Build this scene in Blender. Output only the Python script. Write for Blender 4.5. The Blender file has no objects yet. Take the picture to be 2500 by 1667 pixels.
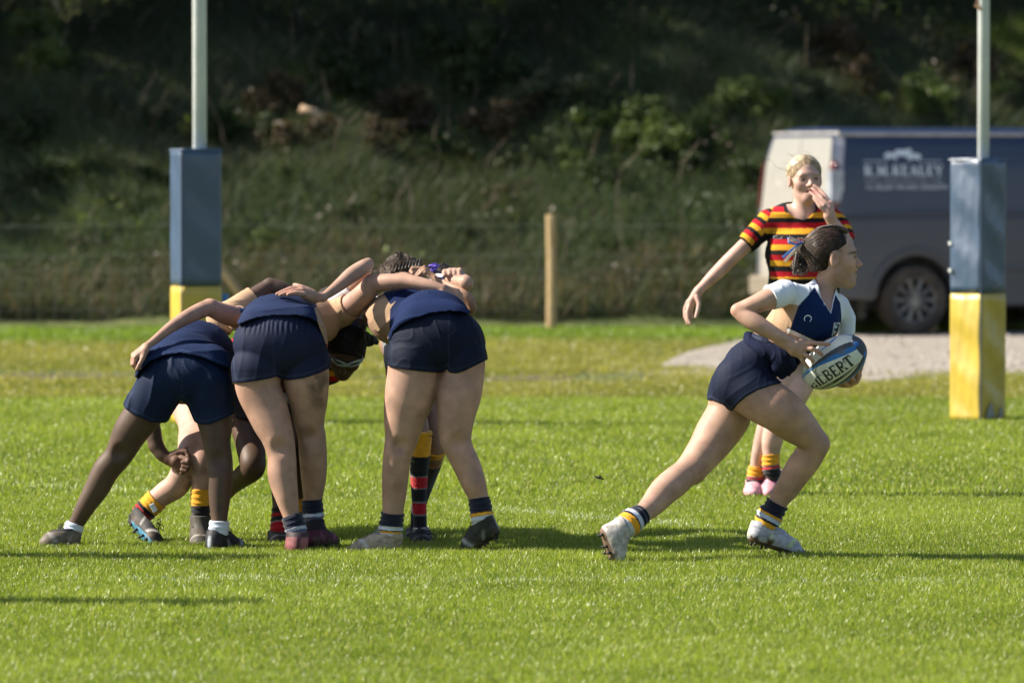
import bpy, math, random
import numpy as np
from math import radians, sin, cos, pi
random.seed(7)
scene = bpy.context.scene
COL = scene.collection

# ------------------------------------------------------------------ camera, sky, sun, exposure
FPX = 13889.0                      # focal length in pixels of the 2500 px wide photograph
CAMZ = 1.65
PITCH = math.atan((833.5 - 388.0) / FPX)
cam_d = bpy.data.cameras.new("camera"); cam = bpy.data.objects.new("camera", cam_d); COL.objects.link(cam)
cam.location = (0, 0, CAMZ); cam.rotation_euler = (pi/2 - PITCH, 0, 0)
cam_d.sensor_width = 36.0; cam_d.lens = FPX/2500*36.0
cam_d.clip_start = 0.5; cam_d.clip_end = 2000
cam_d.dof.use_dof = True; cam_d.dof.focus_distance = 23.9; cam_d.dof.aperture_fstop = 3.8
scene.camera = cam

SUN_EL = radians(39); SUN_AZ = radians(5)          # from the left, a little behind the players
world = bpy.data.worlds.new("World"); scene.world = world; world.use_nodes = True
nt = world.node_tree; nt.nodes.clear()
sky = nt.nodes.new("ShaderNodeTexSky"); sky.sky_type = 'NISHITA'; sky.sun_disc = False
sky.sun_elevation = SUN_EL; sky.sun_rotation = radians(-90) + SUN_AZ
sky.air_density = 1.0; sky.dust_density = 1.5; sky.ozone_density = 1.0
bg = nt.nodes.new("ShaderNodeBackground"); bg.inputs[1].default_value = 0.076
wo = nt.nodes.new("ShaderNodeOutputWorld")
nt.links.new(sky.outputs[0], bg.inputs[0]); nt.links.new(bg.outputs[0], wo.inputs[0])
sun_d = bpy.data.lights.new("sun", 'SUN'); sun = bpy.data.objects.new("sun", sun_d); COL.objects.link(sun)
sun_d.energy = 5.0; sun_d.angle = radians(0.55); sun_d.color = (1.0, 0.92, 0.78)
from mathutils import Vector, Matrix
travel = Vector((cos(SUN_EL)*cos(SUN_AZ), -cos(SUN_EL)*sin(SUN_AZ), -sin(SUN_EL)))
sun.rotation_euler = travel.to_track_quat('-Z', 'Y').to_euler()
sun.location = (-20, 30, 30)
scene.view_settings.view_transform = 'Standard'; scene.view_settings.look = 'None'
scene.view_settings.gamma = 1.0; scene.view_settings.exposure = 1.12
scene.cycles.max_bounces = 5; scene.cycles.diffuse_bounces = 3; scene.cycles.transparent_max_bounces = 6

# ------------------------------------------------------------------ pixel -> world measuring
ZM = {'N': (0, 0, 1.0), 'Z1': (50, 700, 2.24), 'Z2': (300, 580, 3.7333), 'Z3': (550, 580, 3.36),
      'Z4': (550, 880, 3.0157), 'Z6': (680, 580, 7.127), 'Z7': (900, 590, 7.84), 'Z8': (780, 740, 7.127),
      'R1': (1650, 530, 3.336), 'R2': (1430, 900, 3.0154), 'R3': (1640, 350, 3.337), 'RH': (1930, 540, 8.71),
      'RF': (1680, 1050, 4.75), 'R9': (1850, 780, 7.84), 'H': (1850, 360, 7.84), 'R4': (1800, 290, 2.751)}
def P(z, x, y, d):
    ox, oy, s = ZM[z]; nx, ny = ox + x/s, oy + y/s
    a, b = nx - 1250.0, 833.5 - ny
    vy = cos(PITCH)*FPX + sin(PITCH)*b; vz = -sin(PITCH)*FPX + cos(PITCH)*b
    k = d/vy
    return np.array([a*k, d, CAMZ + vz*k])
def RR(z, r, d): return r/ZM[z][2]*d/FPX
def GD(ny):                        # depth at which the flat ground shows on photograph row ny
    b = 833.5 - ny
    vy = cos(PITCH)*FPX + sin(PITCH)*b; vz = -sin(PITCH)*FPX + cos(PITCH)*b
    return vy*CAMZ/(-vz)

# ------------------------------------------------------------------ tags and mesh helpers
def tag(o, label=None, cat=None, group=None, kind=None):
    if label: o['label'] = label
    if cat: o['category'] = cat
    if group: o['group'] = group
    if kind: o['kind'] = kind
    return o
def link(o, parent=None):
    COL.objects.link(o)
    if parent is not None: o.parent = parent
    return o
def empty(name, loc, rz=0.0):
    o = bpy.data.objects.new(name, None); o.location = loc; o.rotation_euler = (0, 0, rz); o.empty_display_size = 0.2
    return link(o)
def raw_mesh(name, V, quads=None, tris=None, col=None, smooth=True, mat=None, parent=None, facemat=None, mats=None, loc=None):
    me = bpy.data.meshes.new(name)
    V = np.asarray(V, np.float32)
    nq = 0 if quads is None else len(quads); ntr = 0 if tris is None else len(tris)
    me.vertices.add(len(V)); me.vertices.foreach_set("co", V.ravel())
    loops = []
    if nq: loops.append(np.asarray(quads, np.int32).ravel())
    if ntr: loops.append(np.asarray(tris, np.int32).ravel())
    L = np.concatenate(loops); me.loops.add(len(L)); me.loops.foreach_set("vertex_index", L)
    st = np.concatenate([np.arange(nq, dtype=np.int32)*4, nq*4 + np.arange(ntr, dtype=np.int32)*3])
    me.polygons.add(nq+ntr); me.polygons.foreach_set("loop_start", st)
    me.polygons.foreach_set("use_smooth", np.full(nq+ntr, smooth))
    if facemat is not None: me.polygons.foreach_set("material_index", np.asarray(facemat, np.int32))
    me.update(calc_edges=True)
    if col is not None:
        a = me.color_attributes.new("Col", 'FLOAT_COLOR', 'POINT')
        c4 = np.ones((len(V), 4), np.float32); c4[:, :3] = col
        a.data.foreach_set("color", c4.ravel())
    o = bpy.data.objects.new(name, me)
    if mats:
        for m in mats: me.materials.append(m)
    elif mat: me.materials.append(mat)
    if loc is not None: o.location = loc
    return link(o, parent)

class MB:
    """collects simple solids, built as one mesh object"""
    def __init__(s): s.V = []; s.F = []; s.n = 0
    def add(s, v, f):
        s.V += [tuple(map(float, q)) for q in v]; s.F += [tuple(i+s.n for i in q) for q in f]; s.n = len(s.V); return s
    def box(s, c, sz, R=None):
        v = []
        for dx in (-.5, .5):
            for dy in (-.5, .5):
                for dz in (-.5, .5):
                    q = np.array([dx*sz[0], dy*sz[1], dz*sz[2]])
                    if R is not None: q = R @ q
                    v.append(q+np.array(c))
        return s.add(v, [(0,1,3,2),(4,6,7,5),(0,4,5,1),(2,3,7,6),(0,2,6,4),(1,5,7,3)])
    def tube(s, pts, rad, n=8, cap=True):
        pts = [np.array(p, float) for p in pts]
        if np.isscalar(rad): rad = [rad]*len(pts)
        v = []; f = []; ref = None
        for i, p in enumerate(pts):
            t = pts[min(i+1, len(pts)-1)] - pts[max(i-1, 0)]; t = t/(np.linalg.norm(t)+1e-9)
            if ref is None:
                ref = np.array([0, 0, 1.]) if abs(t[2]) < .9 else np.array([1., 0, 0])
            a = np.cross(t, ref); a /= np.linalg.norm(a)+1e-9; b = np.cross(a, t); ref = b
            for k in range(n):
                th = 2*pi*k/n; v.append(p + rad[i]*(cos(th)*a + sin(th)*b))
            if i:
                o = (i-1)*n
                for k in range(n): f.append((o+k, o+(k+1) % n, o+n+(k+1) % n, o+n+k))
        if cap:
            f.append(tuple(range(n-1, -1, -1))); o = (len(pts)-1)*n; f.append(tuple(range(o, o+n)))
        return s.add(v, f)
    def hair(s, pts, rad, n=4, sub=3):           # smooth strand through a few points
        q = np.array([list(p)+[r] for p, r in zip(pts, [rad]*len(pts) if np.isscalar(rad) else rad)]); out = []
        e = np.concatenate([[2*q[0]-q[1]], q, [2*q[-1]-q[-2]]])
        for i in range(len(q)-1):
            a, b, c, d = e[i:i+4]
            for t in np.arange(sub)/sub: out.append(.5*(2*b+(c-a)*t+(2*a-5*b+4*c-d)*t*t+(3*b-a-3*c+d)*t**3))
        out.append(q[-1]); return s.tube([o[:3] for o in out], [max(1e-4, o[3]) for o in out], n, cap=False)
    def prism(s, poly, y0, y1, fn=None):      # poly in (a,b); extruded along c from y0 to y1; fn(a,c,b)->xyz
        n = len(poly); fn = fn or (lambda a, c, b: (a, c, b))
        v = [fn(a, y0, b) for a, b in poly] + [fn(a, y1, b) for a, b in poly]
        f = [tuple(range(n)), tuple(range(2*n-1, n-1, -1))] + [(i, i+n, (i+1) % n + n, (i+1) % n) for i in range(n)]
        return s.add(v, f)
    def build(s, name, mat, parent=None, smooth=False, bevel=0, loc=None, off=None):
        me = bpy.data.meshes.new(name)
        V = s.V if off is None else [tuple(np.array(v)-off) for v in s.V]
        me.from_pydata(V, [], s.F); me.validate()
        if smooth: me.polygons.foreach_set("use_smooth", [True]*len(me.polygons))
        me.materials.append(mat); me.update()
        o = bpy.data.objects.new(name, me)
        if loc is not None: o.location = loc
        link(o, parent)
        import bmesh
        bm = bmesh.new(); bm.from_mesh(me); bmesh.ops.recalc_face_normals(bm, faces=bm.faces); bm.to_mesh(me); bm.free()
        if bevel:
            m = o.modifiers.new("bevel", 'BEVEL'); m.width = bevel; m.segments = 2; m.limit_method = 'ANGLE'
        return o

# ------------------------------------------------------------------ materials
def newmat(name):
    m = bpy.data.materials.new(name); m.use_nodes = True
    return m, m.node_tree, m.node_tree.nodes["Principled BSDF"]
def N(nt, t, **kw):
    n = nt.nodes.new(t)
    for k, v in kw.items(): setattr(n, k, v)
    return n
def vmat(name, rough=.6, bscale=120, bstr=.15, sheen=0, sss=0, vary=.12, vscale=14, spec=.4, stretch=None):
    """surface whose own colour is painted per vertex, with procedural mottling and bump"""
    m, nt, b = newmat(name); L = nt.links.new
    at = N(nt, "ShaderNodeAttribute", attribute_name="Col")
    tc = N(nt, "ShaderNodeTexCoord")
    no = N(nt, "ShaderNodeTexNoise"); no.inputs['Scale'].default_value = vscale; no.inputs['Detail'].default_value = 5
    L(tc.outputs['Object'], no.inputs['Vector'])
    mr = N(nt, "ShaderNodeMapRange"); mr.inputs[1].default_value = .3; mr.inputs[2].default_value = .7
    mr.inputs[3].default_value = 1-vary; mr.inputs[4].default_value = 1+vary
    L(no.outputs['Fac'], mr.inputs[0])
    mx = N(nt, "ShaderNodeVectorMath", operation='SCALE'); L(at.outputs['Color'], mx.inputs[0]); L(mr.outputs[0], mx.inputs['Scale'])
    L(mx.outputs[0], b.inputs['Base Color'])
    b.inputs['Roughness'].default_value = rough; b.inputs['Specular IOR Level'].default_value = spec
    if sheen: b.inputs['Sheen Weight'].default_value = sheen; b.inputs['Sheen Roughness'].default_value = .5
    if sss:
        b.inputs['Subsurface Weight'].default_value = sss; b.inputs['Subsurface Radius'].default_value = (1, .35, .2)
        b.inputs['Subsurface Scale'].default_value = .012
    n2 = N(nt, "ShaderNodeTexNoise"); n2.inputs['Scale'].default_value = bscale; n2.inputs['Detail'].default_value = 3
    if stretch:
        mp = N(nt, "ShaderNodeMapping"); mp.inputs['Scale'].default_value = stretch
        L(tc.outputs['Object'], mp.inputs[0]); L(mp.outputs[0], n2.inputs['Vector'])
    else: L(tc.outputs['Object'], n2.inputs['Vector'])
    bu = N(nt, "ShaderNodeBump"); bu.inputs['Strength'].default_value = bstr; bu.inputs['Distance'].default_value = .004
    L(n2.outputs['Fac'], bu.inputs['Height']); L(bu.outputs[0], b.inputs['Normal'])
    return m
def pmat(name, c1, c2=None, scale=8, rough=.6, metal=0, bump=0, bscale=30, spec=.5, coat=0, stretch=(1, 1, 1), lo=.4, hi=.6):
    m, nt, b = newmat(name); L = nt.links.new
    tc = N(nt, "ShaderNodeTexCoord"); mp = N(nt, "ShaderNodeMapping"); mp.inputs['Scale'].default_value = stretch
    L(tc.outputs['Object'], mp.inputs[0])
    no = N(nt, "ShaderNodeTexNoise"); no.inputs['Scale'].default_value = scale; no.inputs['Detail'].default_value = 6
    L(mp.outputs[0], no.inputs['Vector'])
    cr = N(nt, "ShaderNodeValToRGB"); cr.color_ramp.elements[0].position = lo; cr.color_ramp.elements[1].position = hi
    c2 = c2 or tuple(x*.8 for x in c1)
    cr.color_ramp.elements[0].color = (*c1, 1); cr.color_ramp.elements[1].color = (*c2, 1)
    L(no.outputs['Fac'], cr.inputs[0]); L(cr.outputs[0], b.inputs['Base Color'])
    b.inputs['Roughness'].default_value = rough; b.inputs['Metallic'].default_value = metal
    b.inputs['Specular IOR Level'].default_value = spec; b.inputs['Coat Weight'].default_value = coat
    if bump:
        n2 = N(nt, "ShaderNodeTexNoise"); n2.inputs['Scale'].default_value = bscale; n2.inputs['Detail'].default_value = 4
        L(mp.outputs[0], n2.inputs['Vector'])
        bu = N(nt, "ShaderNodeBump"); bu.inputs['Strength'].default_value = bump; bu.inputs['Distance'].default_value = .02
        L(n2.outputs['Fac'], bu.inputs['Height']); L(bu.outputs[0], b.inputs['Normal'])
    return m
def leafmat(name, trans=.45, rough=.45, vary=.25, spec=.35):
    m, nt, b = newmat(name); L = nt.links.new
    at = N(nt, "ShaderNodeAttribute", attribute_name="Col")
    L(at.outputs['Color'], b.inputs['Base Color']); b.inputs['Roughness'].default_value = rough
    b.inputs['Specular IOR Level'].default_value = spec
    tr = N(nt, "ShaderNodeBsdfTranslucent")
    mx = N(nt, "ShaderNodeVectorMath", operation='MULTIPLY'); mx.inputs[1].default_value = (1.25, 1.35, .55)
    L(at.outputs['Color'], mx.inputs[0]); L(mx.outputs[0], tr.inputs[0])
    ms = N(nt, "ShaderNodeMixShader"); ms.inputs[0].default_value = trans
    out = nt.nodes["Material Output"]
    L(b.outputs[0], ms.inputs[1]); L(tr.outputs[0], ms.inputs[2]); L(ms.outputs[0], out.inputs[0])
    return m

# ------------------------------------------------------------------ cheap numpy noise
def _h(i, j, k, seed):
    n = (i*73856093) ^ (j*19349663) ^ (k*83492791) ^ (seed*2654435)
    n = (n ^ (n >> 13))*1274126177 & 0x7fffffff
    return ((n ^ (n >> 16)) & 0xffff)/32767.5-1
def snoise(p, s, seed=0, oct=3):
    """fractal value noise, about -1..1"""
    sh = p.shape[:-1]; q = p.reshape(-1, 3).astype(float)*s*.8+seed*7.13; out = np.zeros(len(q)); amp = 1; tot = 0
    for o in range(oct):
        f = np.floor(q).astype(np.int64); t = q-f; t = t*t*(3-2*t); v = 0
        for a in (0, 1):
            for b in (0, 1):
                for c in (0, 1):
                    w = (t[:, 0] if a else 1-t[:, 0])*(t[:, 1] if b else 1-t[:, 1])*(t[:, 2] if c else 1-t[:, 2])
                    v = v+w*_h(f[:, 0]+a, f[:, 1]+b, f[:, 2]+c, seed+o)
        out += amp*v; tot += amp; amp *= .55; q = q*2.03+11.7
    return (out/tot*1.7).reshape(sh)

# ------------------------------------------------------------------ implicit surfaces -> mesh
def cone(a, b, ra, rb, k=.02, lat=None, sc=1.0): return dict(t='c', a=np.array(a), b=np.array(b), ra=ra, rb=rb, k=k, lat=lat, sc=sc)
def ell(c, r, R=None, k=.03, op='add'): return dict(t='e', c=np.array(c), r=np.array(r, float), R=R, k=k, op=op)
def ball(c, r, k=.02, op='add'): return dict(t='c', a=np.array(c), b=np.array(c)+1e-4, ra=r, rb=r, k=k, lat=None, sc=1, op=op)
def infl(prims, t, kmul=1.0):
    out = []
    for q in prims:
        q = dict(q)
        if q.get('op', 'add') != 'add': continue
        if q['t'] == 'c': q['ra'] = q['ra']+t; q['rb'] = q['rb']+t
        else: q['r'] = q['r']+t
        q['k'] = q['k']*kmul; out.append(q)
    return out
def bbox(q, pad=0):
    if q['t'] == 'c':
        m = max(q['ra'], q['rb'])*max(1, q['sc'])
        return np.minimum(q['a'], q['b'])-m-pad, np.maximum(q['a'], q['b'])+m+pad
    m = q['r'] if q['R'] is None else np.full(3, q['r'].max())
    return q['c']-m-pad, q['c']+m+pad
def ev(q, X, Y, Zc):
    if q['t'] == 'c':
        a = q['a'].astype(np.float32); ba = (q['b']-q['a']).astype(np.float32); L2 = float(ba@ba)+1e-12
        px, py, pz = X-a[0], Y-a[1], Zc-a[2]
        t = np.clip((px*ba[0]+py*ba[1]+pz*ba[2])/L2, 0, 1)
        dx, dy, dz = px-t*ba[0], py-t*ba[1], pz-t*ba[2]
        if q['lat'] is not None:
            l = q['lat']; w = dx*l[0]+dy*l[1]+dz*l[2]; g = w*(1/q['sc']-1)
            dx, dy, dz = dx+g*l[0], dy+g*l[1], dz+g*l[2]
        return np.sqrt(dx*dx+dy*dy+dz*dz) - (q['ra']+(q['rb']-q['ra'])*t)
    px, py, pz = X-q['c'][0], Y-q['c'][1], Zc-q['c'][2]
    if q['R'] is not None:
        R = q['R'].T
        px, py, pz = (R[0, 0]*px+R[0, 1]*py+R[0, 2]*pz, R[1, 0]*px+R[1, 1]*py+R[1, 2]*pz, R[2, 0]*px+R[2, 1]*py+R[2, 2]*pz)
    r = q['r']
    k0 = np.sqrt((px/r[0])**2+(py/r[1])**2+(pz/r[2])**2); k1 = np.sqrt((px/r[0]**2)**2+(py/r[1]**2)**2+(pz/r[2]**2)**2)+1e-6
    return k0*(k0-1)/k1
def poly_sd(poly, U, V):
    d = np.full(np.broadcast(U, V).shape, 1e9); s = np.zeros(d.shape, bool); n = len(poly)
    for i in range(n):
        ax, ay = poly[i]; bx, by = poly[(i+1) % n]
        ex, ey = bx-ax, by-ay; wx, wy = U-ax, V-ay
        t = np.clip((wx*ex+wy*ey)/(ex*ex+ey*ey+1e-12), 0, 1)
        d = np.minimum(d, np.hypot(wx-ex*t, wy-ey*t))
        c = ((ay > V) != (by > V)) & (U < (bx-ax)*(V-ay)/((by-ay) if abs(by-ay) > 1e-9 else 1e-9)+ax)
        s ^= c
    return np.where(s, -d, d)
def sdf_mesh(prims, h, post=(), disp=None):
    pad = max(q['k'] for q in prims)+2.5*h
    lo = np.min([bbox(q)[0] for q in prims if q.get('op', 'add') == 'add'], axis=0)-pad
    hi = np.max([bbox(q)[1] for q in prims if q.get('op', 'add') == 'add'], axis=0)+pad
    for o in post:                                   # a clipping outline also bounds the grid
        if o[0] == 'int':
            pl = np.array(o[1]); lo[0] = max(lo[0], pl[:, 0].min()-3*h); hi[0] = min(hi[0], pl[:, 0].max()+3*h)
            lo[2] = max(lo[2], pl[:, 1].min()-3*h); hi[2] = min(hi[2], pl[:, 1].max()+3*h)
    n = np.ceil((hi-lo)/h).astype(int)+1
    ax = [(lo[i]+h*np.arange(n[i])).astype(np.float32) for i in range(3)]
    D = np.full(n, 1.0, np.float32)
    groups = []; 
    for q in prims:                                  # neighbours of one chain unite hard, the chain as a whole blends softly
        if q.get('g') and groups and groups[-1][0].get('g') == q['g']: groups[-1].append(q)
        else: groups.append([q])
    for G in groups:
        q = G[0]; bb = [bbox(v, q['k']+2.5*h) for v in G]; b0 = np.min([b[0] for b in bb], axis=0); b1 = np.max([b[1] for b in bb], axis=0)
        i0 = np.clip(np.floor((b0-lo)/h).astype(int), 0, n); i1 = np.clip(np.ceil((b1-lo)/h).astype(int)+1, 0, n)
        if np.any(i1-i0 <= 0): continue
        sl = tuple(slice(i0[i], i1[i]) for i in range(3))
        if len(G) == 1: d = ev(q, ax[0][sl[0]][:, None, None], ax[1][sl[1]][None, :, None], ax[2][sl[2]][None, None, :]).astype(np.float32)
        else:
            d = np.full(tuple(i1-i0), 1.0, np.float32)
            for v in G:
                c0, c1 = bbox(v, q['k']+2.5*h)
                j0 = np.clip(np.floor((c0-lo)/h).astype(int), 0, n); j1 = np.clip(np.ceil((c1-lo)/h).astype(int)+1, 0, n)
                if np.any(j1-j0 <= 0): continue
                s2 = tuple(slice(j0[i]-i0[i], j1[i]-i0[i]) for i in range(3))
                dd = ev(v, ax[0][j0[0]:j1[0]][:, None, None], ax[1][j0[1]:j1[1]][None, :, None], ax[2][j0[2]:j1[2]][None, None, :])
                d[s2] = np.minimum(d[s2], dd)
        k = q['k']; A = D[sl]
        if q.get('op', 'add') == 'add':
            g = np.maximum(k-np.abs(A-d), 0)/k; D[sl] = np.minimum(A, d)-g*g*k*.25
        else:
            g = np.maximum(k-np.abs(A+d), 0)/k; D[sl] = np.maximum(A, -d)+g*g*k*.25
    if disp is not None:
        idx = np.argwhere(np.abs(D) < 4*h)
        pts = np.stack([ax[i][idx[:, i]] for i in range(3)], 1)
        D[idx[:, 0], idx[:, 1], idx[:, 2]] += disp(pts).astype(np.float32)
    for o in post:
        if o[0] in ('int', 'sub'):
            sd = poly_sd(o[1], ax[0][:, None], ax[2][None, :]).astype(np.float32)[:, None, :]
            if o[0] == 'int': D = np.maximum(D, sd)
            else:
                yb = (np.maximum(o[2]-ax[1], ax[1]-o[3]))[None, :, None].astype(np.float32)
                D = np.maximum(D, -np.maximum(sd, yb))
        elif o[0] == 'plane':                         # keep the side the normal points to
            c, nn = o[1], o[2]
            s = (ax[0][:, None, None]-c[0])*nn[0]+(ax[1][None, :, None]-c[1])*nn[1]+(ax[2][None, None, :]-c[2])*nn[2]
            D = np.maximum(D, -s.astype(np.float32))
    # close at the borders
    D[0] = D[-1] = 1; D[:, 0] = D[:, -1] = 1; D[:, :, 0] = D[:, :, -1] = 1
    S = D < 0
    m = n-1
    cnt = np.zeros(m, np.int8)
    for i in (0, 1):
        for j in (0, 1):
            for k in (0, 1): cnt += S[i:i+m[0], j:j+m[1], k:k+m[2]]
    act = np.argwhere((cnt > 0) & (cnt < 8))
    idm = np.full(m, -1, np.int32); idm[act[:, 0], act[:, 1], act[:, 2]] = np.arange(len(act))
    cs = [(i, j, k) for i in (0, 1) for j in (0, 1) for k in (0, 1)]
    val = np.stack([D[act[:, 0]+c[0], act[:, 1]+c[1], act[:, 2]+c[2]] for c in cs], 1)
    acc = np.zeros((len(act), 3)); num = np.zeros(len(act))
    for a in range(8):
        for b in range(a+1, 8):
            df = [cs[b][i]-cs[a][i] for i in range(3)]
            if sum(map(abs, df)) != 1: continue
            va, vb = val[:, a], val[:, b]; cr = (va < 0) != (vb < 0)
            t = np.where(cr, va/(va-vb+1e-12), 0)
            pt = np.array(cs[a])[None, :]+t[:, None]*np.array(df)[None, :]
            acc += np.where(cr[:, None], pt, 0); num += cr
    V = lo+h*(act+acc/num[:, None])
    Q = []
    for axn in range(3):
        o1, o2 = [(1, 2), (2, 0), (0, 1)][axn]
        s0 = [slice(1, -1)]*3; s0[axn] = slice(0, m[axn]); s1 = list(s0); s1[axn] = slice(1, m[axn]+1)
        A = S[tuple(s0)]; B = S[tuple(s1)]
        e = np.argwhere(A != B); base = e.copy()
        for i in range(3):
            if i != axn: base[:, i] += 1
        ins = S[base[:, 0], base[:, 1], base[:, 2]]
        u1 = np.zeros(3, int); u1[o1] = 1; u2 = np.zeros(3, int); u2[o2] = 1
        g = lambda off: idm[base[:, 0]-off[0], base[:, 1]-off[1], base[:, 2]-off[2]]
        q = np.stack([g(u1+u2), g(u2), g(u1*0), g(u1)], 1)
        q[~ins] = q[~ins][:, ::-1]
        Q.append(q)
    Q = np.concatenate(Q); Q = Q[(Q >= 0).all(1)]
    return V, Q
def relax(V, Q, n, w=None):
    e = np.concatenate([Q[:, [0, 1]], Q[:, [1, 2]], Q[:, [2, 3]], Q[:, [3, 0]]]); cnt = np.bincount(e[:, 0], minlength=len(V))+np.bincount(e[:, 1], minlength=len(V))
    for it in range(n):
        for lam in (.55, -.57):                      # shrink-free pair
            A = np.stack([np.bincount(e[:, 0], V[e[:, 1], i], len(V))+np.bincount(e[:, 1], V[e[:, 0], i], len(V)) for i in range(3)], 1)/np.maximum(cnt, 1)[:, None]
            d = lam*(A-V); V = V+(d if w is None else d*w[:, None])
    return V
def sm(name, prims, h, colfn, mat, parent=None, base=None, post=(), disp=None, smooth=0, keep=()):
    V, Q = sdf_mesh(prims, h, post, disp)
    if mat.name != "skin" and not smooth and disp is not None: V = relax(V, Q, 2)
    if smooth:
        w = np.ones(len(V))
        for (c_, r_) in keep: w *= sstep(np.linalg.norm(V-c_, axis=1), r_, r_*1.3)
        V = relax(V, Q, smooth, w)
    c = colfn(V) if callable(colfn) else np.tile(np.array(colfn), (len(V), 1))
    if base is None: base = np.zeros(3)
    o = raw_mesh(name, V-base, quads=Q, col=c, mat=mat, parent=parent)
    if parent is None: o.location = base
    return o
def nrm(v): v = np.array(v, float); return v/(np.linalg.norm(v)+1e-12)
GID = [0]
def chain(pts, k=.02, lat=None, sc=1):
    GID[0] += 1
    L = [cone(pts[i][0], pts[i+1][0], pts[i][1], pts[i+1][1], k, lat, sc) for i in range(len(pts)-1)]
    for q in L: q['g'] = GID[0]
    return L
def mixc(a, b, t): return a*(1-t[:, None])+np.array(b)[None, :]*t[:, None]
def sstep(x, a, b): t = np.clip((x-a)/(b-a), 0, 1); return t*t*(3-2*t)
# ================================================================== the setting
rng = np.random.RandomState(3)
BANK_Y = 55.0
def bank_z(x, y):
    s = np.clip(y-BANK_Y, 0, 200)
    z = 0.46*np.minimum(s, 6) + 0.30*np.clip(s-6, 0, 60)
    z = z + np.clip(s, 0, 3)/3*(.18*np.sin(x*1.1+.3*y)+.10*np.sin(x*2.7+y*1.3)+.25*np.sin(x*.31+1.1))
    return z
def ground_z(x, y):
    # low verge at the foot of the bank
    v = np.exp(-((y-52.2)/1.4)**2)*.015*(x < 3) + .015*np.sin(x*.7+y*.4)*(np.clip(y-37, 0, 4)/4)
    return v

def ground_colors():
    """node group: soil and turf colour of the ground by world position, shared by the sheet below the grass"""
    m, nt, b = newmat("turf_soil"); L = nt.links.new
    geo = N(nt, "ShaderNodeNewGeometry"); sp = N(nt, "ShaderNodeSeparateXYZ"); L(geo.outputs['Position'], sp.inputs[0])
    n1 = N(nt, "ShaderNodeTexNoise"); n1.inputs['Scale'].default_value = .9; n1.inputs['Detail'].default_value = 8; n1.inputs['Roughness'].default_value = .65
    L(geo.outputs['Position'], n1.inputs['Vector'])
    cr = N(nt, "ShaderNodeValToRGB"); e = cr.color_ramp.elements
    e[0].position = .36; e[0].color = (.07, .10, .018, 1); e[1].position = .66; e[1].color = (.17, .19, .05, 1)
    L(n1.outputs['Fac'], cr.inputs[0])
    n2 = N(nt, "ShaderNodeTexNoise"); n2.inputs['Scale'].default_value = 22; n2.inputs['Detail'].default_value = 5
    L(geo.outputs['Position'], n2.inputs['Vector'])
    mx = N(nt, "ShaderNodeMixRGB", blend_type='MULTIPLY'); mx.inputs[0].default_value = .6
    L(cr.outputs[0], mx.inputs[1]); L(n2.outputs['Color'], mx.inputs[2])
    L(mx.outputs[0], b.inputs['Base Color']); b.inputs['Roughness'].default_value = .95
    bu = N(nt, "ShaderNodeBump"); bu.inputs['Distance'].default_value = .03; L(n2.outputs['Fac'], bu.inputs['Height']); L(bu.outputs[0], b.inputs['Normal'])
    return m
# one ground sheet, flat to the bank and rising behind it
xs = np.concatenate([np.linspace(-400, -16, 14), np.linspace(-14, 14, 90), np.linspace(16, 400, 14)])
ys = np.concatenate([np.array([-300, -150, -60, -20, 0, 8, 14]), np.linspace(17, 50, 60), np.linspace(50.4, 76, 80), np.linspace(80, 500, 14)])
GX, GY = np.meshgrid(xs, ys, indexing='ij')
GZ = np.where(GY < BANK_Y, ground_z(GX, GY), bank_z(GX, GY)) + snoise(np.stack([GX, GY, GX*0], -1), 1.5, 4)*.05*(GY > 54)
nx_, ny_ = GX.shape
ii = np.arange(nx_*ny_).reshape(nx_, ny_)
quads = np.stack([ii[:-1, :-1], ii[1:, :-1], ii[1:, 1:], ii[:-1, 1:]], -1).reshape(-1, 4)
ground = raw_mesh("ground", np.stack([GX, GY, GZ], -1).reshape(-1, 3), quads=quads, mat=ground_colors())
tag(ground, kind='structure', label='grassy field and rising bank behind it')

# worn soil strip and gravel car park
def sheet(name, outline_fn, x0, x1, n, z, mat, label, m=8):
    V = []; 
    X = np.linspace(x0, x1, n)
    for x in X:
        a, b = outline_fn(x)
        for j in range(m+1):
            y = a+(b-a)*j/m; V.append((x, y, float(ground_z(np.array(x), np.array(y)))+(z if 0 < j < m else -.03)))
    V = np.array(V); i = np.arange(n*(m+1)).reshape(n, m+1)
    q = np.stack([i[:-1, :-1], i[1:, :-1], i[1:, 1:], i[:-1, 1:]], -1).reshape(-1, 4)
    o = raw_mesh(name, V, quads=q, mat=mat); tag(o, kind='structure', label=label); return o
gravel_m = pmat("gravel", (.20, .175, .145), (.37, .33, .285), scale=11, rough=.95, bump=1.0, bscale=40, lo=.35, hi=.65)
soil_m = pmat("bare_soil", (.050, .038, .024), (.11, .085, .05), scale=3, rough=.97, bump=.6, bscale=25)
def wob(x, s=1.0): return .45*sin(x*1.7*s+1)+.3*sin(x*4.1*s)+.2*sin(x*9.3*s)+.12*sin(x*23*s)
gx0 = P('N', 1560, 870, 45)[0]
def gravel_out(x):
    near = GD(932)+wob(x)*.6; t = min(1, max(0, (x-gx0)/1.7))
    far = near+.3+(54.6-near)*(t**.6)
    near = near+(1-t)*1.0+.4*sin(x*2.3)
    return (near, max(far, near+.05))
sheet("gravel_car_park", gravel_out, gx0, 40, 400, .012, gravel_m, 'pale gravel car park under the van', m=14)
def strip1(x): c = GD(905)+wob(x, .8)*.5; w = .9+.4*sin(x*2.1); return (c-w*.5, c+w*.5)
sheet("gravel_path", strip1, P('N', 1330, 900, 43)[0], gx0+.6, 90, .008, gravel_m, 'thin stony strip leading from the car park', m=4)
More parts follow.
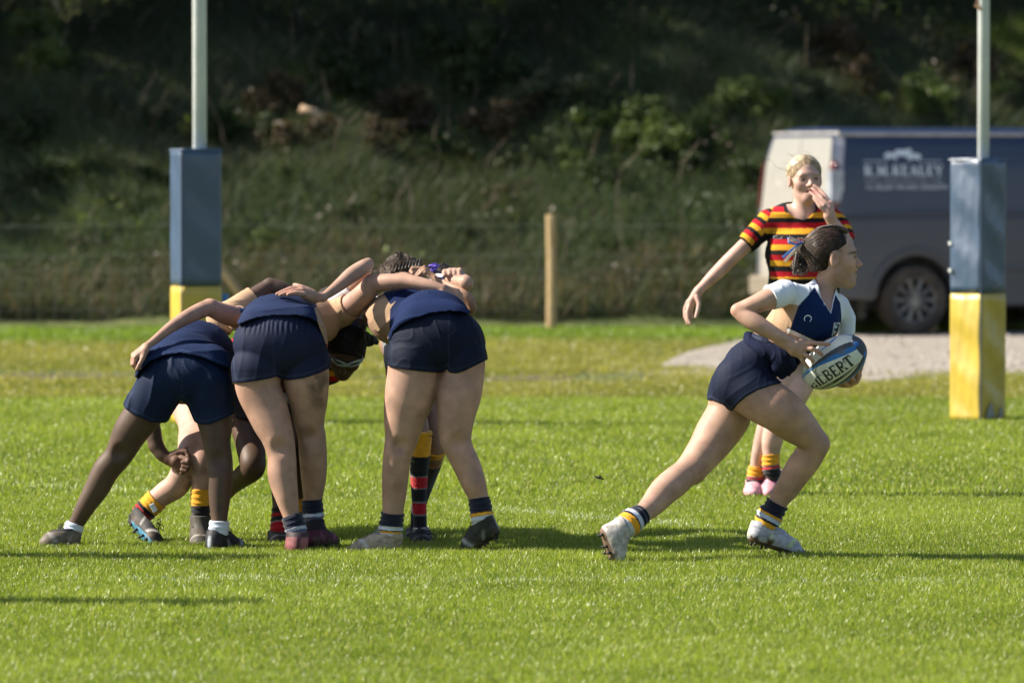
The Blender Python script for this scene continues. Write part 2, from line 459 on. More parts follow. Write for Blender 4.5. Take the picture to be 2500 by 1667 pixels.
def strip2(x): c = GD(922)+wob(x, .5)*.5; w = 1.7+.8*sin(x*1.3); return (c-w*.5, c+w*.5)
sheet("soil_strip", strip2, -9, P('N', 1330, 900, 43)[0]+.2, 200, .006, soil_m, 'worn brown soil strip across the field edge', m=4)

# loose stones over the gravel
rgs = np.random.RandomState(8); n = 2200; x = rgs.uniform(gx0-.3, 6.5, n); y = rgs.uniform(41.5, 54.3, n)
k = np.array([gravel_out(v)[0] < w-.2 for v, w in zip(x, y)]); x, y = x[k], y[k]; n = len(x); r = (.010+.022*rgs.rand(n)**3)[:, None, None]
oc = np.array([(1, 0, 0), (0, 1, 0), (-1, 0, 0), (0, -1, 0), (0, 0, .7), (0, 0, -.5)])[None]*(.7+.5*rgs.rand(n, 6, 1))
V = np.stack([x, y, ground_z(x, y)+.014], -1)[:, None]+oc*r; f = np.array([(0, 1, 4), (1, 2, 4), (2, 3, 4), (3, 0, 4), (1, 0, 5), (2, 1, 5), (3, 2, 5), (0, 3, 5)])
o = raw_mesh("stones", V.reshape(-1, 3), tris=(f[None]+np.arange(n)[:, None, None]*6).reshape(-1, 3), mat=pmat("stone", (.17, .15, .125), (.38, .34, .30), scale=3), smooth=False)
tag(o, kind='stuff', label='loose pale stones on the gravel car park', cat='stones')
# ------------------------------------------------------------------ grass
grass_m = leafmat("grass_blade", trans=.42, rough=.38, spec=.5)
def line_mask(x, y):
    """faded white pitch lines"""
    m = np.zeros(len(x))
    def seg(p, q, w):
        ex, ey = q[0]-p[0], q[1]-p[1]; t = np.clip(((x-p[0])*ex+(y-p[1])*ey)/(ex*ex+ey*ey), 0, 1)
        d = np.hypot(x-p[0]-ex*t, y-p[1]-ey*t); return np.clip(1-d/w, 0, 1)
    def gp(nx, ny): q = P('N', nx, ny, GD(ny)); return (q[0], q[1])
    m = np.maximum(m, seg(gp(-200, 1172), gp(420, 1208), .12))
    m = np.maximum(m, seg(gp(1040, 1236), gp(1700, 1292), .12))
    m = np.maximum(m, .8*seg(gp(-100, 1418), gp(2600, 1430), .09))
    m = np.maximum(m, .5*seg(gp(-100, 1660), gp(900, 1655), .07))
    m = np.maximum(m, .45*seg(gp(-200, 990), gp(2700, 1003), .2))
    return m
def blades(n, y0, y1, hgt, wid, seed, exclude=None, zfn=None, colr=None, spread=.5, margin=.4):
    rg = np.random.RandomState(seed)
    y = np.sqrt(rg.rand(n)*(y1**2-y0**2)+y0**2)                # even density in a widening wedge
    hw = y*1250/FPX+margin
    x = (rg.rand(n)*2-1)*hw
    if exclude is not None:
        keep = exclude(x, y, rg); x, y = x[keep], y[keep]; n = len(x)
    pt = np.stack([x, y, x*0], -1)
    cl = snoise(pt, 1.1, 11, 4); cl2 = snoise(pt, 9, 12, 2)
    z = zfn(x, y) if zfn is not None else np.zeros(n)
    H = hgt*(.55+.75*rg.rand(n))*(1+.25*cl)*(1+.2*cl2); W = wid*(.7+.6*rg.rand(n))
    a = rg.rand(n)*2*pi; lean = (.15+rg.rand(n)*spread)*H; la = rg.rand(n)*2*pi
    dx, dy = np.cos(la)*lean, np.sin(la)*lean; wx, wy = np.cos(a)*W*.5, np.sin(a)*W*.5
    V = np.empty((n, 5, 3), np.float32)
    V[:, 0] = np.stack([x-wx, y-wy, z-.004], -1); V[:, 1] = np.stack([x+wx, y+wy, z-.004], -1)
    mx, my = x+dx*.35, y+dy*.35
    V[:, 2] = np.stack([mx+wx*.8, my+wy*.8, z+H*.6], -1); V[:, 3] = np.stack([mx-wx*.8, my-wy*.8, z+H*.6], -1)
    V[:, 4] = np.stack([x+dx, y+dy, z+H], -1)
    b = np.arange(n)*5
    quads = np.stack([b, b+1, b+2, b+3], 1); tris = np.stack([b+3, b+2, b+4], 1)
    if colr is not None: c = colr(x, y, rg, cl)
    else:
        g1 = np.array([.140, .200, .022]); g2 = np.array([.305, .36, .068]); g3 = np.array([.42, .40, .15])
        t = np.clip(.5+.38*cl+.25*cl2+.28*rg.normal(size=n), 0, 1)
        c = g1[None]*(1-t[:, None])+g2[None]*t[:, None]
        dead = rg.rand(n) < (.07+.06*(cl < -.2)); c[dead] = g3*(.6+.6*rg.rand(dead.sum()))[:, None]
        lm = line_mask(x+rg.normal(size=n)*.015, y+rg.normal(size=n)*.03)*(.55+.45*snoise(pt, 3, 5, 3))
        on = rg.rand(n) < lm*.55; c[on] = np.array([.58, .62, .56])
    col = np.repeat(c[:, None, :], 5, 1).astype(np.float32)
    return V.reshape(-1, 3), quads, tris, col.reshape(-1, 3)
def join(parts):
    Vs, Qs, Ts, Cs = [], [], [], []; o = 0
    for V, Q, T, C in parts:
        Vs.append(V); Cs.append(C); Qs.append(Q+o); Ts.append(T+o); o += len(V)
    return np.concatenate(Vs), np.concatenate(Qs), np.concatenate(Ts), np.concatenate(Cs)
V, Q, T, C = join([blades(300000, 16.6, 22.6, .027, .0036, 21), blades(330000, 22.6, 27.5, .027, .0036, 22),
                   blades(210000, 27.5, 39.0, .031, .006, 23)])
g = raw_mesh("pitch_grass", V, quads=Q, tris=T, col=C, mat=grass_m, smooth=False)
tag(g, kind='stuff', label='short sunlit mown grass of the pitch with faded white lines', cat='grass')
def rough_excl(x, y, rg):
    a = np.array([gravel_out(v) if v > gx0 else (1e3, 1e3) for v in np.round(x, 2)])
    e = (y > a[:, 0]+rg.normal(size=len(x))*.5+1.1*snoise(np.stack([x, y, x*0], -1), 2.2, 61, 3)+np.clip(gx0+1.6-x, 0, 2)*1.2) & (y < a[:, 1]-.1+rg.normal(size=len(x))*.15)
    s = (np.abs(y-(GD(922))) < .8+.4*np.sin(x*1.3)) & (rg.rand(len(x)) < .86) & (x < gx0)
    dry = (snoise(np.stack([x, y, x*0], -1), .8, 31, 3) > .35) & (rg.rand(len(x)) < .6) & (y > 41) & (y < 48)
    return ~(e | s | dry)
def rough_col(x, y, rg, cl):
    n = len(x); t = np.clip(.5+.4*cl+.3*rg.normal(size=n), 0, 1)
    c = np.array([.17, .19, .035])[None]*(1-t[:, None])+np.array([.36, .32, .10])[None]*t[:, None]
    far = sstep(y, 49.5, 52); g = np.array([.19, .28, .03])[None]*(.5+.8*t[:, None])
    return c*(1-far[:, None])+g*far[:, None]
V, Q, T, C = join([blades(150000, 39, 47, .04, .009, 24, rough_excl, ground_z, rough_col, .7),
                   blades(120000, 47, 55.3, .05, .011, 25, rough_excl, ground_z, rough_col, .7)])
g = raw_mesh("rough_grass", V, quads=Q, tris=T, col=C, mat=grass_m, smooth=False)
tag(g, kind='stuff', label='rougher yellowish grass between the pitch and the bank', cat='grass')

# tall rough herbage on the bank
def bank_col(x, y, rg, cl):
    n = len(x); pt = np.stack([x, y, x*0], -1); big = snoise(pt, .55, 41, 3)
    t = np.clip(.5+.45*big+.3*rg.normal(size=n), 0, 1)
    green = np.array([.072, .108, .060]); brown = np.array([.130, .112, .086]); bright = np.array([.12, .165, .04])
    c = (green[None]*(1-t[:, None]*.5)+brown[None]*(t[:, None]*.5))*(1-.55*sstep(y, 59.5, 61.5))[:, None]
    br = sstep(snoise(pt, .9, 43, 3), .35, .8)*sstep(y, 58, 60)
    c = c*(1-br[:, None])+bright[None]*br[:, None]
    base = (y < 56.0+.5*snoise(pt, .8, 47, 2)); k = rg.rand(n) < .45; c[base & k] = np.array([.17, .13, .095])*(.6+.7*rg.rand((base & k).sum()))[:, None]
    return c
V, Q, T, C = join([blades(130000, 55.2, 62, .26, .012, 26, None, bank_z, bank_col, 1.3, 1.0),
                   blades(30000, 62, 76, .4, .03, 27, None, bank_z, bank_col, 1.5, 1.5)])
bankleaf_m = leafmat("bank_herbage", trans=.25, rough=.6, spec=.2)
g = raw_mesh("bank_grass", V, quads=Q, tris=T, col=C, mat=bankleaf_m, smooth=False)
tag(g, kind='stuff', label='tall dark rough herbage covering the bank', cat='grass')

# ------------------------------------------------------------------ shrubs and trees
def leafcloud(blobs, n, size, seed, c1, c2, hang=0.0):
    rg = np.random.RandomState(seed); w = np.array([b[1][0]*b[1][1]*b[1][2] for b in blobs])**.6; w /= w.sum()
    which = rg.choice(len(blobs), n, p=w)
    ctr = np.array([b[0] for b in blobs])[which]; rad = np.array([b[1] for b in blobs])[which]
    d = rg.normal(size=(n, 3)); d /= np.linalg.norm(d, axis=1)[:, None]
    r = rg.rand(n)**.45
    p = ctr+d*rad*r[:, None]*(1+.18*snoise(ctr+d, 5, seed))[:, None]
    a = rg.normal(size=(n, 3)); a /= np.linalg.norm(a, axis=1)[:, None]
    b = np.cross(a, d+rg.normal(size=(n, 3))*.7); b /= np.linalg.norm(b, axis=1)[:, None]+1e-9
    s = size*(.5+.9*rg.rand(n))[:, None]
    V = np.stack([p-a*s, p+b*s*.45, p+a*s, p-b*s*.45], 1).reshape(-1, 3)
    q = np.arange(n*4).reshape(n, 4)
    bt = rg.rand(len(blobs))[which]; t = np.clip(bt*.7+.35*rg.rand(n), 0, 1)
    c = np.array(c1)[None]*(1-t[:, None])+np.array(c2)[None]*t[:, None]
    return V.astype(np.float32), q, np.repeat(c[:, None], 4, 1).reshape(-1, 3)
shrub_leaf = leafmat("shrub_leaf", trans=.3, rough=.5, spec=.3)
bark = pmat("bark", (.075, .055, .04), (.16, .125, .09), scale=6, rough=.9, bump=.8, bscale=20, stretch=(3, 3, .5))
def make_shrub(seed, c1, c2, n=2600, size=.055):
    rg = random.Random(seed); root = empty("shrub", (0, 0, 0))
    blobs = []
    for i in range(rg.randint(11, 16)):
        a = rg.random()*6.28; r = rg.random()*.8
        blobs.append(((r*cos(a), r*sin(a), .25+rg.random()*.6*(1-r*.5)), (.12+.28*rg.random(), .12+.25*rg.random(), .10+.25*rg.random())))
    V, q, c = leafcloud(blobs, n, size, seed, c1, c2)
    raw_mesh("foliage", V, quads=q, col=c, mat=shrub_leaf, parent=root, smooth=False)
    mb = MB()
    for i in range(5):
        a = rg.random()*6.28
        mb.tube([(0, 0, -.1), (cos(a)*.15, sin(a)*.15, .35), (cos(a)*.4, sin(a)*.4, .75)], [.02, .014, .006], 5)
    mb.build("stem", bark, root)
    return root
def copy_tree(o, parent=None, name=None):
    c = o.copy(); COL.objects.link(c); c.parent = parent
    for ch in [k for k in bpy.data.objects if k.parent == o]:
        copy_tree(ch, c)
    return c
kinds = [((.014, .026, .009), (.040, .062, .02), 'dark green leafy'), ((.045, .075, .020), (.125, .165, .050), 'bright yellow green'),  # the bright kind carries the bank's sunlit patches in its leaf colour
         ((.035, .048, .026), (.085, .10, .055), 'grey green'), ((.035, .026, .018), (.085, .062, .036), 'brown twiggy')]
protos = [[make_shrub(50+i*3+j, k[0], k[1]) for j in range(2)] for i, k in enumerate(kinds)]
# (photo x, photo y of the shrub's middle, depth, scale, kind)
SH = [(1380, 400, 0, .55, 1), (1590, 350, 0, .6, 1), (1250, 400, 0, .6, 2), (520, 420, 0, .6, 2), (200, 430, 0, .6, 1), (930, 470, 0, .5, 2), (1560, 500, 0, .5, 2), (330, 500, 0, .5, 0), (1130, 480, 0, .5, 2), (40, 90, 63.5, .9, 1), (130, 150, 62.8, .8, 1), (250, 250, 62, .8, 2), (60, 330, 60.5, .9, 0), (330, 300, 61, .9, 2), (560, 330, 61, 1.0, 0),
      (660, 250, 62, .9, 3), (800, 200, 63, 1.1, 0), (870, 120, 64, 1.0, 2), (740, 330, 60.5, .8, 3), (900, 350, 60.3, .8, 3), (1080, 400, 59.6, .9, 0),
      (1010, 290, 61.5, 1.0, 3), (1250, 300, 61, 1.0, 3), (1160, 190, 63, 1.1, 0), (1330, 250, 62, 1.1, 2), (1180, 120, 64.5, 1.2, 0), (1420, 330, 60.5, .8, 1), (1530, 365, 60, .9, 1),
      (1700, 350, 60, .85, 1), (1610, 290, 61, .8, 1), (1790, 270, 61.5, .8, 1), (1650, 400, 59.4, .7, 0), (1480, 430, 59, .7, 0), (1850, 250, 62, .8, 1),
      (1970, 240, 62, .9, 2), (2120, 210, 62.5, .9, 3), (2250, 250, 61.8, .9, 1), (2350, 180, 63, 1.0, 3), (2450, 260, 61.8, .8, 1), (2080, 130, 64.5, 1.1, 3),
      (150, 420, 59.2, .7, 0), (420, 430, 59.0, .7, 0), (700, 450, 58.6, .6, 0), (880, 520, 57.6, .5, 0), (1250, 480, 58.3, .6, 3), (1100, 560, 57.1, .5, 0),
      (260, 560, 57.0, .5, 2), (80, 600, 56.6, .45, 0), (640, 590, 56.8, .45, 1), (1480, 600, 56.6, .5, 0), (1640, 560, 57.1, .5, 0), (990, 640, 56.2, .35, 2), (1230, 650, 56.1, .35, 0),
      (1800, 420, 59.2, .7, 0), (1720, 620, 56.4, .4, 3)]
SHL = ['first bright yellow-green shrub midway up bank left of the van', 'third bright yellow-green shrub midway up bank left of the van', 'fourth grey-green shrub midway up bank left of lone fence post', 'first grey-green shrub midway up bank left of lone fence post', 'bright yellow-green shrub midway up bank left of left goal post', 'second grey-green shrub midway up bank left of lone fence post', 'grey-green shrub low on bank left of the van', 'right one of two dark green shrub low on bank left of left goal post', 'third grey-green shrub midway up bank left of lone fence post', 'left one of two bright yellow-green shrub at wood edge left of left goal post', 'right one of two bright yellow-green shrub at wood edge left of left goal post', 'left one of two grey-green shrub high on bank left of left goal post', 'dark green shrub high on bank left of left goal post', 'right one of two grey-green shrub high on bank left of left goal post', 'dark green shrub high on bank left of lone fence post', 'first brown twiggy shrub high on bank left of lone fence post', 'leftmost dark green shrub at wood edge left of lone fence post', 'grey-green shrub at wood edge left of lone fence post', 'second brown twiggy shrub high on bank left of lone fence post', 'left one of two brown twiggy shrub midway up bank left of lone fence post', 'rightmost dark green shrub midway up bank left of lone fence post', 'third brown twiggy shrub high on bank left of lone fence post', 'fourth brown twiggy shrub high on bank left of lone fence post', 'middle dark green shrub at wood edge left of lone fence post', 'grey-green shrub high on bank left of lone fence post', 'rightmost dark green shrub at wood edge left of lone fence post', 'leftmost bright yellow-green shrub high on bank left of the van', 'second bright yellow-green shrub midway up bank left of the van', 'fourth bright yellow-green shrub midway up bank left of the van', 'middle bright yellow-green shrub high on bank left of the van', 'rightmost bright yellow-green shrub high on bank left of the van', 'middle dark green shrub midway up bank left of the van', 'leftmost dark green shrub midway up bank left of the van', 'leftmost bright yellow-green shrub high on bank above the van roof', 'grey-green shrub at wood edge above the van roof', 'middle brown twiggy shrub at wood edge above the van roof', 'middle bright yellow-green shrub high on bank above the van roof', 'rightmost brown twiggy shrub at wood edge above the van roof', 'rightmost bright yellow-green shrub high on bank above the van roof', 'leftmost brown twiggy shrub at wood edge above the van roof', 'dark green shrub midway up bank left of left goal post', 'leftmost dark green shrub midway up bank left of lone fence post', 'middle dark green shrub midway up bank left of lone fence post', 'leftmost dark green shrub low on bank left of lone fence post', 'right one of two brown twiggy shrub midway up bank left of lone fence post', 'middle dark green shrub low on bank left of lone fence post', 'grey-green shrub low on bank left of left goal post', 'left one of two dark green shrub low on bank left of left goal post', 'bright yellow-green shrub low on bank left of lone fence post', 'left one of two dark green shrub low on bank left of the van', 'right one of two dark green shrub low on bank left of the van', 'grey-green shrub low on bank left of lone fence post', 'rightmost dark green shrub low on bank left of lone fence post', 'rightmost dark green shrub midway up bank left of the van', 'brown twiggy shrub low on bank left of the van']
SHN = ['low on the bank', 'half way up the bank', 'high on the bank in the shade']
used = {}
for i, (px, py, d, s, kd) in enumerate(SH):
    pr = protos[kd][i % 2]
    o = pr if (kd, i % 2) not in used else copy_tree(pr)
    used[(kd, i % 2)] = 1
    s *= .62; py += 75*s; ds = np.linspace(55.6, 75, 200); zz_ = np.array([P('N', px, py, v)[2]-float(bank_z(P('N', px, py, v)[0], v)) for v in ds]); d = float(ds[np.argmin(np.abs(zz_))]); q = P('N', px, py, d)
    o.location = (q[0], d, float(bank_z(q[0], d))-.05); o.scale = (s, s, s); o.rotation_euler = (0, 0, i*1.7)
    tag(o, SHL[i], 'shrub', 'shrubs on the bank')
for kd in range(4):
    for j in range(2):
        if (kd, j) not in used:
            for ch in list(protos[kd][j].children): bpy.data.objects.remove(ch)
            bpy.data.objects.remove(protos[kd][j])
# bramble and fern tangle clinging to the whole slope
rgb_ = random.Random(77); bl = []
for i in range(420):
    y = 55.6+13*rgb_.random()**1.3; x = rgb_.uniform(-1, 1)*(y*.09+1.2); r = rgb_.uniform(.12, .42)
    bl.append(((x, y, float(bank_z(np.array(x), np.array(y)))+r*.35), (r*1.5, r, r*.8)))
BR = []
for k, (c1, c2, sz) in enumerate((((.030, .046, .020), (.075, .100, .045), .035), ((.05, .041, .030), (.125, .10, .075), .028), ((.06, .10, .02), (.17, .22, .05), .04))):
    sub = bl[k::3] if k < 2 else bl[2::3][::2]
    V, q, c = leafcloud(sub, (16000, 12000, 5000)[k], sz, 300+k, c1, c2); BR.append((V, q, c))
o_ = 0; Vs, Qs, Cs = [], [], []
for V, q, c in BR: Vs.append(V); Qs.append(q+o_); Cs.append(c); o_ += len(V)
g = raw_mesh("bramble", np.concatenate(Vs), quads=np.concatenate(Qs), col=np.concatenate(Cs), mat=shrub_leaf, smooth=False)
tag(g, kind='stuff', label='tangle of brambles, ferns and dead stems over the bank', cat='undergrowth')
mb = MB()
for i in range(260):
    y = 55.5+12*rgb_.random(); x = rgb_.uniform(-1, 1)*(y*.09+1); z = float(bank_z(np.array(x), np.array(y))); a = rgb_.uniform(-1, 1); h_ = rgb_.uniform(.25, .8)
    mb.tube([(x, y, z-.05), (x+a*.12, y, z+h_*.6), (x+a*.4, y-.05, z+h_)], [.008, .006, .003], 4)
g = mb.build("dead_stems", bark); tag(g, kind='stuff', label='thin dead brown stems poking out of the undergrowth', cat='undergrowth')
# trees: trunk with limbs and a crown made of leaf clumps
tree_leaf = leafmat("tree_leaf", trans=.25, rough=.5, spec=.3)
def make_tree(x, y, h, cr, seed, c1, c2, lean=0, bare=False, n=9000, label='', tr=.16, low=.35, size=.1):
    rg = random.Random(seed); z0 = float(bank_z(np.array(x), np.array(y)))
    root = empty("tree", (x, y, z0))
    pts = []; 
    for i in range(9):
        t = i/8; pts.append((lean*t*h+.18*sin(t*5+seed)*t, .15*cos(t*4+seed)*t, -.2+t*h*.85))
    mb = MB(); mb.tube(pts, [tr*(1-.75*i/8) for i in range(9)], 8)
    ends = []
    for i in range(14 if not bare else 18):
        t = low*.6+(1-low*.6)*rg.random()*.95; k = t*8; b0 = np.array(pts[int(k)]) ; a = rg.random()*6.28; L = cr*(.5+.6*rg.random())
        e = b0+np.array([cos(a)*L, sin(a)*L, L*(.15+.5*rg.random())*(1 if not bare else rg.choice([-.6, .7]))]); mid = (b0+e)/2+np.array([0, 0, .12*L])
        mb.tube([b0, mid, e], [tr*.35*(1-t*.5), tr*.2, .012], 5); ends.append((e, mid))
    mb.build("trunk", bark, root, smooth=True)
    blobs = []
    for e, mid in ends:
        for q in ((e, 1.0), (mid, .8)):
            r = cr*(.22+.16*rg.random())*q[1]; blobs.append((tuple(q[0]), (r*1.2, r*1.2, r*.75)))
    for i in range(6):
        r = cr*.4; blobs.append(((lean*h+rg.uniform(-.5, .5)*cr, rg.uniform(-.5, .5)*cr, h*(.75+.25*rg.random())), (r, r, r*.8)))
    if bare: blobs = blobs[::3]; n = n//3
    V, q, c = leafcloud(blobs, n, size, seed, c1, c2)
    raw_mesh("crown", V, quads=q, col=c, mat=tree_leaf, parent=root, smooth=False)
    return tag(root, label, 'tree', 'trees of the wood above the bank')
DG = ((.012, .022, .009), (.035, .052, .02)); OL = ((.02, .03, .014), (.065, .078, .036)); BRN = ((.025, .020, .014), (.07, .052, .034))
TR = [(-6.6, 66, 7, 2.6, DG, 0, 'dark evergreen tree at the far left edge of the wood'),
      (-4.9, 68, 8, 2.8, DG, .05, 'dark broad tree left of the left goal post'),
      (-3.0, 66.5, 7, 2.6, DG, 0, 'dark tree just right of the left goal post'),
      (-1.2, 68.5, 8, 2.8, DG, -.04, 'black shaded tree above the middle of the scrum'),
      (.5, 66.5, 7, 2.4, OL, .03, 'olive leaved tree with pale loose foliage above the fence post'),
      (2.0, 68, 8, 2.8, OL, 0, 'grey green pine like tree in the middle of the wood'),
      (3.4, 65.2, 6.5, 2.0, OL, .05, 'olive tree with thin pale trunk left of the van'),
      (4.6, 64.0, 6.0, 2.0, BRN, -.03, 'bare brown tree with crooked branches above the van'),
      (5.8, 67, 7, 2.6, DG, 0, 'dark tree behind the right goal post'),
      (7.3, 66, 7, 2.5, BRN, 0, 'brown leaved tree at the far right edge of the wood')]
for i, (x, y, h, cr, cc, ln, lab) in enumerate(TR):
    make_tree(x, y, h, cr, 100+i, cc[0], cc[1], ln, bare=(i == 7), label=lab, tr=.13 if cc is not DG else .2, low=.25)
# the closed dark wood behind them, one mass
bl = []; rg = random.Random(5)
for i in range(170):
    x = rg.uniform(-17, 17); y = rg.uniform(70, 80); z = bank_z(np.array(x), np.array(y))+rg.uniform(-.5, 8)
    bl.append(((x, y, float(z)), (1.3, 1.1, .9)))
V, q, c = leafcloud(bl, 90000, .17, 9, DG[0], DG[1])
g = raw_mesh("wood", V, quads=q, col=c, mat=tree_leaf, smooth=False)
bl = []
for i in range(330):                      # unseen leafy roof of the wood, added over the bank to shade it
    y = rg.uniform(60.8, 73) if i > 36 else rg.uniform(57.5, 60.8); x = rg.uniform(-34, 9 if y > 62 else 3); bl.append(((x, y, 7.5+.12*(y-57)+rg.uniform(0, 3.0)), (1.7, 1.4, .8)))
for i in range(45):
    y = rg.uniform(56.5, 60); x = rg.uniform(-30, -10); bl.append(((x, y, rg.uniform(1.5, 7)), (1.3, 1.0, 1.0)))
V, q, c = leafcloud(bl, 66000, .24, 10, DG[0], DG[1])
g2 = raw_mesh("shade_canopy", V, quads=q, col=c, mat=tree_leaf, smooth=False)
tag(g2, kind='stuff', label='unseen high canopy of the wood, added to shade the bank', cat='wood')
tag(g, kind='stuff', label='dense dark wood closing the view above the bank', cat='wood')
# pale cut log lying on the bank
ds = np.linspace(55.6, 75, 400); LD = float(min(ds, key=lambda v: abs(P('N', 768, 302, v)[2]-float(bank_z(P('N', 768, 302, v)[0], v))))); lg = P('N', 768, 302, LD)
mb = MB(); mb.tube([(-.14, 0, .10), (0, .02, .06), (.16, .04, -.04)], [.045, .05, .04], 10)
o = mb.build("log", pmat("pale_wood", (.45, .30, .18), (.6, .42, .26), scale=10, rough=.8, bump=.3), smooth=True, loc=(lg[0], LD-.3, lg[2]+.05))
tag(o, 'pale broken log lying among the shrubs on the bank', 'log')

# ------------------------------------------------------------------ wire fence
wood_m = pmat("post_wood", (.36, .25, .12), (.50, .36, .19), scale=5, rough=.85, bump=.5, bscale=30, stretch=(6, 6, .6))
wire_m = pmat("wire", (.22, .23, .21), (.30, .31, .28), rough=.5, metal=.6)
FY = 54.1
fx = [P('N', v, 700, FY)[0] for v in (-520, 452, 1345, 2275, 3205)]
fence = empty("wire_fence", (fx[2], FY, 0))
tag(fence, 'stock fence of thin wires and netting strung along the foot of the bank', 'fence')
for i, z in enumerate((1.03, .745, .60)):
    mb = MB(); pts = []
    for a in range(len(fx)-1):
        for s in range(6): t = s/6; pts.append((fx[a]+(fx[a+1]-fx[a])*t-fx[2], -.05, z-.02*sin(pi*t)))
    mb.tube(pts, .0022, 5); mb.build("wire", wire_m, fence)
mb = MB()
for z in (.10, .22, .36, .50): mb.tube([(fx[0]-fx[2], -.05, z), (fx[-1]-fx[2], -.05, z)], .0012, 4)
x = fx[0]
while x < fx[-1]: mb.tube([(x-fx[2], -.05, .05), (x-fx[2], -.05, .745)], .0007, 4); x += .17
mb.build("wire_netting", wire_m, fence)
for i, x in enumerate(fx[1:4]):
    mb = MB(); mb.tube([(0, 0, -.2), (0.01, 0, .5), (0, 0, 1.10), (0, 0, 1.115)], [.048, .049, .047, .038], 12)
    o = mb.build("fence_post", wood_m, smooth=False, loc=(x, FY, float(ground_z(np.array(x), np.array(FY)))))
    tag(o, ['pale round fence post behind the left goal post', 'pale round wooden fence post standing alone mid picture', 'pale fence post behind the van and the right goal post'][i],
        'fence post', 'round posts of the wire fence')
q0 = P('N', 538, 650, 54.2); q1 = P('N', 596, 728, 54.2)
mb = MB(); mb.tube([q0+np.array([-.25, 0, .33]), q0, q1, q1+np.array([.45, 0, -.6])], [.04]*4, 10)
o = mb.build("fence_brace", wood_m, off=q1, loc=q1); tag(o, 'slanting grey wooden strut leaning behind the left goal post pad', 'strut')

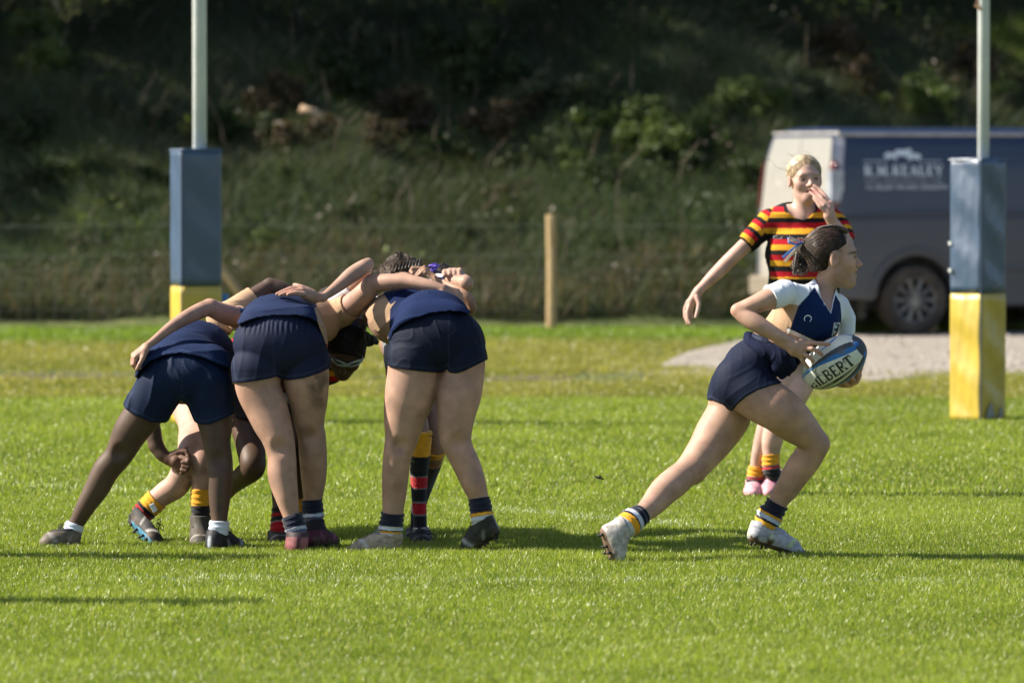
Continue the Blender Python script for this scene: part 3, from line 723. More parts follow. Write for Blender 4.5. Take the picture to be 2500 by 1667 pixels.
# ------------------------------------------------------------------ goal posts with pads
def padmat(name, c, rough=.38):
    m = pmat(name, c, tuple(v*.86 for v in c), scale=5, rough=.5, bump=.16, bscale=9, spec=.8, coat=.35, stretch=(1, 1, .7))
    return m
blue_pad = padmat("blue_vinyl", (.032, .070, .140)); yel_pad = padmat("yellow_vinyl", (.50, .36, .035)); grey_pad = padmat("scuffed_vinyl", (.26, .27, .25))
post_m = pmat("white_post_paint", (.52, .56, .56), (.62, .65, .64), scale=4, rough=.4, bump=.1)
rust_m = pmat("rusty_bracket", (.25, .12, .06), (.4, .25, .15), scale=30, rough=.7)
def goalpost(corner_px, lx, rx, top, mid, bot, d, polex, poler, label, hookup=False, strap=False):
    c0 = P('N', corner_px, 700, d); s = d/FPX
    wl = (corner_px-lx)*s; wr = (rx-corner_px)*s; w = math.hypot(wl, wr); ang = math.atan2(wl, wr)
    # front corner at c0; right face runs at angle +ang into depth, left face at 90 degrees to it
    rdir = np.array([cos(ang), sin(ang), 0]); ldir = np.array([-sin(ang), cos(ang), 0])
    zt = P('N', 0, top, d)[2]; zm = P('N', 0, mid, d)[2]
    ctr = c0*np.array([1, 1, 0])+(rdir+ldir)*w/2
    root = empty("goal_post", (ctr[0], ctr[1], 0)); tag(root, label, 'goal post', 'padded goal posts')
    R = np.stack([rdir, ldir, np.array([0, 0, 1])], 1)
    def pad(name, z0, z1, mat, ww, bulge):
        n = 26; m = 18; V = []; F = []
        for j in range(m+1):
            t = j/m; z = z0+(z1-z0)*t
            for i in range(n*4):
                sd, u = divmod(i, n); u = u/n*2-1
                # rounded square section, slightly puckered by the lacing
                a, b = [(u, -1), (1, u), (-u, 1), (-1, -u)][sd]
                rr = 1.0-.06*max(0, abs(u)-.86)/.14
                pk = (.006*sin(z*17+sd+u*2)+.005*(1-abs(sin(z*21+u*1.6+sd)))**3)*(1.7 if ctr[0] > 0 else .5)
                end = .985 if j in (0, m) else 1
                v = np.array([a*rr*ww/2*end, b*rr*ww/2*end, z]); nn = np.array([[0, -1, 0], [1, 0, 0], [0, 1, 0], [-1, 0, 0]][sd], float)
                v = v+nn*(pk*(1-u*u)*(1.0 if sd in (0, 3) else .5))
                V.append(R@v)
            if j:
                for i in range(n*4):
                    k = (i+1) % (n*4); F.append(((j-1)*n*4+i, (j-1)*n*4+k, j*n*4+k, j*n*4+i))
        F.append(tuple(range(n*4-1, -1, -1))); F.append(tuple(range(m*n*4, (m+1)*n*4)))
        mb = MB(); mb.add(V, F); return mb.build(name, mat, root, smooth=True)
    pad("lower_pad", .0, zm-.002, yel_pad, w, 0); up = pad("upper_pad", zm+.002, zt, blue_pad, w*1.0, 0)
    mb = MB(); mb.box((0, 0, 0), (w*.4, .008, .12), None); 
    px = P('N', polex, 300, ctr[1])[0]-ctr[0]
    mb = MB(); mb.tube([(px, 0, 0), (px, 0, 7.0)], poler, 14); mb.build("upright", post_m, root, smooth=True)
    mb = MB(); mb.tube([(px-.0, 0, 3.0), (px+(2.6 if px < 0 or True else -2.6)*(1 if ctr[0] < 0 else -1), 0, 3.0)], .04, 12)
    # stitched seam and eyelets down the left face
    mb2 = MB()
    for z in ([1.12, .95] if ctr[0] > 0 else []):
        mb2 = MB(); mb2.box(R@np.array([-w/2-.004, w/2-.02, z]), (.02, .02, .022), R); mb2.build("eyelet", post_m, root)
    mb2 = MB(); mb2.tube([R@np.array([-w/2+.004, -w/2+.004, .02]), R@np.array([-w/2+.004, -w/2+.004, zt-.01])], .0045, 6); mb2.build("seam", post_m if False else blue_pad, root)
    mb2 = MB(); mb2.tube([R@np.array([sx*(w/2-.002), sy*(w/2-.002), zt-.012]) for sx, sy in ((-1, -1), (1, -1), (1, 1), (-1, 1), (-1, -1))], .006, 6); mb2.build("piping", blue_pad, root)
    if hookup:
        z = P('N', 0, 12, ctr[1])[2]
        mb = MB(); mb.box((px-.035, -.01, z+.06), (.022, .02, .16)); mb.tube([(px-.055, -.02, z), (px-.02, -.03, z-.03)], .012, 8); mb.build("bracket", rust_m, root)
    if strap:
        a = P('N', 549, 730, ctr[1])-np.array([ctr[0], ctr[1], 0])
        mb = MB(); mb.box((a[0]-.004, .0, a[2]), (.05, .05, .065)); mb.build("strap_buckle", pmat("blue_strap", (.03, .16, .5), (.05, .22, .6), rough=.4), root, bevel=.008)
    return root, R, w
goalpost(441.7, 408, 542, 363, 699, 1035, 35.2, 487.5, .044, 'left white goal post in a blue and yellow pad behind the scrum', strap=True)
gp, Rg, wg = goalpost(2395, 2321, 2466, 386, 717, 1031, 35.6, 2401, .037, 'right white goal post in a blue and yellow pad in front of the van', hookup=True)
# grey scuffs at the foot of the right pad
mb = MB()
for (fx0, z0, z1, dx) in ((-.05, .03, .13, .09), (.05, .03, .10, .05)):
    pl = [(fx0-dx/2, z0), (fx0+dx/2, z0), (fx0+dx*.3, z0+(z1-z0)*.5), (fx0+dx*.1, z1), (fx0-dx*.2, z0+(z1-z0)*.7)]
    mb.prism(pl, -wg/2-.012, -wg/2-.016, lambda a, c, b: tuple(Rg@np.array([a, c, b])))
mb.build("scuff_mark", grey_pad, gp)
# ================================================================== lettering
GLY = {  # strokes: (x0,y0,x1,y1,w) in a unit-high box; serifs are short bars
 'R': (.78, [(.16,0,.16,1,.185),(.16,.93,.5,.93,.12),(.5,.93,.62,.8,.13),(.62,.8,.62,.66,.14),(.62,.66,.5,.53,.13),(.5,.53,.16,.52,.10),(.36,.5,.66,.04,.185),(.03,.03,.3,.03,.085),(.03,.97,.2,.97,.085),(.56,.03,.78,.03,.085)]),
 'M': (.98, [(.15,0,.15,1,.115),(.15,.95,.48,.12,.20),(.48,.12,.8,.95,.10),(.82,0,.82,1,.185),(.02,.03,.28,.03,.085),(.68,.03,.97,.03,.085),(.02,.97,.2,.97,.085),(.78,.97,.97,.97,.085)]),
 'K': (.82, [(.16,0,.16,1,.185),(.66,.94,.22,.42,.115),(.34,.55,.7,.04,.185),(.03,.03,.3,.03,.085),(.03,.97,.3,.97,.085),(.55,.97,.8,.97,.085),(.56,.03,.82,.03,.085)]),
 'E': (.70, [(.16,0,.16,1,.185),(.16,.96,.62,.96,.10),(.16,.52,.48,.52,.10),(.16,.04,.64,.04,.10),(.61,.78,.61,.98,.06),(.64,.02,.64,.24,.06),(.47,.42,.47,.62,.05),(.03,.03,.2,.03,.085),(.03,.97,.2,.97,.085)]),
 'A': (.84, [(.12,.02,.42,.96,.10),(.42,.96,.72,.02,.20),(.22,.34,.62,.34,.085),(.0,.03,.26,.03,.085),(.56,.03,.86,.03,.085)]),
 'L': (.68, [(.16,0,.16,1,.185),(.16,.04,.62,.04,.10),(.62,.02,.62,.28,.06),(.03,.03,.2,.03,.085),(.03,.97,.3,.97,.085)]),
 'Y': (.82, [(.10,.96,.4,.46,.185),(.7,.96,.42,.46,.10),(.41,0,.41,.5,.185),(.26,.03,.56,.03,.085),(.0,.97,.26,.97,.085),(.6,.97,.82,.97,.085)]),
 'G': (.84, [(.66,.82,.5,.95,.115),(.5,.95,.3,.92,.1),(.3,.92,.16,.72,.13),(.16,.72,.12,.45,.185),(.12,.45,.2,.18,.14),(.2,.18,.38,.05,.11),(.38,.05,.62,.1,.1),(.66,.06,.66,.44,.185),(.52,.43,.8,.43,.085),(.69,.72,.69,.98,.05)]),
 'I': (.36, [(.18,0,.18,1,.185),(.04,.03,.32,.03,.085),(.04,.97,.32,.97,.085)]),
 'B': (.76, [(.16,0,.16,1,.185),(.16,.95,.5,.95,.115),(.5,.95,.6,.84,.12),(.6,.84,.6,.66,.13),(.6,.66,.46,.54,.1),(.16,.52,.5,.52,.10),(.5,.52,.64,.4,.12),(.64,.4,.65,.2,.14),(.65,.2,.52,.06,.12),(.16,.05,.52,.05,.115),(.03,.03,.2,.03,.085),(.03,.97,.2,.97,.085)]),
 'T': (.76, [(.38,0,.38,1,.185),(.04,.95,.72,.95,.115),(.05,.7,.05,.97,.05),(.71,.7,.71,.97,.05),(.24,.03,.52,.03,.085)]),
 '.': (.30, [(.12,.0,.12,.15,.185)]), ' ': (.35, [])}
def lettering(mb, text, fn, h, gap=.1, width=None, bold=1.0):
    """fn(u, v, lift) -> xyz ; u, v in metres on the carrying surface"""
    tot = sum(GLY[c][0]+gap for c in text)*h; sx = 1 if width is None else width/tot
    u = 0; k = 0
    for ch in text:
        w, st = GLY[ch]
        for (x0, y0, x1, y1, t) in st:
            t *= bold
            L = math.hypot(x1-x0, y1-y0); ex, ey = (x1-x0)/L, (y1-y0)/L; px, py = -ey*t/2, ex*t/2; k += 1
            n = max(1, int(L/.3)); top = []; bot = []
            for i in range(n+1):
                a = x0+ex*L*i/n; b = y0+ey*L*i/n
                top.append(((a+px), (b+py))); bot.append(((a-px), (b-py)))
            lift = .0016+.00012*(k % 9)
            for i in range(n):
                q = [top[i], bot[i], bot[i+1], top[i+1]]
                mb.add([fn((u+a*h)*sx, b*h, lift) for a, b in q]+[fn((u+a*h)*sx, b*h, -.001) for a, b in q],
                       [(0, 1, 2, 3), (7, 6, 5, 4), (0, 4, 5, 1), (1, 5, 6, 2), (2, 6, 7, 3), (3, 7, 4, 0)])
        u += (w+gap)*h
    return mb
def plain_text(name, text, size, mat, fn, parent, width=None):
    cu = bpy.data.curves.new(name, 'FONT'); cu.body = text; cu.size = size; cu.extrude = .001; cu.resolution_u = 2
    o = bpy.data.objects.new(name, cu); COL.objects.link(o)
    dg = bpy.context.evaluated_depsgraph_get(); me = bpy.data.meshes.new_from_object(o.evaluated_get(dg))
    bpy.data.objects.remove(o); bpy.data.curves.remove(cu)
    xs_ = [v.co.x for v in me.vertices]; w = max(xs_) or 1; s = 1 if width is None else width/w
    for v in me.vertices: v.co = fn(v.co.x*s, v.co.y, .002+v.co.z)
    me.materials.clear(); me.materials.append(mat); me.name = name
    q = bpy.data.objects.new(name, me); return link(q, parent)

# ================================================================== van
VA = radians(19.5)
vc = P('N', 2040, 700, 53.1)
van = empty("van", (vc[0], vc[1], 0), VA)
van.scale = (1, 1, .985)
tag(van, 'dusty dark blue panel van with a butcher sign, parked on the gravel', 'van')
def dirty_paint(name, clean, dust, z0, z1, amt=1.0, rough=.35):
    m, nt, b = newmat(name); L = nt.links.new
    tc = N(nt, "ShaderNodeTexCoord"); sp = N(nt, "ShaderNodeSeparateXYZ"); L(tc.outputs['Object'], sp.inputs[0])
    no = N(nt, "ShaderNodeTexNoise"); no.inputs['Scale'].default_value = 2.2; no.inputs['Detail'].default_value = 7; L(tc.outputs['Object'], no.inputs['Vector'])
    ad = N(nt, "ShaderNodeMath", operation='MULTIPLY_ADD'); ad.inputs[1].default_value = .7; L(no.outputs['Fac'], ad.inputs[0]); L(sp.outputs[2], ad.inputs[2])
    mr = N(nt, "ShaderNodeMapRange"); mr.inputs[1].default_value = z0+.35; mr.inputs[2].default_value = z1+.35; mr.inputs[3].default_value = amt; mr.inputs[4].default_value = .06*amt
    L(ad.outputs[0], mr.inputs[0])
    mx = N(nt, "ShaderNodeMixRGB"); mx.inputs[1].default_value = (*clean, 1); mx.inputs[2].default_value = (*dust, 1); L(mr.outputs[0], mx.inputs[0])
    L(mx.outputs[0], b.inputs['Base Color'])
    r2 = N(nt, "ShaderNodeMapRange"); r2.inputs[3].default_value = rough; r2.inputs[4].default_value = .9; L(mr.outputs[0], r2.inputs[0]); L(r2.outputs[0], b.inputs['Roughness'])
    b.inputs['Coat Weight'].default_value = .25
    return m
paint = dirty_paint("dusty_blue_paint", (.008, .024, .070), (.115, .112, .105), -.1, 1.9)
rear_glare = dirty_paint("dusty_glare_rear_paint", (.27, .27, .26), (.33, .29, .25), .2, 1.9, .8, .45)  # pale tone puts sun glare as well as dust into the rear doors' colour
black_m = pmat("black_plastic", (.012, .012, .013), (.03, .03, .03), rough=.7)
def arch(cx, r, n=14): return [(cx+r*cos(a), .33+r*sin(a)*1.04) for a in np.linspace(pi*.97, pi*.03, n)]
WX, WX2 = .83, 3.75
poly = [(.03, .36), (0, .55), (0.0, 1.12), (4.25, 1.12), (4.85, 1.0), (4.97, .8), (4.95, .35), (WX2+.45, .28)]+arch(WX2, .41)[::-1]+[(WX2-.45, .27), (WX+.46, .27)]+arch(WX, .41)[::-1]+[(WX-.44, .33)]
mb = MB(); mb.prism(poly, 0, 1.98); mb.build("lower_body", paint, van, bevel=.02)
def inset(z): return np.interp(z, [1.12, 1.6, 1.8, 1.9, 1.95, 1.975], [0, .055, .105, .16, .26, .5])
def xr(z): return np.interp(z, [1.12, 1.6, 1.9, 1.975], [.0, .035, .09, .2])
def xf(z): return np.interp(z, [1.12, 1.9, 1.975], [4.2, 3.35, 2.9])
zz = [1.121, 1.35, 1.6, 1.7, 1.8, 1.86, 1.9, 1.93, 1.95, 1.965, 1.975]; V = []; F = []
for j, z in enumerate(zz):
    a, b, c, d = xr(z), xf(z), inset(z)+.002, 1.98-inset(z)-.002; e = .06
    V += [(a+e, c, z), (b-e, c, z), (b, c+e, z), (b, d-e, z), (b-e, d, z), (a+e, d, z), (a, d-e, z), (a, c+e, z)]
    if j: F += [((j-1)*8+i, (j-1)*8+(i+1) % 8, j*8+(i+1) % 8, j*8+i) for i in range(8)]
F.append(tuple(range((len(zz)-1)*8, len(zz)*8))); F.append(tuple(range(7, -1, -1)))
mb = MB(); mb.add(V, F); mb.build("upper_body", paint, van, smooth=False)
# rear doors, slightly proud of the body
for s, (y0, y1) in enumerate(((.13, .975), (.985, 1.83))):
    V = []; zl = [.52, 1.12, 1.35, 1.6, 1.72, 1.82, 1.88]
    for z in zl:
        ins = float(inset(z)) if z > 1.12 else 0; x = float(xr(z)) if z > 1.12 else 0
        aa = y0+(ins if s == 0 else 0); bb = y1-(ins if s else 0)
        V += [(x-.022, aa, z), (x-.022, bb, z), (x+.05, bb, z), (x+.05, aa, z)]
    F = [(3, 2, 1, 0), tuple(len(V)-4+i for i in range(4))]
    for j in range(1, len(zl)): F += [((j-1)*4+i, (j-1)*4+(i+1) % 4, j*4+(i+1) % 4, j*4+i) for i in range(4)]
    mb = MB(); mb.add(V, F); dr = mb.build("rear_door", rear_glare, van, bevel=.012)
mb = MB(); mb.box((-.035, .93, 1.02), (.03, .05, .16)); mb.build("door_handle", black_m, dr)
mb = MB(); mb.box((-.03, .99, .44), (.14, 1.9, .20)); mb.build("rear_bumper", dirty_paint("dusty_bumper", (.05, .05, .05), (.24, .2, .15), .2, 1.6), van, bevel=.03)
red_m = pmat("red_lens", (.09, .018, .022), (.13, .03, .03), rough=.15, coat=1); clear_m = pmat("clear_lens", (.30, .33, .40), (.42, .45, .52), rough=.12, coat=1)
for s in (0, 1):
    yy = .075 if s == 0 else 1.905
    V = []; F = []
    for j, (z, hw) in enumerate(((1.20, .03), (1.24, .06), (1.5, .06), (1.62, .05), (1.66, .02))):
        x = float(xr(z)); hw *= (1 if s == 0 else .45); c = yy+(1 if s == 0 else -1)*float(inset(z))-(.02 if s else 0)
        V += [(x-.028, c-hw, z), (x-.028, c+hw, z), (x+.09, c+hw, z), (x+.09, c-hw, z)]
        if j: F += [((j-1)*4+i, (j-1)*4+(i+1) % 4, j*4+(i+1) % 4, j*4+i) for i in range(4)]
    F += [(3, 2, 1, 0), (16, 17, 18, 19)]
    mb = MB(); mb.add(V, F); tl = mb.build("tail_light", red_m, van, bevel=.01)
    if s: continue
    mb = MB(); c = yy+(1 if s == 0 else -1)*.035; mb.box((.030, c-(.03 if s == 0 else -.03), 1.42), (.13, .10, .30)); mb.build("lens", clear_m, tl, bevel=.005)
# trim: roof gutter, side rubbing strip, arch lip, crease
mb = MB()
for z in (1.905,): mb.tube([(.12, float(inset(z))-.004, z), (3.2, float(inset(z))-.004, z)], .018, 6)
mb.tube([(.115, .17, 1.915), (.115, 1.8, 1.915)], .02, 6)
mb.build("roof_gutter", pmat("glint_grey_trim", (.30, .29, .28), (.42, .40, .38), rough=.3), van)  # lighter grey paints the sun glint along the roof edge
mb = MB(); a = [(WX+.47*cos(t), -.004, .33+.49*sin(t)) for t in np.linspace(pi*.96, pi*.04, 20)]
mb.tube(a, .022, 6); mb.build('arch_lip', paint, van, smooth=True); mb = MB(); a = [(WX2+.47*cos(t), -.004, .33+.49*sin(t)) for t in np.linspace(pi*.96, pi*.04, 20)]; mb.tube(a, .022, 6)
mb.build("arch_lip", paint, van, smooth=True)
mb = MB(); mb.tube([(.12, -.002, 1.13), (.9, -.004, 1.17), (4.0, -.004, 1.15)], .014, 6)
mb.tube([(1.45, -.003, .62), (3.1, -.003, .62)], .025, 6); mb.build("side_moulding", paint, van, smooth=True)
mb = MB(); mb.box((2.4, 1.0, .5), (4.3, 1.5, .5)); mb.build("underbody", black_m, van)
mb = MB()
for s in (-1, 1): mb = MB(); mb.box((WX-.52*1, .12 if s < 0 else 1.86, .26), (.02, .2, .2)); mb.build('mud_flap', black_m, van)

# front half (out of the picture): windscreen and side window
glass_m = pmat("dark_glass", (.02, .025, .03), (.03, .035, .04), rough=.08, coat=1)
mb = MB(); mb.prism([(2.75, 1.2), (3.85, 1.2), (3.45, 1.66), (2.75, 1.68)], .0, .03, lambda a, c, b: (a, float(inset(b))-.006+c, b)); mb.build("side_window", glass_m, van)
# wheels
tyre_m = pmat("dusty_tyre", (.045, .038, .032), (.085, .070, .056), scale=6, rough=.95, bump=.4, bscale=60)
rim_m = pmat("dusty_alloy", (.16, .15, .14), (.28, .27, .25), scale=9, rough=.45, metal=.4)
def wheel(cx, cy, sgn):
    w = empty("wheel", (0, 0, 0)); w.parent = van; w.location = (cx, cy, .33)
    prof = [(.205, .02), (.225, .0), (.29, -.005), (.318, .012), (.33, .04), (.33, .17), (.315, .20), (.21, .20)]
    V = []; F = []; n = 48
    for k in range(n):
        t = 2*pi*k/n; 
        for (r, y) in prof: V.append((r*cos(t), y*sgn, r*sin(t)))
    m = len(prof)
    for k in range(n):
        for i in range(m): F.append((k*m+i, ((k+1) % n)*m+i, ((k+1) % n)*m+(i+1) % m, k*m+(i+1) % m))
    mb = MB(); mb.add(V, F); mb.build("tyre", tyre_m, w, smooth=True)
    mb = MB()
    ring = [(.212*cos(t), .028*sgn, .212*sin(t)) for t in np.linspace(0, 2*pi, 41)]; mb.tube(ring, .014, 8, cap=False)
    for k in range(10):
        t = 2*pi*k/10; mb.tube([(.05*cos(t), .022*sgn, .05*sin(t)), (.21*cos(t), .03*sgn, .21*sin(t))], [.016, .021], 6)
    mb.tube([(0, .005*sgn, 0), (0, .06*sgn, 0)], [.052, .06], 16)
    mb.build("rim", rim_m, w, smooth=False)
    mb = MB(); mb.tube([(0, .09*sgn, 0), (0, .15*sgn, 0)], .205, 24); mb.build("brake_disc", pmat("dark_brake", (.02, .02, .022), (.04, .04, .045), rough=.5), w)
wheel(WX, .03, 1); wheel(WX2, .03, 1); wheel(WX, 1.95, -1); wheel(WX2, 1.95, -1)
# sign
sign_m = pmat("sign_white", (.60, .66, .72), (.70, .76, .82), scale=30, rough=.5)
def side(u, v, lift): return (u, float(inset(max(v, 1.12)))-lift-.001, v)
SX = .31; SW = .815
mb = MB(); lettering(mb, "R.M.KEALEY", lambda u, v, l: side(SX+u, 1.515+v, l), .098, gap=.12, width=SW)
mb.build("sign_lettering", sign_m, van)
line_m = pmat("sign_grey", (.34, .36, .42), (.44, .46, .52), rough=.5)
for (a, b, z, w) in ((SX, SX+.22, 1.653, .014), (SX+.59, SX+SW-.02, 1.653, .014), (SX, SX+.16, 1.468, .009), (SX+.66, SX+SW-.02, 1.468, .009)):
    mb = MB()
    mb.add([side(a, z-w/2, .002), side(b, z-w/2, .002), side(b, z+w/2, .002), side(a, z+w/2, .002)]+[side(a, z-w/2, -.002), side(b, z-w/2, -.002), side(b, z+w/2, -.002), side(a, z+w/2, -.002)],
           [(0, 1, 2, 3), (7, 6, 5, 4), (0, 4, 5, 1), (1, 5, 6, 2), (2, 6, 7, 3), (3, 7, 4, 0)]); mb.build('sign_rule', line_m, van)
cow = [(-.085, .0), (-.075, .0), (-.07, .045), (-.03, .04), (.03, .04), (.045, .0), (.058, .0), (.06, .05), (.075, .06), (.088, .075), (.085, .105), (.06, .112), (.04, .10), (-.06, .098), (-.085, .09), (-.09, .04)]
pig = [(-.055, .0), (-.045, .0), (-.04, .02), (.02, .02), (.03, .0), (.04, .0), (.045, .03), (.06, .035), (.058, .055), (.035, .068), (-.03, .07), (-.055, .055)]
sheepy = [(.05, .0), (.04, .0), (.035, .03), (-.03, .028), (-.035, 0), (-.045, 0), (-.05, .035), (-.07, .04), (-.065, .06), (-.045, .068), (-.03, .085), (.0, .075), (.04, .072), (.06, .05)]
mb = MB()
for pl, cx, z, l in ((cow, SX+.41, 1.662, .0030), (pig, SX+.53, 1.655, .0022), (sheepy, SX+.28, 1.655, .0024)):
    mb.prism(pl, l, -.001, lambda a, c, b: side(cx+a, z+b, c))
mb.build("sign_animals", sign_m, van)
plain_text("sign_small_text", "FARMER & BUTCHER", .045, line_m, lambda u, v, l: side(SX+.18+u, 1.452+v, l), van, width=.46)
plain_text("sign_address", "12 SELBY ROAD SNAITH", .062, sign_m, lambda u, v, l: side(SX+u, 1.385+v, l), van, width=SW+.02)
def rearf(u, v, l): return (float(xr(max(v, 1.12)))-.024-l, .12+1.7-u, v)
mb = MB(); lettering(mb, "KEALEY", lambda u, v, l: rearf(.35+u, 1.40+v, l), .10, width=1.0); mb.build("rear_lettering", pmat("worn_rear_sign", (.36, .35, .33), (.40, .38, .36), rough=.6), van)
# ================================================================== people: shared builders
skin_m = vmat("skin", rough=.56, bscale=260, bstr=.10, sss=.05, vary=.19, vscale=15, spec=.35)
cloth_m = vmat("jersey_cloth", rough=.85, bscale=650, bstr=.25, sheen=.0, vary=.10, vscale=9, spec=.12)
short_m = vmat("shorts_cloth", rough=.7, bscale=500, bstr=.2, sheen=.0, vary=.12, vscale=12, spec=.14)
sock_m = vmat("sock_knit", rough=.95, bscale=420, bstr=.5, sheen=.3, vary=.10, vscale=30, spec=.15, stretch=(1, 1, .25))
boot_m = vmat("boot_leather", rough=.62, bscale=160, bstr=.25, vary=.35, vscale=40, spec=.25)
hair_m = vmat("hair", rough=.6, bscale=300, bstr=.9, vary=.25, vscale=60, spec=.2, stretch=(.35, .35, 1.2))
eye_m = vmat("eyeball", rough=.12, bscale=10, bstr=0, vary=0)
NAVY = (.010, .026, .085); SHORT = (.008, .013, .034); BEIGE = (.44, .29, .185); WHITE = (.74, .77, .84); RED = (.42, .012, .02)
GOLD = (.70, .34, .02); BLACK = (.012, .012, .014); PALE = (.43, .265, .195); DARK = (.080, .049, .034); BROWN = (.21, .115, .07); SOCKN = (.008, .011, .028); MUD = (.10, .065, .04)

class Person:
    def __init__(s, D, name="person", h=.005): s.D = D; s.h = h; s.body = []; s.root = None
    def p(s, z, x, y, dd=0): return P(z, x, y, s.D+dd)
    def pr(s, z, x, y, dd, r): return (P(z, x, y, s.D+dd), RR(z, r, s.D+dd))
    def ch(s, z, pts, k=.010):
        q = np.array(pts, float); out = []
        if len(q) > 2:                                # smooth curve through the measured points
            e = np.concatenate([[2*q[0]-q[1]], q, [2*q[-1]-q[-2]]])
            for i in range(len(q)-1):
                a, b, c, d = e[i:i+4]
                for t in np.arange(9)/9: out.append(.5*(2*b+(c-a)*t+(2*a-5*b+4*c-d)*t*t+(3*b-a-3*c+d)*t**3))
            out.append(q[-1]); q = out
        return chain([s.pr(z, *v) for v in q], k)
    def e(s, z, x, y, dd, r, R=None, k=.05): return ell(s.p(z, x, y, dd), r, R, k)
def blotch(V, col, amp=.10, mud=(), seed=1, flush=()):
    c = np.tile(np.array(col, float), (len(V), 1))
    n = snoise(V, 9, seed, 3)[:, None]; c = c*(1+amp*n+.06*snoise(V, 30, seed+9, 3)[:, None])
    c[:, 1:] *= (1-.05*np.abs(snoise(V, 22, seed+3, 2))[:, None])
    for (p, r, cc, st) in flush:
        t = np.exp(-((V-p)**2).sum(1)/r**2)*st; c = mixc(c, cc, t)
    for (p, r, cc, st) in mud:
        d = np.sqrt(((V-p)**2).sum(1)); t = (1-sstep(d, r*.35, r))*sstep(snoise(V, 30, seed+7, 3), -.7, .5)*st
        c = mixc(c, cc, np.clip(t, 0, 1))
    return np.clip(c, 0, 1)
def frame(fwd, up):
    f = nrm(fwd); u = np.array(up, float); u = nrm(u-f*(u@f)); r = np.cross(f, u)
    return np.stack([r, f, u], 1)            # columns: right, forward, up
def head_prims(c, R, s=1.0, k=.014, ears=True, mouth=.004):
    g = lambda x, y, z: np.array(c)+R@(np.array([x, y, z])*s)
    E = lambda x, y, z, a, b, d, kk=.02, op='add': ell(g(x, y, z), np.array([a, b, d])*s, R, kk*s, op)
    C = lambda p, q, a, b, kk=.012: cone(g(*p), g(*q), a*s, b*s, kk*s)
    L = [E(0, -.012, .032, .074, .090, .078), E(0, .030, -.025, .057, .058, .074, .03), C((0, .035, -.072), (0, .060, -.088), .030, .022, .03),
         C((-.040, .004, -.052), (-.012, .058, -.086), .020, .018, .025), C((.040, .004, -.052), (.012, .058, -.086), .020, .018, .025),
         E(-.036, .052, -.020, .024, .024, .026, .025), E(.036, .052, -.020, .024, .024, .026, .025),
         C((-.034, .072, .022), (.034, .072, .022), .013, .013, .02),
         dict(E(-.031, .090, .004, .016, .014, .011, .012), op='sub'), dict(E(.031, .090, .004, .016, .014, .011, .012), op='sub'),
         C((0, .080, .012), (0, .103, -.020), .0075, .0095, .010), C((0, .101, -.021), (0, .106, -.022), .010, .009, .008),
         C((-.011, .093, -.026), (.011, .093, -.026), .0075, .0075, .008), 
         C((-.020, .078, -.048), (0, .089, -.0455), .006, .0075, .008), C((.020, .078, -.048), (0, .089, -.0455), .006, .0075, .008),
         C((-.017, .077, -.056-mouth), (0, .086, -.0575-mouth), .006, .008, .008), C((.017, .077, -.056-mouth), (0, .086, -.0575-mouth), .006, .008, .008),
         dict(E(0, .092, -.0515-mouth*.5, .018 if mouth < .006 else .0115, .016, .0018+mouth*.45, .003), op='sub'),
         E(0, .070, -.086, .020, .018, .018, .02)]
    for sx in (-1, 1):
        L.append(E(sx*.0305, .074, .004, .0135, .0135, .0095, .004))
        if ears:
            L.append(E(sx*.076, -.004, -.006, .009, .018, .031, .008))
            L.append(dict(E(sx*.086, .000, -.004, .007, .009, .018, .006), op='sub'))
    return L, g
def head_color(V, c, R, s, col, brow, lip=(.40, .14, .12), seed=2, cheek=(.55, .25, .19)):
    q = ((V-np.array(c))@R)/s; x, y, z = np.abs(q[:, 0]), q[:, 1], q[:, 2]
    C = col
    t = np.exp(-((x-.040)**2/.018**2+(z+.022)**2/.02**2))*(y > .02)*.45; C = mixc(C, cheek, t)
    t = np.exp(-(x**2/.016**2+(z+.020)**2/.012**2))*(y > .085)*.35; C = mixc(C, cheek, t)
    t = np.exp(-(x/.019)**4-((z+.0535)/.0105)**4)*(y > .072)*.8; C = mixc(C, lip, t)
    t = np.exp(-(x/.012)**4-((z+.0535)/.0022)**2)*(y > .068)*(y < .081); C = mixc(C, (.05, .015, .015), t)
    bz = .0235-.0045*((x-.030)/.02)**2
    t = np.exp(-((x-.034)/.024)**6-((z-bz)/.0050)**2)*(y > .03)*1.0; C = mixc(C, brow, t)
    t = np.exp(-((x-.035)/.0175)**6-((z-.0085+.16*(x-.031)**2/.01)/.0026)**2)*(y > .045)*.9; C = mixc(C, (.03, .02, .015), t)      # lash line
    t = np.exp(-((x-.034)/.0105)**4-((z-.0045)/.0048)**2)*(y > .05)*.85; C = mixc(C, (.03, .022, .016), t)
    
    t = np.exp(-((x-.085)/.006)**2-((z+.002)/.014)**2-(y/.01)**2)*.5; C = mixc(C, (.35, .12, .09), t)
    return C
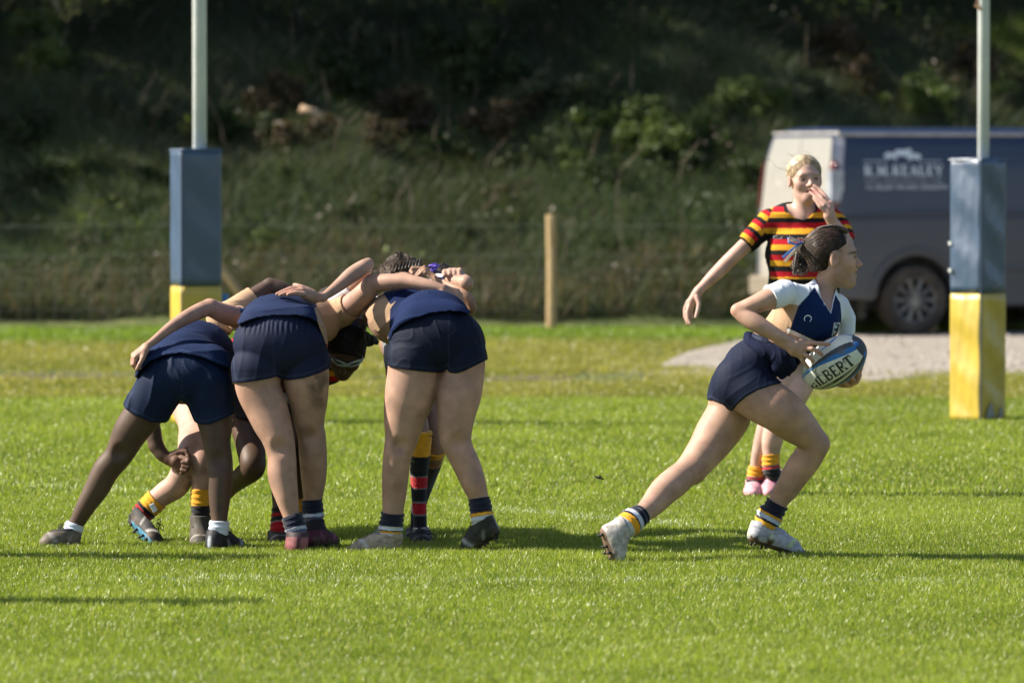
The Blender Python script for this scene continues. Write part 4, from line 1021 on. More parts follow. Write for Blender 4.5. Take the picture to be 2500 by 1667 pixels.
def hand_prims(w, d, back, ts, curls=(.25, .3, .3, .35), spread=.12, s=1.0, tc=.5, thumb=.9, rbase=.0085):
    """w wrist, d towards the fingers, back = out of the back of the hand, ts = +1/-1 side of the thumb"""
    d = nrm(d); n = nrm(np.array(back)-d*(np.array(back)@d)); lat = np.cross(d, n)*ts
    L = []; pk = []
    for i, (off, ln) in enumerate(((.026, .070), (.009, .079), (-.009, .073), (-.026, .057))):
        kn = w+(d*(.080-abs(off-.004)*.25)+lat*off+n*.004)*s; pk.append(kn)
        L.append(cone(w+(d*.012+lat*off*.62)*s, kn, .0135*s, .0115*s, .012))
        p = kn; a = curls[i]*.8; lt = spread*off/.026
        for j, fr in enumerate((.45, .31, .24)):
            dr = nrm(d*cos(a)-n*sin(a)+lat*lt); q = p+dr*ln*fr*s
            L.append(cone(p, q, rbase*s*(1-.10*j), rbase*s*(1-.10*(j+1)), .004)); p = q; a += curls[i]*(1.0 if j else 1.2)
    b = w+(d*.022+lat*.022-n*.004)*s; m = b+nrm(d*.75+lat*thumb-n*.25)*.042*s; L.append(cone(b, m, .0145*s, .0115*s, .012))
    dr = nrm(d*(.8+.3*tc)+lat*thumb*(1-tc)-n*tc*.8); q = m+dr*.032*s; L.append(cone(m, q, .0105*s, .0095*s, .005))
    dr = nrm(d+lat*thumb*(.6-tc)-n*tc*1.1); L.append(cone(q, q+dr*.026*s, .0095*s, .0075*s, .004))
    return L
def boot_frame(heel, toe, ank):
    f = nrm(toe-heel); u = ank-heel; u = nrm(u-f*(u@f)); w = np.cross(f, u); return f, u, w
def boot(par, base, heel, toe, ank, colors, wd=1.0, h=.004, label=None, laces=True, seed=1, mudf=.3, ankr=.040):
    f, u, w = boot_frame(heel, toe, ank); L = np.linalg.norm(toe-heel)
    g = lambda a, b, c=0: heel+f*a+u*b+w*c
    pr = [cone(g(.034, .036), g(.032, .062), .034, .030, .02), cone(g(.04, .036), g(.48*L, .036), .034, .033, .03, w, 1.0*wd),
          cone(g(.45*L, .036), g(.72*L, .028), .033, .033, .03, w, 1.22*wd), cone(g(.70*L, .026), g(L-.03, .018), .032, .021, .025, w, 1.15*wd),
          cone(ank+u*.012-f*.002, g(.42*L, .060), ankr, .033, .03), cone(ank+u*.018, g(.05, .06), ankr, .037, .03), cone(g(.40*L, .060), g(.68*L, .040), .030, .024, .03)]
    post = [('plane', g(0, .0), u), ('plane', ank+u*.016, -u)]
    up, sole, acc = colors[:3]; coll = colors[3] if len(colors) > 3 else None
    def cf(V):
        q = V-heel; a, b, c = q@f, q@u, q@w
        C = np.tile(np.array(up, float), (len(V), 1)); C = C*(1+.15*snoise(V, 25, seed, 3)[:, None])
        t = np.exp(-((a-.55*L-b*.6)/.012)**2)*(b > .02)*(b < .07)*.8; C = mixc(C, acc, t)
        t = np.exp(-((a-.38*L+b*.5)/.008)**2)*(b > .02)*(b < .06)*.5; C = mixc(C, acc, t)
        t = np.exp(-(c/.009)**4)*(a < .062)*(b > .02)*(b < .12)*.85; C = mixc(C, acc, t)
        t = (np.abs(b-.052-.25*np.abs(a-.06)) < .0025)*(a < .12)*.5; C = mixc(C, tuple(v*.5 for v in up), t)
        t = (np.abs(a-.8*L) < .0022)*(b > .016)*.5; C = mixc(C, tuple(v*.5 for v in up), t)
        if coll is not None: C = mixc(C, coll, sstep(b, .068, .074)*.95)
        t = 1-sstep(b, .010, .015); C = mixc(C, sole, t)
        t = (1-sstep(b, .02, .05))*sstep(snoise(V, 35, seed+4, 3), .1, .5)*mudf*2; C = mixc(C, MUD, np.clip(t, 0, 1))
        return np.clip(C, 0, 1)
    o = sm("boot", pr, h, cf, boot_m, par, base, post)
    for (a, c) in ((.03, -.02), (.03, .02), (.08, -.022), (.08, .022), (.6*L, -.036), (.6*L, .034), (.73*L, -.034), (.73*L, .032), (.87*L, -.018), (.87*L, .018)):
        mb = MB(); mb.tube([g(a, .004, c), g(a, -.011, c)], [.0075, .0045], 7); mb.build("stud", black_m if colors[1][0] < .2 else sign_m, o, smooth=True, off=base)
    if laces:
        mb = MB()
        for i in range(5):
            a = (.42+.055*i)*L; b = .092-.0075*i; mb.tube([g(a-.006, b-.010, -.024), g(a, b+.001, 0), g(a+.006, b-.010, .024)], .0022, 5)
        kx = g(.40*L, .098)
        for s_ in (-1, 1): mb.tube([kx, kx+w*s_*.02+u*.012, kx+w*s_*.035+f*.01-u*.002, kx+w*s_*.018+f*.012-u*.008, kx], .002, 5)
        mb.build("laces", lace_dark if up[0] < .3 else lace_light, o, smooth=True, off=base)
    return o
lace_dark = pmat("dark_laces", (.015, .015, .017), (.03, .03, .03), rough=.9); lace_light = pmat("grey_laces", (.30, .30, .30), (.4, .4, .4), rough=.9)
def sock(par, base, pts, bands, h=.004, scr=.0025, label=None, nm="sock", seed=0, closed=True):
    """pts: [(p, r)...] from the top down; bands: [(t, colour)...]"""
    tot = np.concatenate([[0], np.cumsum([np.linalg.norm(pts[i+1][0]-pts[i][0]) for i in range(len(pts)-1)])])
    pr = chain(pts, .01); ax = nrm(pts[-1][0]-pts[0][0]); p0 = pts[0][0]; L = tot[-1]
    def cf(V):
        t = ((V-p0)@ax)/L+.035*snoise(V, 12, 5+seed, 1)*(0 if scr < .002 else 1)
        C = np.zeros((len(V), 3)); C[:] = bands[0][1]
        for (a, c) in bands: C[t >= a] = c
        rib = 1+.10*np.sin(snoise(V, 3, 9)*2+V[:, 0]*900); return np.clip(C*rib[:, None], 0, 1)
    def dp(Q): 
        t = (Q-p0)@ax; return -scr*np.sin(t*2*pi/.022+snoise(Q, 14, 3+seed, 1)*2.2)-.0012*np.sin(t*2*pi/.011)
    o = sm(nm, pr, h, cf, sock_m, par, base, [('plane', p0, ax)], dp)
    if label: o['label'] = label
    return o
def wrinkle(amp, scale, d1, d2, seed=1):
    """cloth folds running along d1, repeating along d2"""
    d1 = nrm(d1); d2 = nrm(d2)
    def f(Q):
        a = Q@d1; b = Q@d2; w = snoise(Q, 3.5, seed, 2); w2 = snoise(Q, 9, seed+5, 2)
        v = (1-np.abs(np.sin(b*scale*.5+2.2*w+.9*np.sin(a*scale*.15+seed))))**2.2
        u = (1-np.abs(np.sin((b*.7+a*.7)*scale*.8+3*w2)))**3
        m = sstep(snoise(Q, 6, seed+2, 2), -.35, .45)
        return -amp*(1.25*v*m+.5*u*(1-m)-.3)
    return f
def poly(z, pts, D): return [(lambda q: (q[0], q[2]))(P(z, x, y, D)) for x, y in pts]
def inpoly(V, pl): return poly_sd(pl, V[:, 0], V[:, 2]) < 0
def base_at(p): q = np.array(p, float); return np.array([q[0], q[1], 0.0])
# ================================================================== runner with the ball
def build_runner():
    A = Person(23.45); D = A.D
    back = nrm(P('R1', 1150, 700, D)-P('R1', 560, 1300, D))
    hipN = A.ch('R1', [(520, 1330, -.06, 188), (620, 1270, -.03, 165)], .04); 
    pelvis = [A.e('R1', 600, 1250, .02, [.098, .115, .10], k=.05), ell(A.p('R1', 500, 1325, -.055), [.092, .085, .092], k=.03), ell(A.p('R1', 428, 1385, .085), [.072, .085, .082], k=.012)]
    waist = A.ch('R1', [(620, 1210, .02, 185), (740, 1075, .02, 160), (900, 930, .02, 172)], .05)
    for q in waist: q['lat'] = np.array([0, 1., 0]); q['sc'] = 1.35
    chest = [A.e('R1', 1080, 810, .02, [.130, .115, .105], k=.06), cone(A.p('R1', 930, 640, -.07), A.p('R1', 1310, 725, .08), .050, .045, .05),
             A.e('R1', 1175, 860, -.055, [.062, .055, .058], k=.05), A.e('R1', 1010, 830, -.035, [.06, .06, .06], k=.05)]
    neck = A.ch('R1', [(1170, 640, .03, 105), (1215, 540, .03, 82), (1250, 440, .03, 88)], .035)
    s = 1.12; hc = A.p('RH', 880, 770, .03); R = frame((1, .13, -.03), (0, .02, 1))
    hp, g = head_prims(hc, R, s)
    thighF = A.ch('R2', [(1110, 130, -.05, 170), (1215, 170, -.07, 178), (1312, 235, -.08, 176), (1420, 300, -.09, 168), (1510, 375, -.05, 155), (1625, 478, -.02, 118), (1690, 552, -.0, 105)])
    calfF = A.ch('R2', [(1690, 555, -.0, 104), (1632, 655, .02, 109), (1560, 755, .04, 105), (1493, 865, .06, 91), (1425, 965, .08, 73), (1365, 1075, .09, 66), (1310, 1170, .09, 60)])
    thighR = A.ch('R2', [(1050, 200, .09, 145), (1055, 330, .09, 168), (965, 478, .07, 160), (885, 598, .03, 138), (778, 737, -.02, 114)])
    calfR = A.ch('R2', [(778, 737, -.02, 114), (722, 778, -.05, 106), (650, 838, -.09, 112), (572, 905, -.13, 107), (485, 1005, -.19, 87), (400, 1080, -.25, 65), (330, 1130, -.28, 62), (250, 1190, -.30, 60)])
    armN = A.ch('R1', [(880, 620, -.12, 100), (760, 662, -.16, 88), (640, 712, -.17, 74), (545, 745, -.17, 62), (505, 760, -.17, 54)])
    foreN = A.ch('R1', [(505, 762, -.17, 56), (560, 805, -.18, 68), (650, 862, -.20, 74), (770, 933, -.21, 62), (880, 988, -.21, 46), (955, 1018, -.20, 38)])
    armF = A.ch('R1', [(1330, 740, .10, 80), (1390, 850, .12, 70), (1395, 980, .12, 60), (1380, 1100, .12, 52), (1390, 1180, .08, 46), (1425, 1290, .02, 42)])
    # near hand resting on the ball, five spread fingers
    F = lambda pts, k=.004: chain([(A.p('R9', x, y, dd), RR('R9', r, D)) for x, y, dd, r in pts], k)
    handN = F([(430, 400, -.20, 118), (560, 460, -.20, 125), (700, 520, -.205, 140), (800, 570, -.205, 110)], .008)+F([(600, 430, -.20, 90), (880, 480, -.21, 62)], .008)+F([(700, 600, -.2, 100), (850, 690, -.2, 60)], .02)
    handN += F([(840, 470, -.205, 56), (1010, 450, -.215, 47), (1200, 458, -.21, 42), (1360, 470, -.20, 35)])
    handN += F([(860, 545, -.205, 56), (1040, 560, -.225, 47), (1160, 610, -.22, 42), (1225, 672, -.205, 34)])
    handN += F([(840, 620, -.205, 54), (940, 690, -.22, 44), (1020, 750, -.215, 40), (1062, 800, -.205, 33)])
    handN += F([(780, 660, -.195, 52), (850, 770, -.20, 42), (905, 850, -.195, 37), (962, 915, -.18, 31)])
    handN += F([(560, 450, -.17, 60), (760, 430, -.13, 46), (900, 400, -.11, 38)])
    handF = F([(1900, 1060, .02, 95), (1850, 1150, .0, 105), (1760, 1215, -.02, 85)], .02)
    handF += F([(1850, 1190, -.03, 60), (1915, 1090, -.07, 46), (1920, 1000, -.09, 42), (1862, 935, -.09, 34)])
    handF += F([(1790, 1225, -.04, 58), (1830, 1150, -.09, 46), (1770, 1080, -.115, 42), (1712, 1025, -.11, 33)])
    handF += F([(1730, 1250, -.04, 54), (1665, 1210, -.09, 44), (1610, 1160, -.11, 40), (1565, 1115, -.105, 31)])
    handF += F([(1680, 1260, -.03, 50), (1560, 1255, -.07, 42), (1490, 1220, -.085, 36), (1440, 1195, -.08, 30)])
    handF += F([(1890, 1120, .02, 60), (1950, 980, .01, 48), (1985, 890, .0, 42), (2030, 785, .0, 34)])
    skinp = pelvis+waist+chest+neck+thighF+calfF+thighR+calfR+armN+foreN+armF+hp+handN+handF
    bs = base_at(A.p('R2', 1000, 1400, 0))
    def cf(V):
        c = blotch(V, PALE, .07, mud=[(A.p('R2', 830, 760, -.05), .07, (.27, .13, .09), .55), (A.p('R2', 1750, 560, -.1), .05, (.28, .14, .09), .5), (A.p('R2', 850, 620, 0), .05, (.3, .16, .1), .3)],
                   seed=3, flush=[(A.p('R1', 470, 760, -.17), .035, (.5, .22, .14), .5), (A.p('R9', 1300, 600, -.2), .07, (.50, .23, .17), .5), (A.p('R9', 1750, 1100, -.08), .07, (.45, .22, .15), .5)])
        return head_color(V, hc, R, s, c, (.035, .022, .016), lip=(.42, .15, .13))
    body = sm("person", skinp, .003, cf, skin_m, None, bs, smooth=12, keep=[(hc, .15), (A.p("R9", 1000, 600, -.2), .10), (A.p("R9", 1750, 1100, -.05), .10)])
    tag(body, 'person with dark braided ponytail sprinting right, holding the rugby ball in both hands', 'person')
    # ---- shorts
    sp = infl(pelvis+thighF[:36]+thighR[:15]+waist[:9], .007, 1.0)
    out = poly('R1', [(150, 1500), (200, 1250), (280, 1130), (400, 1000), (520, 950), (620, 940), (760, 985), (900, 1050), (1045, 1170), (1000, 1230), (930, 1290), (862, 1340), (760, 1358), (650, 1395), (560, 1445), (490, 1510), (447, 1580), (415, 1560), (380, 1520), (290, 1490)], D)
    wr = wrinkle(.0020, 110, back, (back[2], 0, -back[0]), 2)
    def scf(V):
        c = np.tile(np.array(SHORT), (len(V), 1)); e = poly_sd(out, V[:, 0], V[:, 2]); c = mixc(c, (.035, .05, .09), np.exp(-((e+.012)/.0025)**2)*.6)
        return c
    sm("shorts", sp, .0035, scf, short_m, body, bs, [('int', out)], wr)
    # loose bunched shirt tail over the waistband
    tail = A.ch('R1', [(585, 965, .03, 38), (610, 1020, -.04, 50), (690, 1075, -.09, 62), (800, 1110, -.11, 72), (880, 1160, -.12, 85), (925, 1215, -.10, 62)], .03)+A.ch('R1', [(880, 1110, -.05, 95), (965, 1165, -.04, 52)], .03)+A.ch('R1', [(830, 1230, -.10, 60), (865, 1290, -.09, 36)], .03)+A.ch('R1', [(600, 980, .1, 50), (900, 1120, .10, 100)], .03)
    sm("shirt_tail", tail, .0035, (.006, .010, .032), cloth_m, body, bs, (), wrinkle(.007, 110, (.75, .1, -.65), (.65, .35, .7), 5))
    # ---- jersey
    jp = infl(chest+armN[:18]+armF[:18], .0075)+infl(waist[9:], .010)+infl(neck[:9], .010)
    cutN = poly('R1', [(1090, 440), (1162, 560), (1175, 650), (1250, 772), (1290, 628), (1330, 540), (1300, 400)], D)
    slv = A.p('R1', 770, 660, -.16); sd = nrm(A.p('R1', 880, 610, -.12)-A.p('R1', 740, 672, -.16)); sd = nrm(sd+np.array([0, 0, .0]))
    hem = poly('R1', [(540, 930), (600, 925), (640, 800), (690, 560), (1000, 380), (1500, 500), (1470, 960), (1300, 985), (1250, 1100), (1080, 1110), (780, 1040), (700, 1070), (620, 990)], D)
    navyP = poly('R1', [(1125, 565), (1168, 650), (1180, 665), (1252, 780), (1298, 630), (1340, 700), (1352, 860), (1315, 1000), (1200, 1010), (1100, 1005), (1000, 955), (925, 895), (985, 720), (1060, 640)], D)
    beiP = poly('R1', [(500, 800), (700, 765), (830, 735), (915, 700), (988, 712), (925, 895), (1000, 955), (1100, 1005), (1150, 1100), (600, 1120), (400, 1000)], D)
    crest = poly('R1', [(1278, 852), (1335, 858), (1322, 975), (1262, 968)], D); crin = poly('R1', [(1287, 862), (1326, 867), (1314, 965), (1272, 959)], D)
    def jcf(V):
        c = np.tile(np.array(WHITE), (len(V), 1)); U, W = V[:, 0], V[:, 2]
        fr = V[:, 1] < D+.16
        b = (poly_sd(beiP, U, W) < 0) & ~((V[:, 1] < D-.09) & (U < A.p('R1', 840, 0)[0]) & (W > A.p('R1', 0, 740)[2])); c[b] = BEIGE
        nv = (poly_sd(navyP, U, W) < 0) & (V[:, 1] < D+.06); c[nv] = (.007, .020, .075)
        line = A.p('R1', 905, 915); dv = nrm(A.p('R1', 1150, 1030)-line); nn = np.array([-dv[2], 0, dv[0]])
        q = (V-line)@nn; t = (V-line)@dv; pw = (np.abs(q) < .0075) & (t > -.008) & (t < .16) & fr; c[pw] = (.72, .68, .62)
        pk = (q > .0075) & (q < .0125) & (t > -.008) & (t < .16) & fr; c[pk] = BLACK
        e = poly_sd(crest, U, W); c[(e < 0) & fr] = (.55, .55, .55); e = poly_sd(crin, U, W); c[(e < 0) & fr] = (.02, .03, .06)
        cc = A.p('R1', 1294, 888); d = np.hypot(U-cc[0], W-cc[2]); c[(d < .007) & fr] = (.5, .6, .6)
        cc = A.p('R1', 1288, 938); c[(np.abs(U-cc[0]) < .005) & (np.abs(W-cc[2]) < .009) & fr] = (.5, .5, .5)
        e = poly_sd(cutN, U, W); c[(np.abs(e) < .005) & fr & ~nv] = (.70, .76, .85)
        return c
    jer = sm("jersey", jp, .003, jcf, cloth_m, body, bs, [('int', hem), ('sub', cutN, D-.4, D+.06), ('plane', slv, sd)], wrinkle(.0042, 85, (.5, .2, .8), (.8, .1, -.55), 8))
    # maker's mark: thin open oval
    mb = MB(); pts = []
    for t in np.linspace(-.6, 4.3, 16):
        x = 1075+26*cos(t)*1.0+12*sin(t); y = 828-28*sin(t)*.9+10*cos(t); pts.append((x, y))
    jp2 = [A.p('R1', x, y, -.123) for x, y in pts]
    mb.tube(jp2, [.0012+.0012*sin(pi*i/15) for i in range(16)], 5); mb.build("logo", sign_m, jer, off=bs)
    # ---- socks and boots
    sb = [(0, SOCKN), (.46, GOLD), (.54, (.5, .55, .66)), (.68, SOCKN), (.76, GOLD), (.92, (.5, .52, .56))]
    sock(body, bs, [A.pr('R2', 1412, 985, .08, 86), A.pr('R2', 1390, 1040, .08, 80), A.pr('R2', 1355, 1080, .09, 98), A.pr('R2', 1330, 1130, .09, 88), A.pr('R2', 1312, 1170, .09, 78)], sb, scr=.003, seed=1)
    sock(body, bs, [A.pr('R2', 415, 1068, -.24, 76), A.pr('R2', 375, 1095, -.26, 84), A.pr('R2', 335, 1125, -.28, 98), A.pr('R2', 305, 1150, -.29, 90), A.pr('R2', 280, 1170, -.30, 74)], [(0, SOCKN), (.44, (.5, .55, .66)), (.62, SOCKN), (.68, GOLD), (.9, (.5, .52, .56))], scr=.003, seed=2)
    silver = ((.40, .40, .46), (.09, .06, .045), (.50, .58, .25))
    boot(body, bs, A.p('R2', 1188, 1268, .06), A.p('R2', 1625, 1405, .16), A.p('R2', 1305, 1165, .09), silver, h=.0035, seed=4, mudf=.55)
    boot(body, bs, A.p('R2', 95, 1170, -.33), A.p('R2', 205, 1475, -.33), A.p('R2', 262, 1170, -.31), ((.44, .41, .39), (.16, .10, .07), (.5, .45, .4)), h=.0035, seed=5, mudf=.3)
    # ---- hair
    hr = [ell(g(0, -.017, .035), np.array([.0775, .090, .078])*s, R, .02), ell(g(0, -.052, -.010), np.array([.062, .050, .062])*s, R, .03)]
    hr += [cone(g(0, -.085, .030), g(0, -.128, .010), .034*s, .019*s, .03)]
    neckc = A.p('R1', 1190, 560, .03)
    post = [('plane', g(0, .058, .055), R@nrm((0, -1, .42))), ]
    hr2 = [dict(ell(g(sx*.06, .062, -.020), np.array([.045, .078, .062])*s, R, .012), op='sub') for sx in (-1, 1)]+[dict(ell(g(0, .10, -.02), np.array([.09, .07, .10])*s, R, .012), op='sub')]
    hr2 += [dict(ell(g(sx*.078, .000, -.035), np.array([.03, .034, .045])*s, R, .01), op='sub') for sx in (-1, 1)]+[dict(ell(g(0, -.03, -.105), np.array([.10, .09, .055])*s, R, .02), op='sub')]
    tie = g(0, -.126, .008)
    def hdisp(Q):
        q = (Q-tie); rr = np.linalg.norm(q, axis=1)+1e-6; u = q/rr[:, None]
        ql = u@R; ang = np.arctan2(ql[:, 2], ql[:, 0])*1.0
        return -.0006*np.sin(ang*46+rr*30)-.0010*snoise(Q, 40, 4, 2)
    def hcf(V):
        q = (V-tie); rr = np.linalg.norm(q, axis=1)+1e-6; ql = (q/rr[:, None])@R; ang = np.arctan2(ql[:, 2], ql[:, 0])
        t = np.clip(.5+.3*np.sin(ang*46+rr*30)+.35*snoise(V, 50, 6, 2), 0, 1); t2 = sstep(rr, .22, .06)
        c = mixc(np.tile(np.array((.012, .008, .006)), (len(V), 1)), (.055, .032, .020), t*(.35+.65*t2)); return c
    hair = sm("hair", hr+hr2, .0035, hcf, hair_m, body, bs, post, hdisp)
    # two plaits over the crown and down the ponytail
    def braid(pts, r, n, seed):
        pts = np.array(pts); m = len(pts); out = []
        for st in range(3):
            L = []
            for i in range(n*6+1):
                t = i/(n*6)*(m-1); a = int(min(t, m-2)); f = t-a; p = pts[a]*(1-f)+pts[a+1]*f; d = nrm(pts[a+1]-pts[a])
                u = nrm(np.cross(d, (0, 1, .2))); v = np.cross(d, u); ph = i/6*2*pi/1.5+st*2*pi/3
                sc = 1-.35*i/(n*6); L.append((p+u*r*.75*sin(ph)*sc+v*r*.42*sin(2*ph)*sc, r*.62*sc))
            out.append(L)
        return out
    mb = MB()
    arc = [g(.022, .050, .094), g(.026, .030, .106), g(.026, -.005, .114), g(.024, -.045, .106), g(.018, -.082, .080), g(.006, -.118, .035)]
    arc2 = [g(-.022, .050, .094), g(-.026, .030, .106), g(-.026, -.005, .114), g(-.024, -.045, .106), g(-.018, -.082, .080), g(-.006, -.118, .035)]
    d1 = [A.p('R1', x, y, dd) for x, y, dd in ((1040, 232, .03), (1000, 290, .0), (985, 350, -.01), (975, 410, -.01), (965, 465, -.01))]
    d2 = [A.p('R1', x, y, dd) for x, y, dd in ((1045, 240, .06), (1060, 320, .05), (1040, 400, .05), (1010, 470, .05))]
    for pts, r, n in ((arc, .0085, 16), (arc2, .0085, 16), (d1, .011, 9), (d2, .010, 8)):
        for L in braid(pts, r, n, 1): mb.tube([q[0] for q in L], [q[1] for q in L], 6)
    brown_hair = pmat("plait_hair", (.016, .010, .007), (.075, .042, .026), scale=60, rough=.4, spec=.6)
    mb.build("plait", brown_hair, hair, smooth=True, off=bs)
    rg = random.Random(3); mb = MB()
    for i in range(150):                       # loose strands of the ponytail and along the neck
        a = A.p('R1', 1045+rg.uniform(-18, 18), 245+rg.uniform(-22, 22), .04+rg.uniform(-.02, .02))
        e = A.p('R1', rg.uniform(945, 1080), rg.uniform(420, 478), rg.uniform(-.02, .09)); m1 = a*.6+e*.4+np.array([rg.uniform(-.018, .012), rg.uniform(-.015, .015), rg.uniform(-.01, .01)])
        m2 = a*.25+e*.75+np.array([rg.uniform(-.02, .016), rg.uniform(-.015, .015), 0]); mb.hair([a, m1, m2, e], [.0022, .0026, .0020, .0006], 4)
    cen = g(0, -.017, .035); er = np.array([.0775, .090, .078])*s
    for i in range(300):                       # strands combed back over the scalp to the tie
        th = rg.uniform(-1.9, 1.9); l0 = nrm(np.array([sin(th), rg.uniform(-.2, .62), cos(th)*.9+.15])); l1 = nrm(((tie-cen)@R)/er); pts = []
        for k in range(6):
            t = k/5; l = nrm(l0*(1-t)+l1*t); pts.append(cen+R@(l*er*(1.012+.006*sin(k*2+i))))
        mb.hair(pts, [.0004, .0008, .0009, .0009, .0008, .0007], 4, 2)
    for i in range(26):
        a = A.p('R1', rg.uniform(1100, 1240), rg.uniform(372, 430), rg.uniform(-.08, .02)); mb.hair([a, a+np.array([rg.uniform(-.03, .01), 0, rg.uniform(-.015, .02)]), a+np.array([rg.uniform(-.05, .0), 0, rg.uniform(-.035, .0)])], .0004)
    mb.build("ponytail", brown_hair, hair, smooth=True, off=bs)
    mb = MB(); mb.tube([tie+np.array([.012, 0, 0]), tie+np.array([-.014, 0, -.004])], [.024, .022], 14); mb.build("hair_tie", black_m, hair, smooth=True, off=bs)
    # ribbon: a bow of blue and cream with two tails
    blue_r = pmat("blue_ribbon", (.03, .12, .45), (.05, .18, .55), rough=.35); cream_r = pmat("cream_ribbon", (.62, .45, .33), (.7, .55, .42), rough=.4)
    def strip(mb, pts, w, nv=(0, 1, 0)):
        pts = [np.array(p) for p in pts]; V = []; F = []
        for i, p in enumerate(pts):
            t = nrm(pts[min(i+1, len(pts)-1)]-pts[max(i-1, 0)]); s_ = nrm(np.cross(t, nv)+np.array([0, .45, 0]))*w/2; n_ = nrm(np.cross(t, s_))*.0007
            V += [p-s_-n_, p+s_-n_, p+s_+n_, p-s_+n_]
            if i: F += [((i-1)*4+j, (i-1)*4+(j+1) % 4, i*4+(j+1) % 4, i*4+j) for j in range(4)]
        F += [(3, 2, 1, 0), tuple(len(V)-4+j for j in range(4))]; mb.add(V, F)
    T = lambda x, y, dd=0: A.p('R1', x, y, dd)
    mb = MB(); strip(mb, [T(1035, 215, .0), T(985, 225, -.03), T(920, 205, -.03), T(912, 170, -.02), T(950, 172, .0), T(1020, 205, .01)], .011); strip(mb, [T(1030, 215, .0), T(960, 255, -.02), T(870, 330, -.03)], .012)
    rb = mb.build("ribbon", blue_r, hair, off=bs)
    mb = MB(); strip(mb, [T(1032, 210, .01), T(1030, 175, .0), T(995, 172, -.01), T(1010, 205, .0), T(960, 195, -.04), T(915, 185, -.045), T(925, 162, -.03), T(990, 190, -.01)], .009); strip(mb, [T(1035, 220, .0), T(975, 265, -.035), T(900, 350, -.04), T(885, 362, -.04)], .012)
    strip(mb, [T(1040, 205, .02), T(1080, 160, .0), T(1130, 115, .0)], .009)
    mb.build("ribbon_edge", cream_r, rb, off=bs)
    # eyes
    for sx in (-1, 1):
        c = g(sx*.0305, .0765, .0035); Vq, Qq = sdf_mesh([ball(c, .0108*s, .002)], .0022)
        q = ((Vq-c)@R); rr = np.hypot(q[:, 0]-sx*.000, q[:, 2]); col = np.where((rr[:, None] < .0048) & (q[:, 1:2] > 0), np.array([[.03, .018, .01]]), np.array([[.17, .155, .15]]))
        raw_mesh("eye", Vq-bs, quads=Qq, col=col, mat=eye_m, parent=body)
    return A
RUN = build_runner()

